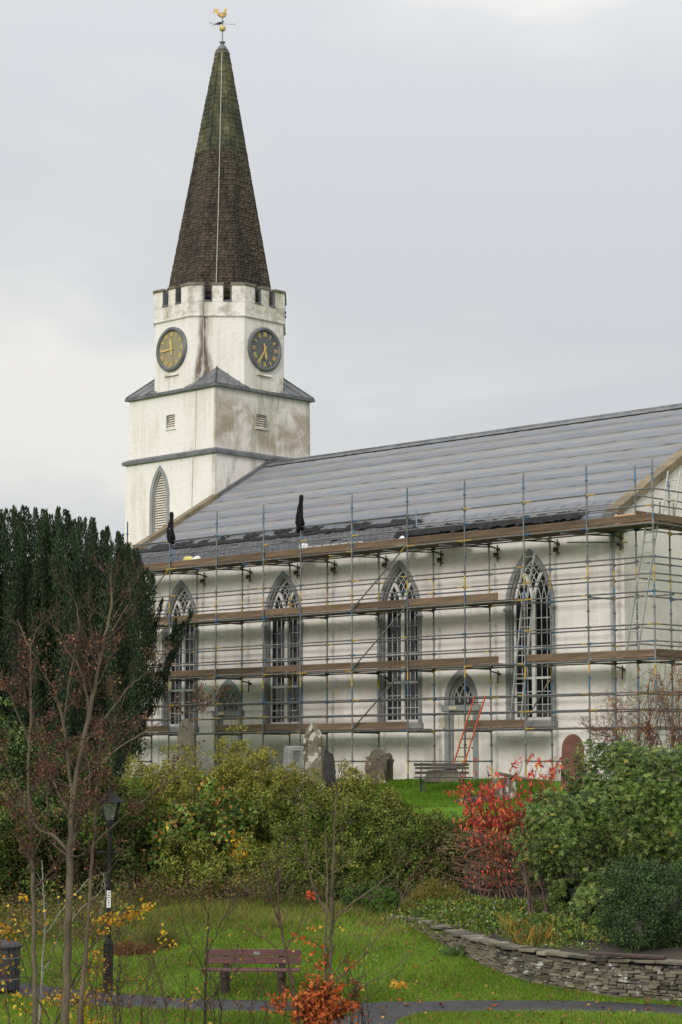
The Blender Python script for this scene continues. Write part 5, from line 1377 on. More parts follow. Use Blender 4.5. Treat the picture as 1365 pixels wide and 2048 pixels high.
def clump_leaves(ells, n_clump, cr, per, L, W, colf, seed, inner=.35, droop=.15, up=.25, front=.72, spread=1.0):
    r_ = np.random.default_rng(seed); C_, CN = ell_points(ells, n_clump, r_, front)
    lob = np.sin(C_ @ np.array([3.4, 1.6, 3.9]) + seed) + np.sin(C_ @ np.array([-4.4, 2.7, 2.9]) + 2 * seed) + .7 * np.sin(C_ @ np.array([7.1, 3.2, -6.1]) + 3 * seed)
    C_ = C_ + CN * (lob * min(.24, cr * 1.0))[:, None] + CN * r_.normal(size=(n_clump, 1)) * cr * .5 - CN * (r_.random((n_clump, 1)) < inner) * r_.uniform(.4, 1.8, (n_clump, 1)) * cr
    rad = cr * r_.uniform(.6, 1.35, (n_clump, 1))
    k = np.repeat(np.arange(n_clump), per); n = len(k)
    u = unit(rand_unit(n, r_) + CN[k] * .55 + np.array([0, 0, up])); dist = r_.uniform(.45, 1.0, (n, 1)) ** .6
    P = C_[k] + u * rad[k] * dist * spread
    D = unit(u * .30 + rand_unit(n, r_) * .9 + np.array([0, 0, -droop])); Nn = unit(u + rand_unit(n, r_) * .55 + np.array([0, -.15, .35]))
    Ls = L * r_.uniform(.65, 1.3, n)
    V_ = leaf_arrays(P, D, Nn, Ls, W * Ls / L)
    return V_, colf(P, k, C_, r_, dist[:, 0])
def scol(cols, w=None, jit=.18, clump_j=.32, grad=None):
    def f(P, k, C_, r_, dist):
        c = mixcol(len(P), cols, w, jit, r_); cj = 1 + clump_j * r_.normal(size=(len(C_), 1)); c = c * np.clip(cj[k], .5, 1.6)
        if grad is not None: c = grad(P, c, C_[k], r_)
        return np.clip(c, .003, .8)
    return f
def shrub(name, label, cat, ells, parts, base=None, stems=5, stem_r=.03, stem_mat='bark_dark', group=None, seed=1):
    """thing > foliage (one mesh per kind of leaf) and stems"""
    E = np.array(ells, float); c = E[:, :3].mean(0)
    if base is None: base = (c[0], c[1] + .1)
    o = empty(name, (base[0], base[1], tz(*base)), 0, label, cat, group); off = np.array([base[0], base[1], tz(*base)])
    for nm, mat, (V_, C_) in parts:
        link(nm, leaves_mesh(nm, V_ - off, C_, M[mat]), o, kind='stuff')
    r_ = np.random.default_rng(seed + 900)
    for k in range(stems):
        e = E[r_.integers(len(E))]; tip = e[:3] + rand_unit(1, r_)[0] * e[3:6] * .55; tip[2] = e[2] + abs(r_.normal()) * .3 * e[5]
        p0 = np.array([base[0] + r_.normal() * .25 + (tip[0] - base[0]) * .3, base[1] + r_.normal() * .15, off[2] - .1]); m = (p0 + tip) / 2 + r_.normal(size=3) * .15
        link('stem', Tubes().add(np.array([p0, m, tip]) - off, stem_r, stem_r * .4, 6).mesh('stem', M[stem_mat]), o)
    return o
def el(px0, px1, py0, py1, d, ry=None):
    c = at((px0 + px1) / 2, (py0 + py1) / 2, d); rx = (px1 - px0) / 2 / FPX * d; rz = (py1 - py0) / 2 / FPX * d
    return (c[0], c[1], c[2], rx, ry or (rx + rz) * .45, rz)

# ---- Irish yew: a sheaf of upright plumes
def yew():
    d = 66.0; r_ = np.random.default_rng(31); base = (xa(120, d), d + .6); gz = tz(*base); off = np.array([*base, gz])
    o = empty('yew_tree', off, 0, 'huge dark green upright yew tree left of the church', 'tree')
    link('trunk', Tubes().add([(0, 0, -.2), (.05, .1, 1.2), (-.1, .1, 3.0)], .42, .25, 9).mesh('trunk', M['bark_dark']), o)
    tops = [(-130, 1130), (-80, 1045), (-40, 1025), (0, 1018), (20, 1016), (64, 1015), (95, 1020), (115, 1019), (140, 1030), (180, 1035), (195, 1045), (222, 1058), (240, 1066), (258, 1085), (275, 1105), (292, 1128), (306, 1150), (313, 1185)]
    tx = [t[0] for t in tops]; ty = [t[1] for t in tops]
    rx = [(-120, 1560), (250, 1530), (275, 1440), (297, 1330), (313, 1190)]    # lower right outline
    Ps, Ds, Ns, Cs = [], [], [], []
    def plume(px, ptop, pbot, dd, rad, n, lean=0.0):
        p1 = at(px, ptop, dd); p0 = at(px - lean, pbot, dd); t = r_.random(n) ** .9
        ax = p0 + (p1 - p0) * t[:, None] + np.stack([.10 * np.sin(t * 9 + px), .08 * np.sin(t * 7 + px * 2), 0 * t], -1)
        prof = rad * np.minimum(1, (1 - t) * 7 + .16) * (.80 + .30 * np.sin(t * 23 + px) * np.sin(t * 9.3 + px * .7))
        g = r_.uniform(0, 2 * np.pi, n); g = np.where((np.sin(g) > 0) & (r_.random(n) < .6), -g, g)
        rr = prof * r_.uniform(.62, 1.06, n); radial = np.stack([np.cos(g), np.sin(g), 0 * g], -1)
        Ps.append(ax + radial * rr[:, None]); Ds.append(unit(radial * .32 + np.array([0, 0, 1.]) + r_.normal(size=(n, 3)) * .22)); Ns.append(unit(radial + r_.normal(size=(n, 3)) * .35))
        tip = (rr / np.maximum(prof, 1e-3) > .92)
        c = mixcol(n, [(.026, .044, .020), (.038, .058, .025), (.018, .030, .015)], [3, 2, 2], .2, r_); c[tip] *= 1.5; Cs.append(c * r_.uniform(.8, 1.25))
    for layer, (dd, dy, k) in enumerate(((64.0, 25, 27), (65.0, 0, 34), (66.2, -4, 30), (67.5, 10, 20))):
        for px in np.linspace(-125, 296, k):
            px = px + r_.normal() * 5; pt = np.interp(px, tx, ty) + dy + abs(r_.normal()) * 9 + (r_.random() < .3) * r_.uniform(10, 90) * (layer == 0)
            bx = 1560
            if px > 245: bx = np.interp(px, [245, 270, 285, 300, 313], [1550, 1500, 1450, 1390, 1300]) + r_.normal() * 15
            nn = max(60, int(2300 * (bx - pt) / 500))
            plume(px, pt, bx, dd + r_.normal() * .38, r_.uniform(.22, .33), nn, lean=r_.uniform(-6, 14))
    # side branch thrust out to the right
    for (x0, y0, x1, y1, rad, n) in ((300, 1430, 352, 1290, .20, 750), (335, 1335, 384, 1226, .15, 600), (300, 1300, 325, 1200, .13, 450), (318, 1400, 345, 1300, .2, 500), (345, 1300, 352, 1240, .1, 250), (290, 1440, 322, 1330, .2, 500), (330, 1290, 368, 1245, .12, 250), (240, 1540, 300, 1420, .25, 800)):
        p0, p1 = at(x0, y0, 65.2), at(x1, y1, 65.0); t = r_.random(n); ax = p0 + (p1 - p0) * t[:, None]; u = rand_unit(n, r_)
        Ps.append(ax + u * (rad * (1.1 - t * .8) * r_.uniform(.5, 1, n))[:, None]); Ds.append(unit(u * .6 + unit(p1 - p0) + np.array([0, 0, .5]) + r_.normal(size=(n, 3)) * .3)); Ns.append(unit(u + r_.normal(size=(n, 3)) * .3)); Cs.append(mixcol(n, [(.018, .030, .015), (.024, .038, .018)], None, .2, r_))
    P, D, Nn, C_ = map(np.concatenate, (Ps, Ds, Ns, Cs)); L = r_.uniform(.06, .12, len(P))
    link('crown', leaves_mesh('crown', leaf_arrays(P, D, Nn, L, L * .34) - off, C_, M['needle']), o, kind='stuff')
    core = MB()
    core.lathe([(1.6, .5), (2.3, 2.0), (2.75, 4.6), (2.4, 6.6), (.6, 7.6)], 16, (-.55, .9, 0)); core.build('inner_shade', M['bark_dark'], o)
yew()

# ---- the tall evergreen hedge shrubs on the bank
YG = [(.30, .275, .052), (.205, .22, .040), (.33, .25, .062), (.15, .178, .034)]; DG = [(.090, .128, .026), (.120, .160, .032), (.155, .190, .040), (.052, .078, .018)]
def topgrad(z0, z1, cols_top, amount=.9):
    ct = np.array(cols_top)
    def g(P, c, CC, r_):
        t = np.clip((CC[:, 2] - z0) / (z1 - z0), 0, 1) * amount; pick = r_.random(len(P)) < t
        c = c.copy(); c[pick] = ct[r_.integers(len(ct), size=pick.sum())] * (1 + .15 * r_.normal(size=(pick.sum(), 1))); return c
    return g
E1 = [el(285, 440, 1538, 1790, 55.5, 1.5), el(400, 560, 1548, 1815, 55.0, 1.6), el(255, 360, 1560, 1800, 55.8, 1.3), el(455, 495, 1508, 1620, 56.0, .5), el(505, 550, 1512, 1640, 55.8, .6), el(330, 400, 1526, 1640, 56.3, .7), el(330, 420, 1640, 1810, 54.0, .9), el(440, 540, 1670, 1815, 53.7, .9), el(320, 450, 1700, 1838, 52.4, .7), el(440, 570, 1705, 1835, 52.2, .7)]
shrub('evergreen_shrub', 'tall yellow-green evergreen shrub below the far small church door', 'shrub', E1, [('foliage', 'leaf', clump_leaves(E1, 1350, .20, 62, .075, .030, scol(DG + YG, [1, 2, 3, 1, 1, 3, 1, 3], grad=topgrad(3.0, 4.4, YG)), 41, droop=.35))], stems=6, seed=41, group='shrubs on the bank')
E2 = [el(520, 690, 1572, 1800, 54.6, 1.5), el(620, 790, 1592, 1810, 54.2, 1.5), el(555, 600, 1552, 1650, 55.4, .6), el(670, 740, 1562, 1680, 55.0, .8), el(580, 680, 1690, 1815, 53.4, .9), el(700, 780, 1700, 1815, 53.2, .8), el(560, 680, 1715, 1830, 52.0, .7), el(660, 760, 1720, 1825, 51.8, .6)]
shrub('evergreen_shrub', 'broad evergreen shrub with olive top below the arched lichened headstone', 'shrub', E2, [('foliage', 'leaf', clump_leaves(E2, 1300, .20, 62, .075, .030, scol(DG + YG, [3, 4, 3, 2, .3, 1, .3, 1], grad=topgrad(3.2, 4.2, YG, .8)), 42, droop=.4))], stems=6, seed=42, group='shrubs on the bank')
E3 = [el(740, 880, 1628, 1800, 53.6, 1.3), el(700, 800, 1610, 1770, 54.3, 1.2), el(830, 930, 1668, 1795, 53.2, 1.0), el(850, 915, 1652, 1740, 53.8, .8)]
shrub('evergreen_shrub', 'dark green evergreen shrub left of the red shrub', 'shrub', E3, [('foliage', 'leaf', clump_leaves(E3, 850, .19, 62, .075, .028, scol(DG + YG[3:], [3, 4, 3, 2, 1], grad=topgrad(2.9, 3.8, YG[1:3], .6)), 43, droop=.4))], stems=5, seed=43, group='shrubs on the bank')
E4 = [el(855, 960, 1680, 1800, 52.6, .8), el(800, 900, 1720, 1810, 52.4, .7), el(900, 985, 1650, 1760, 53.2, .8), el(930, 1080, 1640, 1770, 53.8, .7)]
BR = [(.085, .062, .028), (.115, .095, .032), (.065, .075, .022), (.13, .075, .035)]
shrub('ivy_thicket', 'brownish ivy thicket between the dark shrub and the tangled bare stems', 'shrub', E4, [('foliage', 'dead', clump_leaves(E4, 600, .18, 40, .075, .05, scol(BR + DG[:2], [3, 2, 3, 2, 2, 2]), 44, droop=.5))], stems=4, seed=44)
E5 = [el(330, 490, 1600, 1770, 53.4, .7), el(260, 380, 1640, 1790, 53.6, .7)]
shrub('bramble', 'bramble with rounded green and yellow leaves on the bank behind the lamp post', 'shrub', E5, [('foliage', 'leaf', clump_leaves(E5, 300, .2, 22, .12, .09, scol([(.09, .15, .03), (.15, .20, .04), (.40, .26, .04), (.22, .11, .04), (.055, .095, .022)], [4, 3, 1.2, 1.2, 3]), 45, droop=.4)),
       ('yellow_leaves', 'leaf', clump_leaves([el(462, 492, 1690, 1735, 52.6, .25), el(470, 488, 1740, 1758, 52.6, .15)], 12, .14, 12, .17, .14, scol([(.55, .33, .03), (.48, .24, .02)]), 46, droop=.5))], stems=6, stem_r=.015, seed=45)
# left-hand masses behind the bare trees
E6 = [el(-90, 75, 1440, 1720, 52, 1.4), el(-20, 120, 1500, 1760, 51.5, 1.3)]
shrub('laurel', 'light green rounded laurel at the left edge under the yew', 'shrub', E6, [('foliage', 'leaf_gloss', clump_leaves(E6, 520, .26, 40, .12, .05, scol([(.085, .125, .030), (.12, .16, .042), (.048, .078, .022), (.030, .050, .015)], [3, 2, 3, 2]), 47))], stems=5, seed=47)
E7 = [el(90, 215, 1520, 1800, 52.5, 1.2), el(160, 290, 1560, 1800, 53.2, 1.2), el(-60, 110, 1620, 1820, 50.5, 1.2)]
shrub('evergreen_shrub', 'dark evergreen shrub mass behind the bare trees at left', 'shrub', E7, [('foliage', 'leaf', clump_leaves(E7, 760, .25, 44, .09, .042, scol(np.array(DG + YG[3:] + [(.16, .08, .04)]) * .72, [4, 3, 2, 3, .8, .6]), 48))], stems=5, seed=48, group='shrubs on the bank')
# dead stems and undergrowth at the foot of the bank
def undergrowth(name, label, px0, px1, y0, y1, n, seed, cols, h=(.4, 1.0), leafn=1500):
    r_ = np.random.default_rng(seed); T = Tubes(); base = ((xa(px0, y0) + xa(px1, y0)) / 2, (y0 + y1) / 2); off = np.array([*base, tz(*base)])
    P_l = []
    for k in range(n):
        y = r_.uniform(y0, y1); x = r_.uniform(xa(px0, y), xa(px1, y)); z = tz(x, y); hh = r_.uniform(*h); dx, dy = r_.normal(size=2) * hh * .45
        t = np.linspace(0, 1, 5)[:, None]; p = np.array([x, y, z - .03]) + t * np.array([dx, dy, 0]) + np.array([0, 0, 1]) * hh * (t * (1.55 - .75 * t * r_.uniform(.8, 1.6)))
        T.add(p - off, .007, .003, 3); P_l.append(p[r_.integers(2, 5)])
    o = empty(name, off, 0, label, 'shrub'); link('stems', T.mesh('stems', M['bark_red']), o, kind='stuff')
    P_l = np.array(P_l)[r_.integers(len(P_l), size=leafn)] + r_.normal(size=(leafn, 3)) * .12
    link('withered_leaves', leaves_mesh('withered_leaves', leaf_arrays(P_l, rand_unit(leafn, r_), rand_unit(leafn, r_), r_.uniform(.04, .10, leafn), .05) - off, mixcol(leafn, cols, None, .2, r_), M['dead']), o, kind='stuff')
undergrowth('dead_undergrowth', 'reddish dead stems at the foot of the yellow-green shrub', 235, 560, 50.0, 52.6, 230, 51, [(.16, .085, .040), (.10, .075, .035), (.09, .11, .03), (.22, .13, .05)], (.3, .9), 2200)
undergrowth('dead_undergrowth', 'low withered stems below the broad olive-topped shrub', 540, 830, 50.2, 52.0, 150, 52, [(.09, .13, .03), (.12, .09, .035), (.07, .10, .025)], (.25, .7), 2600)
undergrowth('dead_undergrowth', 'weedy brown stems at the left edge behind the bin', -60, 250, 45.5, 51.0, 260, 53, [(.10, .14, .03), (.13, .09, .035), (.09, .12, .03), (.30, .24, .05)], (.3, .9), 3200)

# ---- rhododendron: whorls of long leaves
def whorls(ells, n, L, W, per, cols, wts, seed, front=.7, inner=.35, up=.4):
    r_ = np.random.default_rng(seed); C_, CN = ell_points(ells, n, r_, front)
    big = .26 * np.sin(C_ @ np.array([2.1, 1.3, 1.7])) + .10 * np.sin(C_ @ np.array([5.1, -3.3, 4.2])) + .17 * np.sin(C_ @ np.array([-1.7, .8, 2.9]) + 1); C_ = C_ + CN * big[:, None] + CN * r_.normal(size=(n, 1)) * .08 - CN * (r_.random((n, 1)) < inner) * r_.uniform(.12, .5, (n, 1))
    CN = unit(CN + np.array([0, 0, up]) + r_.normal(size=(n, 3)) * .45); a = unit(np.cross(CN, r_.normal(size=(n, 3)))); b = np.cross(CN, a)
    k = np.repeat(np.arange(n), per); j = np.tile(np.arange(per), n); g = 2 * np.pi * j / per + r_.uniform(0, 6.28, n)[k] + r_.normal(size=len(k)) * .2
    tilt = r_.uniform(-.45, .45, len(k))[:, None]
    D = unit(a[k] * np.cos(g)[:, None] + b[k] * np.sin(g)[:, None] + CN[k] * tilt + np.array([0, 0, -.55])); Nn = unit(CN[k] - D * .3 + r_.normal(size=(len(k), 3)) * .12)
    Ls = L * r_.uniform(.7, 1.2, len(k)); c = mixcol(n, cols, wts, .18, r_)[k] * (1 + .12 * r_.normal(size=(len(k), 1)))
    return leaf_arrays(C_[k] + CN[k] * .02, D, Nn, Ls, W * Ls / L, .12), np.clip(c, .004, .6)
E8 = [el(1105, 1420, 1495, 1760, 48.5, 1.9), el(1045, 1200, 1590, 1800, 47.8, 1.4), el(1180, 1330, 1480, 1640, 49.2, 1.3), el(1290, 1480, 1490, 1760, 48.2, 1.6), el(1130, 1260, 1740, 1905, 46.4, .95), el(1070, 1180, 1700, 1830, 47.4, .8), el(1115, 1190, 1540, 1640, 48.6, .8)]
RH = [(.118, .170, .038), (.18, .232, .064), (.074, .115, .028), (.040, .066, .019), (.24, .22, .05)]
shrub('rhododendron', 'large glossy green rhododendron at the right above the stone wall', 'shrub', E8, [('foliage', 'leaf_gloss', whorls(E8, 13000, .098, .029, 7, RH, [4, 3, 4, 3, .35], 61))], base=(xa(1230, 48), 48.3), stems=9, stem_r=.045, stem_mat='bark_red', seed=61)
link_o = bpy.data.objects['rhododendron']; _of = np.array(link_o.location)
for (x0, y0, x1, y1) in ((1060, 1835, 1045, 1715), (1072, 1840, 1038, 1725), (1096, 1838, 1066, 1730), (1118, 1850, 1085, 1730)):
    p0, p1 = at(x0, y0, 47.2), at(x1, y1, 48.2); p0[2] = bed_z(p0[0], p0[1]) - .05
    link('stem', Tubes().add(np.array([p0, (p0 + p1) / 2 + np.array([.05, 0, .05]), p1]) - _of, .035, .02, 6).mesh('stem', M['bark_red']), link_o)
E9 = [el(1215, 1420, 1725, 1935, 43.2, 1.15), el(1235, 1330, 1740, 1900, 42.7, .9)]
shrub('box_bush', 'dense dark green small-leaved bush behind the timber plank', 'shrub', E9, [('foliage', 'leaf_gloss', clump_leaves(E9, 760, .15, 58, .05, .024, scol([(.042, .078, .024), (.062, .105, .032), (.028, .050, .017), (.09, .14, .042)], [4, 3, 2, 1]), 62, inner=.25, droop=0))], stems=4, seed=62)

# ---- red shrub, its bare tangle below, and the orange shrub behind
def twiggy(name, label, cat, stems, d, leaf_spec, seed, mat='bark_red', twig_n=7, twig_len=.35, leaf_mat='leaf', r0=.014, leafL=.1, leafW=.045, droop=.9, per=4, group=None, sub=True):
    r_ = np.random.default_rng(seed); s0 = stems[0][0]; b0 = at(s0[0], s0[1], d); off = np.array([b0[0], d, min(b0[2], tz(b0[0], d) + 1.0)])
    T = Tubes(); LP = []
    for pts in stems:
        P = np.array([at(p[0], p[1], d + (p[2] if len(p) > 2 else 0)) for p in pts]); t = np.linspace(0, len(P) - 1, 4 * len(P)); P = np.stack([np.interp(t, np.arange(len(P)), P[:, i]) for i in range(3)], -1)
        P[1:] += r_.normal(size=(len(P) - 1, 3)) * .012; T.add(P - off, r0, r0 * .4, 4)
        for _ in range(twig_n):
            i = r_.integers(len(P) // 3, len(P)); dr = unit(unit(P[-1] - P[0]) * .6 + r_.normal(size=3) * .6 + np.array([0, 0, .25])); L = twig_len * r_.uniform(.4, 1.2)
            q = P[i] + np.linspace(0, 1, 4)[:, None] * dr * L + np.linspace(0, 1, 4)[:, None] ** 2 * np.array([0, 0, .08 * L]); T.add(q - off, r0 * .4, .002, 3)
            LP += [q[1], q[2], q[3]]
            if sub:
                for _2 in range(2):
                    dr2 = unit(dr + r_.normal(size=3) * .7); q2 = q[r_.integers(1, 4)] + np.linspace(0, 1, 3)[:, None] * dr2 * L * .5; T.add(q2 - off, r0 * .25, .0015, 3); LP += [q2[1], q2[2]]
    o = empty(name, off, 0, label, cat, group); link('twigs', T.mesh('twigs', M[mat]), o, kind='stuff')
    LP = np.array(LP); n = int(len(LP) * per); P = LP[r_.integers(len(LP), size=n)] + r_.normal(size=(n, 3)) * .025
    D = unit(r_.normal(size=(n, 3)) * .6 + np.array([0, 0, -droop])); Ls = leafL * r_.uniform(.6, 1.25, n)
    link('leaves', leaves_mesh('leaves', leaf_arrays(P, D, rand_unit(n, r_), Ls, leafW * Ls / leafL) - off, mixcol(n, leaf_spec[0], leaf_spec[1], .15, r_), M[leaf_mat]), o, kind='stuff')
    return o
r = np.random.default_rng(9); st = []
for k in range(46):
    x0 = r.uniform(960, 1050); x1 = r.uniform(912, 1108); yt = np.interp(x1, [912, 950, 1000, 1040, 1080, 1108], [1590, 1545, 1525, 1515, 1528, 1545]) + abs(r.normal()) * 75
    st.append([(x0, 1730 + r.normal() * 15, 0), ((x0 + x1) / 2 + r.normal() * 8, (1720 + yt) / 2 + 20, r.normal() * .3), (x1, yt, r.normal() * .5)])
twiggy('red_shrub', 'shrub with hanging scarlet autumn leaves beside the rhododendron', 'shrub', st, 51.5, ([(.62, .085, .065), (.50, .06, .045), (.62, .17, .06), (.42, .12, .06), (.56, .40, .09)], [5, 3, 2.5, 1.5, .5]), 71, twig_n=6, twig_len=.34, leafL=.15, leafW=.055, per=.85, droop=1.2)
T = Tubes(); r = np.random.default_rng(10); o_ = np.array([xa(1000, 51), 51.0, tz(xa(1000, 51), 51)])
for k in range(210):
    x0, y0 = r.uniform(930, 1062), r.uniform(1672, 1795); y0 = min(max(y0, 1668 + abs(x0 - 1010) * .5), 1800 - abs(x0 - 1000) * .5); L = r.uniform(25, 80); a = r.normal() * .28 - .06; p0 = at(x0, y0, 50.2 + r.uniform(0, .9))
    x1 = x0 + L * (1 if r.random() < .45 else -1); p1 = at(x1, y0 - L * abs(math.sin(a)) - 4, 50.5 + r.uniform(0, .9)); m = (p0 + p1) / 2 + np.array([0, -.1, r.uniform(.02, .22)])
    tt = np.linspace(0, 1, 5)[:, None]; T.add((1 - tt) ** 2 * p0 + 2 * tt * (1 - tt) * m + tt ** 2 * p1 + r.normal(size=(5, 3)) * .012 - o_, r.uniform(.005, .011), .004, 3)
for k in range(14):
    x0 = r.uniform(945, 1060); p0 = at(x0, 1850, 50.4); p0[2] = bed_z(p0[0], p0[1]); p1 = at(x0 + r.normal() * 25, 1730, 51); T.add(np.array([p0, (p0 + p1) / 2 + r.normal(size=3) * .06, p1]) - o_, .014, .008, 5)
tg = empty('tangled_climber', o_, 0, 'tangle of bare reddish stems draped below the scarlet-leaved shrub', 'shrub'); link('stems', T.mesh('stems', M['bark_tangle']), tg, kind='stuff')
n = 520; P = np.array([at(r.normal() * 34 + 1000, r.uniform(1660, 1770), 50.1 + r.uniform(0, .8)) for _ in range(n)]); Ls = r.uniform(.06, .13, n)
link('leaves', leaves_mesh('leaves', leaf_arrays(P, unit(r.normal(size=(n, 3)) * .5 + np.array([0, 0, -1.])), unit(rand_unit(n, r) + np.array([0, -.6, .2])), Ls, Ls * .45) - o_, mixcol(n, [(.42, .12, .06), (.25, .11, .06), (.5, .09, .06), (.15, .10, .04), (.08, .12, .03)], [3, 4, 2, 3, 2], .2, r), M['leaf']), tg, kind='stuff')
st = []
for k in range(60):
    x0 = r.uniform(1240, 1400); x1 = np.clip(x0 + r.normal() * 70 - 15, 1185, 1460); yt = np.interp(x1, [1185, 1230, 1280, 1330, 1400], [1455, 1400, 1345, 1318, 1320]) + abs(r.normal()) * 45
    st.append([(x0, 1560, 0), ((x0 * .6 + x1 * .4), 1475, r.normal() * .3), (x1, yt, r.normal() * .6)])
twiggy('orange_shrub', 'twiggy shrub with thin orange-brown leaves above the rhododendron', 'shrub', st, 55.5, ([(.30, .13, .045), (.36, .17, .04), (.22, .08, .04), (.48, .26, .05)], [4, 3, 3, 1]), 72, twig_n=9, twig_len=.5, leafL=.06, leafW=.035, per=.75, droop=.4, leaf_mat='dead', r0=.012)

# ---- planting bed: low cover, iris, tufts, small round bushes
def low_cover(name, label, spots, cols, wts, L, W, n, seed, mat='leaf', cat='ground cover', h=.16):
    r_ = np.random.default_rng(seed); S = np.array(spots, float); P = []
    i = r_.choice(len(S), n); x = S[i, 0] + r_.normal(size=n) * S[i, 2]; y = S[i, 1] + r_.normal(size=n) * S[i, 2]
    z = np.array([bed_z(a, b) for a, b in zip(x[:1], y[:1])])
    flat = V.reshape(-1, 3); zz = np.empty(n)
    for s0 in range(0, n, 2000): zz[s0:s0 + 2000] = flat[((flat[None, :, :2] - np.stack([x, y], -1)[s0:s0 + 2000, None]) ** 2).sum(-1).argmin(1), 2]
    zz = np.maximum(zz, terrain(x, y)); hump = S[i, 3] * np.exp(-((x - S[i, 0]) ** 2 + (y - S[i, 1]) ** 2) / (2 * S[i, 2] ** 2))
    P = np.stack([x, y, zz + hump * r_.uniform(.4, 1.05, n)], -1); D = unit(r_.normal(size=(n, 3)) * .8 + np.array([0, -.1, .5])); Ls = L * r_.uniform(.6, 1.3, n); off = np.array([S[0, 0], S[0, 1], tz(S[0, 0], S[0, 1])])
    m = leaves_mesh(name, leaf_arrays(P, D, unit(rand_unit(n, r_) + np.array([0, 0, .8])), Ls, W * Ls / L) - off, mixcol(n, cols, wts, .18, r_), M[mat]); o = link(name, m, None, off)
    return tag(o, label, cat, kind='stuff')
low_cover('ground_cover', 'mixed low green leaves covering the planting bed behind the stone wall', [(xa(840, 49), 49, .5, .35), (xa(880, 48), 48, .5, .4), (xa(930, 47), 47, .6, .3), (xa(980, 46.5), 46.5, .6, .28), (xa(1030, 46), 46, .6, .3), (xa(1080, 45.5), 45.5, .6, .3), (xa(1120, 44.8), 44.8, .5, .3), (xa(900, 49.5), 49.5, .5, .45), (xa(960, 48.5), 48.5, .6, .3), (xa(1150, 43.5), 43.5, .5, .15), (xa(1060, 48.5), 48.5, .6, .25)],
          [(.125, .20, .04), (.18, .22, .05), (.085, .14, .03), (.27, .23, .05), (.46, .48, .40)], [4, 2.5, 3, 1.5, .35], .085, .04, 15000, 81)
low_cover('ochre_grass_cover', 'yellowing grassy clump in the bed left of the tangled stems', [(xa(862, 49.6), 49.6, .32, .62), (xa(835, 49.0), 49.0, .28, .45), (xa(900, 49.4), 49.4, .3, .5)], [(.22, .17, .045), (.16, .15, .04), (.10, .12, .03), (.28, .19, .06)], None, .16, .02, 5000, 82, 'grass')
def blades(name, label, cat, px, d, n, L, spread, cols, seed, z=None, W=.028, lean=.35, group=None):
    r_ = np.random.default_rng(seed); x = xa(px, d); z0 = z if z is not None else max(bed_z(x, d), tz(x, d)); P, D, Ls = [], [], []
    Vs, Cs, k0 = [], [], 0; F = []
    for k in range(n):
        p = np.array([r_.normal() * spread, r_.normal() * spread * .6, 0]); dr = unit(np.array([r_.normal() * lean, r_.normal() * lean * .7, 1.])); l = L * r_.uniform(.55, 1.1); side = unit(np.cross(dr, np.array([r_.normal() * .4, -1, 0]))); bend = np.array([dr[0], dr[1], -.25]) * l * r_.uniform(.1, .6); w = W * r_.uniform(.7, 1.2)
        m = p + dr * l * .55 + bend * .2; tp = p + dr * l + bend
        Vs += [p - side * w * .4, p + side * w * .4, m + side * w * .5, m - side * w * .5, tp]; F.append(k0); k0 += 5; c = np.array(cols[r_.integers(len(cols))]) * r_.uniform(.8, 1.2); Cs += [c] * 5
    F = np.array(F); q4 = np.stack([F, F + 1, F + 2, F + 3], -1); q3 = np.stack([F + 3, F + 2, F + 4], -1)
    o = link(name, np_mesh(name, np.array(Vs), [q4, q3], M['grass'], np.array(Cs)), None, (x, d, z0)); return tag(o, label, cat, group)
IR = [(.12, .17, .05), (.34, .24, .05), (.09, .14, .04), (.28, .12, .03)]
blades('iris_plant', 'tall yellowing iris leaves left of centre behind the stone wall', 'plant', 1020, 44.6, 38, .62, .14, IR, 91, group='iris plants in the bed')
blades('iris_plant', 'splayed green and yellow iris leaves nearest the small-leaved bush', 'plant', 1075, 43.6, 46, .58, .18, IR, 92, group='iris plants in the bed')
blades('iris_plant', 'low iris leaves between the two taller clumps', 'plant', 1045, 43.9, 36, .40, .18, IR, 93, group='iris plants in the bed')
blades('grass_tussock', 'tussock of long green and straw grass near the lamp post', 'grass', 325, 45.4, 420, .62, .14, [(.10, .12, .03), (.16, .13, .05), (.06, .10, .022)], 94, z=tz(xa(325, 45.4), 45.4), W=.012, lean=.6)
blades('dead_fern', 'brown collapsed fern beside the tussock', 'plant', 262, 44.8, 160, .42, .22, [(.14, .07, .03), (.18, .10, .04)], 95, z=tz(xa(262, 44.8), 44.8), W=.03, lean=1.0)
blades('willow_sapling', 'drooping yellow-green narrow leaves at the bottom left', 'plant', 275, 33.0, 60, .30, .30, [(.20, .19, .05), (.26, .20, .06), (.12, .14, .04)], 96, z=.35, W=.03, lean=.9)
E10 = [el(744, 800, 1782, 1822, 49.2, .3)]
shrub('round_bush', 'small bright green rounded bush at the end of the stone wall', 'shrub', E10, [('foliage', 'leaf', clump_leaves(E10, 110, .07, 45, .04, .02, scol([(.075, .14, .025), (.10, .165, .03), (.05, .10, .02)]), 98, inner=.2))], stems=3, stem_r=.012, seed=98, group='small rounded bushes')
E11 = [el(700, 765, 1770, 1815, 49.9, .35)]
shrub('round_bush', 'small dull green bush left of the bright rounded one', 'shrub', E11, [('foliage', 'leaf', clump_leaves(E11, 110, .09, 40, .055, .025, scol([(.055, .10, .022), (.08, .12, .03), (.04, .07, .018)]), 99, inner=.2))], stems=3, stem_r=.012, seed=99, group='small rounded bushes')
blades('dock_plant', 'broad-leaved weed at the foot of the stone wall', 'plant', 908, 44.55, 26, .30, .10, [(.08, .13, .04), (.10, .16, .05)], 97, z=tz(xa(908, 44.55), 44.55), W=.11, lean=.9)

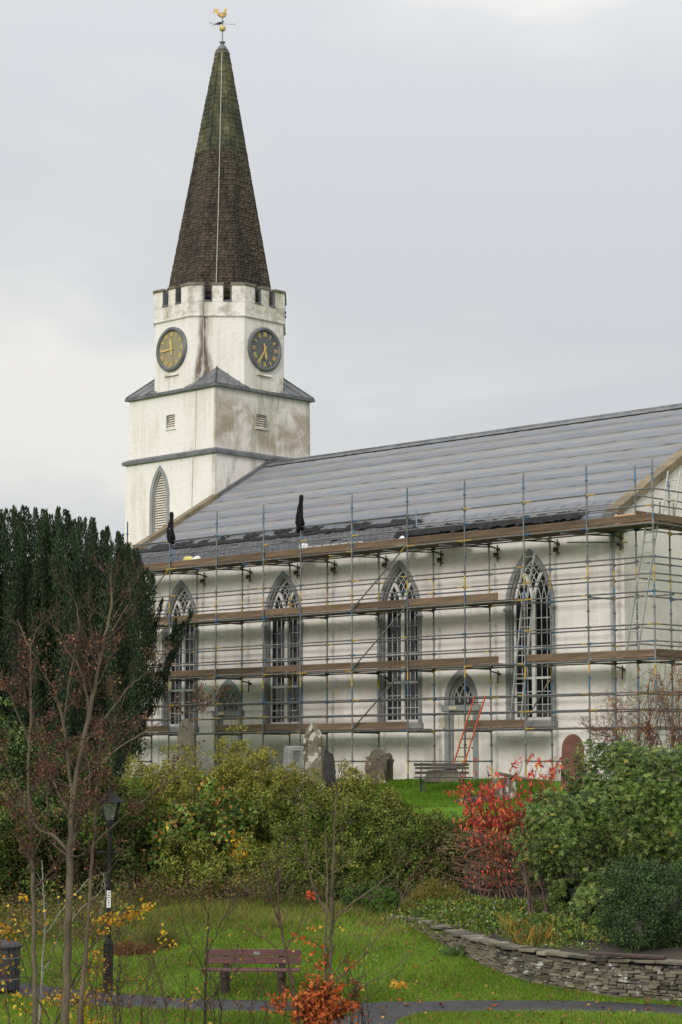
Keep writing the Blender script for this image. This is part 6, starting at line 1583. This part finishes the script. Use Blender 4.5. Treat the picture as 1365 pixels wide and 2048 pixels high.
# ---- bare and autumn-leaved trees in the foreground
def bare_tree(name, label, d, limbs, seed, r0=.08, mat='bark_grey', seeds=None, twig=(9, .8), cat='tree', group='young trees in the foreground', leaves=None, levels=2, yspread=.45):
    """limbs: [(points in the picture plane at depth d, start radius, end radius)], first one is the trunk and goes to the ground"""
    r_ = np.random.default_rng(seed); k0 = limbs[0][0][0]; bx = xa(k0[0], d); off = np.array([bx, d, tz(bx, d)]); o = empty(name, off, 0, label, cat, group)
    tipsP = []; T = Tubes()
    def grow(p, dr, L, rad, lev):
        n = 5; q = [p]; dcur = dr
        for _ in range(n):
            dcur = unit(dcur + r_.normal(size=3) * .10 + np.array([0, 0, .06])); q.append(q[-1] + dcur * L / n)
        q = np.array(q); T.add(q - off, rad, max(.0022, rad * .35), 4 if rad > .006 else 3); tipsP.extend([q[3], q[4], q[5]])
        if lev > 0:
            for _ in range(r_.integers(2, 5)):
                i = r_.integers(1, 5); d2 = unit(dcur * .75 + r_.normal(size=3) * np.array([.65, .5, .4]) + np.array([0, 0, .22])); grow(q[i], d2, L * r_.uniform(.35, .7), rad * .5, lev - 1)
    for li, (pts, ra, rb) in enumerate(limbs):
        P = []
        yo = 0 if li == 0 else r_.normal() * yspread * .5
        for j, p in enumerate(pts):
            P.append(at(p[0], p[1], d + (p[2] if len(p) > 2 else yo * (j / max(1, len(pts) - 1)))))
        P = np.array(P)
        if li == 0: P = np.concatenate([[np.array([bx, d, off[2] - .15])], P])
        t = np.linspace(0, len(P) - 1, 5 * len(P)); Q = np.stack([np.interp(t, np.arange(len(P)), P[:, i]) for i in range(3)], -1)
        for _ in range(2): Q[1:-1] = (Q[:-2] + 2 * Q[1:-1] + Q[2:]) / 4
        Q[1:-1] += r_.normal(size=(len(Q) - 2, 3)) * .006
        if li == 0: link('trunk', Tubes().add(Q - off, ra, rb, 9).mesh('trunk', M[mat]), o)
        else: link('limb', Tubes().add(Q - off, ra, rb, 6).mesh('limb', M[mat]), o)
        tot = np.linalg.norm(np.diff(Q, axis=0), axis=1).sum(); nt = max(2, int(twig[0] * tot / 2.0))
        for _ in range(nt):
            i = r_.integers(max(2, int(len(Q) * (.32 if li == 0 else .12))), len(Q)); ax = unit(Q[min(i + 1, len(Q) - 1)] - Q[i - 1]); d2 = unit(ax * .75 + r_.normal(size=3) * np.array([.8, .6, .25]) + np.array([0, 0, .12])); rad = min(.018, (ra + (rb - ra) * i / len(Q)) * .4); grow(Q[i], d2, twig[1] * r_.uniform(.45, 1.2), max(.005, rad), levels - 1)
    link('twigs', T.mesh('twigs', M[mat if mat != 'bark_grey' else 'bark_red']), o, kind='stuff')
    tp = np.array(tipsP)
    if seeds:
        n_c, per, size, cols, wts, (zlo, zhi) = seeds; ok = tp[(tp[:, 2] > zlo) & (tp[:, 2] < zhi)]; c = ok[r_.integers(len(ok), size=n_c)]; k = np.repeat(np.arange(n_c), per); n = len(k)
        P = c[k] + r_.normal(size=(n, 3)) * .042; Ls = size * r_.uniform(.6, 1.3, n)
        link('dry_leaves', leaves_mesh('dry_leaves', leaf_arrays(P, unit(r_.normal(size=(n, 3)) * .7 + np.array([0, 0, -.6])), rand_unit(n, r_), Ls, Ls * .5) - off, mixcol(n, cols, wts, .2, r_), M['dead']), o, kind='stuff')
    if leaves:
        Vv, Cc = [], []
        for (px, py, sx, sy, n, size, cols) in leaves:
            n = int(n * 1.5); size = size * .74
            P = np.array([at(px + r_.normal() * sx, py + r_.normal() * sy, d + r_.normal() * .15) for _ in range(n)]); Ls = size * r_.uniform(.6, 1.25, n)
            Vv.append(leaf_arrays(P, unit(r_.normal(size=(n, 3)) * .8 + np.array([0, 0, -.5])), unit(rand_unit(n, r_) + np.array([0, -.7, .2])), Ls, Ls * .75)); Cc.append(mixcol(n, cols, None, .15, r_))
            for _ in range(max(1, n // 14)):
                a0 = np.array(P[r_.integers(n)]); near = tp[np.argsort(((tp - a0) ** 2).sum(1))[:3]]; T2 = Tubes().add(np.array([near[r_.integers(3)], (near[0] + a0) / 2 + np.array([0, 0, .03]), a0]) - off, .006, .002, 3); link('leaf_twig', T2.mesh('leaf_twig', M['bark_dark']), o)
        link('autumn_leaves', leaves_mesh('autumn_leaves', np.concatenate(Vv) - off, np.concatenate(Cc), M['leaf']), o, kind='stuff')
    return o
DRY = [(.16, .070, .042), (.11, .050, .034), (.24, .13, .075), (.08, .04, .03)]
YE = [(.58, .33, .03), (.50, .22, .02), (.62, .42, .05)]
bare_tree('bare_tree', 'bare forked young tree with withered brown seed clusters, tallest at left', 31.0,
  [([(131, 2060), (137, 1860), (140, 1700), (146, 1600), (165, 1490), (190, 1380), (205, 1300), (225, 1215), (222, 1150)], .070, .011),
   ([(228, 1235), (250, 1195), (275, 1162)], .014, .005), ([(225, 1262), (262, 1200), (258, 1165)], .014, .005), ([(146, 1600), (128, 1450), (112, 1385), (80, 1335)], .030, .007), ([(128, 1450), (134, 1390), (160, 1250), (152, 1205)], .018, .005),
   ([(178, 1420), (168, 1350), (130, 1290), (115, 1255)], .022, .006), ([(140, 1705), (105, 1668), (80, 1662), (40, 1600)], .030, .006), ([(143, 1630), (120, 1590), (95, 1530), (70, 1470)], .022, .006), ([(145, 1690), (165, 1640), (182, 1600), (178, 1520)], .028, .008), ([(165, 1490), (215, 1430), (262, 1370), (300, 1340)], .024, .005), ([(150, 1580), (230, 1500), (330, 1440), (385, 1420)], .018, .004), ([(190, 1385), (215, 1330), (245, 1270)], .018, .005)],
  101, seeds=(330, 9, .05, DRY, None, (3.2, 6.4)), twig=(9, .6), levels=3)
bare_tree('bare_tree', 'bare slender tree close to the left edge with brown seed clusters', 31.6,
  [([(70, 2060), (68, 1860), (67, 1700), (56, 1580), (62, 1450), (63, 1330), (60, 1290)], .046, .009), ([(62, 1300), (45, 1262), (35, 1240)], .012, .005), ([(61, 1295), (72, 1265), (80, 1250)], .012, .005), ([(66, 1650), (30, 1560), (0, 1510), (-30, 1470)], .018, .005), ([(64, 1500), (25, 1400), (0, 1345)], .014, .004), ([(66, 1720), (95, 1640), (95, 1540), (85, 1430)], .020, .005)],
  102, seeds=(170, 9, .05, DRY, None, (2.6, 5.8)), twig=(8, .55), levels=3)
bare_tree('bare_tree', 'bare straight stem right of the tallest forked tree, leaning out to the right', 32.0,
  [([(158, 2060), (172, 1900), (182, 1760), (190, 1650), (196, 1540), (205, 1450)], .042, .010), ([(186, 1690), (250, 1630), (330, 1570), (385, 1535)], .020, .004), ([(190, 1640), (225, 1580), (260, 1500), (275, 1440)], .016, .004), ([(180, 1800), (215, 1745), (262, 1690)], .014, .004), ([(200, 1500), (240, 1420), (262, 1360)], .014, .004)],
  103, seeds=(140, 9, .05, DRY, None, (2.2, 5.2)), twig=(8, .5), levels=3)
bare_tree('pale_sapling', 'thin pale-barked sapling low among the bare trees at left', 34.0,
  [([(82, 2010), (84, 1930), (92, 1850), (86, 1780), (84, 1720)], .022, .008), ([(86, 1950), (112, 1890), (125, 1845)], .014, .005), ([(90, 1870), (140, 1800), (175, 1760), (205, 1745)], .012, .004), ([(130, 1860), (160, 1820), (215, 1770)], .011, .004), ([(200, 1830), (212, 1790), (208, 1745)], .010, .004)],
  104, mat='bark_pale', twig=(4, .3), levels=1)
bare_tree('maple_sapling', 'sapling with scattered bright yellow leaves at the bottom left', 33.2,
  [([(100, 2075), (120, 2030), (150, 1960), (178, 1900), (215, 1838), (262, 1825), (298, 1815)], .018, .004), ([(100, 2040), (60, 1970), (40, 1910), (20, 1860)], .012, .004), ([(120, 2030), (170, 1990), (230, 1965), (290, 1960)], .010, .003), ([(100, 2060), (50, 2020), (10, 2000)], .010, .003), ([(140, 1990), (190, 1915), (205, 1870)], .010, .003)],
  105, mat='bark_dark', twig=(6, .45), levels=2, leaves=[(225, 1835, 20, 7, 46, .105, YE), (262, 1826, 14, 6, 30, .10, YE), (298, 1812, 9, 5, 16, .09, YE), (205, 1855, 8, 8, 12, .09, YE), (186, 1862, 6, 8, 10, .09, YE), (40, 1850, 24, 14, 26, .10, YE), (15, 1870, 14, 12, 18, .10, YE), (10, 1935, 14, 16, 20, .11, YE), (165, 2000, 14, 14, 60, .10, YE), (115, 1995, 14, 12, 26, .10, YE), (45, 2010, 20, 14, 22, .10, YE), (185, 1930, 14, 14, 22, .09, YE), (205, 1910, 10, 8, 14, .09, YE), (130, 1800, 10, 10, 8, .08, YE), (40, 1795, 6, 5, 8, .09, YE), (330, 1865, 5, 10, 10, .08, YE), (345, 1885, 6, 6, 6, .07, YE), (210, 1985, 12, 10, 16, .09, YE), (190, 2040, 20, 8, 24, .1, YE), (270, 1955, 12, 5, 9, .07, YE)])
bare_tree('bare_sapling', 'dark bare sapling left of the maroon bench', 34.0,
  [([(410, 2070), (411, 1990), (414, 1910), (418, 1830)], .028, .010), ([(414, 1910), (440, 1850), (470, 1800), (500, 1765)], .013, .004), ([(418, 1835), (400, 1790), (398, 1760)], .010, .004), ([(412, 1950), (380, 1880), (368, 1850)], .012, .004), ([(456, 1830), (490, 1790), (505, 1750)], .008, .003)],
  106, mat='bark_dark', twig=(7, .55), levels=2, leaves=[(385, 1992, 6, 8, 7, .08, YE), (370, 2000, 5, 6, 5, .07, YE)])
bare_tree('bare_sapling', 'reddish bare sapling standing before the maroon bench', 34.4,
  [([(600, 2070), (588, 1985), (572, 1900), (560, 1840), (555, 1760), (552, 1705)], .030, .010), ([(562, 1850), (545, 1810), (535, 1745), (520, 1728)], .014, .004), ([(560, 1840), (540, 1800), (500, 1785)], .010, .003), ([(575, 1915), (520, 1870), (480, 1850)], .010, .003), ([(572, 1900), (600, 1850), (618, 1800)], .010, .003), ([(556, 1770), (562, 1730), (570, 1715)], .010, .003)],
  107, mat='bark_red', twig=(7, .5), levels=2)
OR = [(.52, .12, .03), (.45, .08, .025), (.58, .18, .04)]
bare_tree('bare_tree', 'bare twin-stemmed young tree at the centre with a few orange leaves', 33.4,
  [([(655, 2075), (657, 1990), (662, 1900), (664, 1820), (666, 1750), (668, 1680), (672, 1600), (675, 1560)], .040, .008), ([(652, 2010), (651, 1920), (653, 1830), (656, 1760), (652, 1690), (650, 1640)], .026, .006), ([(655, 1830), (630, 1780), (614, 1720), (608, 1660), (606, 1560)], .020, .005), ([(668, 1690), (690, 1640), (700, 1590)], .012, .004), ([(664, 1840), (720, 1795), (755, 1772), (790, 1740), (812, 1690)], .018, .005), ([(660, 1960), (700, 1905), (740, 1840)], .013, .004), ([(662, 1970), (720, 1920), (790, 1830), (820, 1760), (846, 1710)], .018, .004), ([(660, 2030), (720, 1975), (780, 1945), (830, 1900)], .016, .004), ([(612, 1700), (590, 1670)], .010, .004), ([(655, 1760), (625, 1735), (585, 1715)], .012, .004), ([(660, 1750), (700, 1725), (735, 1690)], .012, .004)],
  108, twig=(6, .55), levels=2, leaves=[(605, 1880, 10, 5, 9, .09, OR), (630, 1886, 6, 4, 6, .09, OR), (595, 1868, 6, 5, 5, .09, OR), (645, 1920, 18, 12, 20, .10, OR), (700, 1930, 12, 12, 10, .10, OR), (712, 1970, 7, 5, 8, .12, OR), (625, 1856, 6, 4, 6, .09, [(.5, .25, .04)]), (688, 1853, 4, 4, 5, .08, YE), (798, 1966, 10, 4, 16, .11, [(.6, .30, .05)]), (724, 1970, 5, 4, 5, .08, [(.45, .45, .10)]), (740, 1912, 8, 8, 8, .07, [(.25, .35, .10)]), (545, 2008, 4, 5, 4, .08, YE), (625, 1790, 5, 4, 9, .11, [(.55, .07, .03)])])
st = [[(640, 2090, 0), (632, 2040, 0), (628 + dx, 1985 + dy, .1 * (i % 3))] for i, (dx, dy) in enumerate(((-50, 30), (-30, 10), (-10, -10), (10, -20), (30, -5), (50, 15), (70, 30), (-65, 45), (0, 20), (40, 40), (85, 40), (-20, 40)))]
twiggy('beech_sapling', 'low beech sapling full of copper-orange leaves at the bottom centre', 'tree', st, 32.4, ([(.46, .11, .032), (.34, .075, .026), (.54, .18, .05), (.24, .08, .03)], [4, 3, 2, 1.5]), 73, mat='bark_dark', twig_n=12, twig_len=.28, leafL=.085, leafW=.05, per=1.7, droop=.5, r0=.01, group='young trees in the foreground')
r = np.random.default_rng(12); st = [[(x0, 2075, 0), (x0 + r.normal() * 8, 2010, .0), (x0 + r.normal() * 45, r.uniform(1890, 1970), r.normal() * .2)] for x0 in r.uniform(330, 760, 30)]
twiggy('twiggy_undergrowth', 'thin dark twigs rising along the bottom edge before the path', 'shrub', st, 33.0, ([(.22, .05, .03), (.5, .3, .04), (.12, .06, .03)], None), 74, mat='bark_dark', twig_n=6, twig_len=.4, leafL=.05, leafW=.03, per=.10, droop=.5, r0=.008)

r = np.random.default_rng(14); st = [[(x0, 2075, 0), (x0 + r.normal() * 8, 2000, .0), (x0 + r.normal() * 50, r.uniform(1800, 1960), r.normal() * .2)] for x0 in r.uniform(-30, 330, 34)]
twiggy('twiggy_undergrowth', 'thin dark twigs among the young trees at the bottom left', 'shrub', st, 32.6, ([(.20, .08, .04), (.5, .3, .04), (.12, .06, .03)], [4, 1, 3]), 75, mat='bark_red', twig_n=8, twig_len=.5, leafL=.05, leafW=.03, per=.22, droop=.5, r0=.008)

# ---- grass and fallen leaves
def on_path(x, y):
    c = np.interp(x, [-30, -12, -6.8, -4.5, -2.8, 0, 2.5, 4.5, 6.5, 12, 30], [46.5, 42.9, 41.35, 40.2, 39.7, 39.3, 39.55, 39.5, 38.9, 37.6, 34]); a = np.abs(y - c) < np.where(np.sin(x * 5.1) + np.sin(x * 11.3 + y * 7) > .4, .50, .60)
    bx = np.interp(y, [24, 33, 36, 37.6, 38.6, 39.3], [-1.5, -.3, .1, .35, .75, 1.6]); return a | ((y < 39.3) & (np.abs(x - bx) < np.interp(y, [30, 36, 39], [.8, .75, .55])))
def in_bed(x, y):
    wx = np.interp(y, WALL[::1, 1], WALL[:, 0]) ; return (x > wx - .05) & (y > 38.5)
def grass_field(name, label, x0f, x1f, y0, y1, n, h, cols, seed, skip):
    r_ = np.random.default_rng(seed); u = r_.random(n); y = y0 + (y1 - y0) * u; x = x0f(y) + (x1f(y) - x0f(y)) * r_.random(n)
    if name == 'rough_grass':
        k_ = r_.integers(0, 900, n); cx_ = r_.random(900); cy_ = y0 + (y1 - y0) * r_.random(900) ** .6; y = cy_[k_] + r_.normal(size=n) * .13; x = (x0f(cy_) + (x1f(cy_) - x0f(cy_)) * cx_)[k_] + r_.normal(size=n) * .16
    ok = ~skip(x, y); x, y = x[ok], y[ok]; n = len(x); z = terrain(x, y)
    hh = h * r_.uniform(.5, 1.3, n) * (1 + .5 * np.sin(x * 1.9 + 1) * np.sin(y * 1.3)); g = r_.uniform(0, 6.28, n); w = .010 * r_.uniform(.7, 1.5, n); s = np.stack([np.cos(g), np.sin(g), 0 * g], -1) * w[:, None]
    b = np.stack([x, y, z - .005], -1); t = b + np.stack([r_.normal(size=n) * hh * .45, r_.normal(size=n) * hh * .45, hh], -1); Vv = np.stack([b - s, b + s, t], 1).reshape(-1, 3)
    c = mixcol(n, cols, None, .16, r_); patch = .5 + .5 * np.sin(x * .8 + 2 * np.sin(y * .5)) * np.sin(y * .9 + x * .3); c = c * (.78 + .40 * patch[:, None])
    o = link(name, np_mesh(name, Vv, [np.arange(3 * n).reshape(n, 3)], M['grass'], np.repeat(c, 3, 0))); return tag(o, label, 'grass', kind='stuff')
GR = [(.112, .225, .018), (.148, .265, .024), (.19, .28, .034), (.092, .180, .016), (.118, .235, .018), (.24, .25, .05), (.24, .20, .075)]
grass_field('lawn_grass', 'short bright green grass of the lower lawn', lambda y: -.175 * y, lambda y: .175 * y, 34.5, 51.5, 230000, .075, GR, 201, lambda x, y: on_path(x, y) | in_bed(x, y))
grass_field('rough_grass', 'longer rough grass below the bank', lambda y: -.175 * y, lambda y: .03 * y, 46.0, 52.6, 38000, .16, [(.15, .22, .035), (.17, .22, .045), (.24, .23, .06), (.28, .20, .085)], 202, in_bed)
grass_field('churchyard_grass', 'short green grass of the upper churchyard lawn', lambda y: xa(660, 60) + 0 * y, lambda y: xa(1120, 60) + 0 * y, 56.5, 68.0, 52000, .07, [(.100, .200, .018), (.125, .23, .026), (.075, .15, .016)], 203, lambda x, y: (N_[0] * (x - ORG[0]) + N_[1] * (y - ORG[1])) > 1.6)
r = np.random.default_rng(33); n = 1100; y = r.uniform(35, 49, n); x = r.uniform(-.16, .16, n) * y; ok = ~in_bed(x, y); x, y = x[ok], y[ok]; n = len(x)
P = np.stack([x, y, terrain(x, y) + .055], -1); Ls = r.uniform(.05, .11, n)
tag(link('fallen_leaves', leaves_mesh('fallen_leaves', leaf_arrays(P, unit(r.normal(size=(n, 3)) * np.array([1, 1, .25])), unit(r.normal(size=(n, 3)) * .4 + np.array([0, -.2, 1])), Ls, Ls * .7), mixcol(n, [(.35, .07, .03), (.25, .12, .04), (.50, .30, .06), (.12, .07, .03)], [.8, 3, 1.2, 5], .15, r), M['dead'])), 'fallen red, brown and yellow leaves scattered on the lawn', 'leaves', kind='stuff')
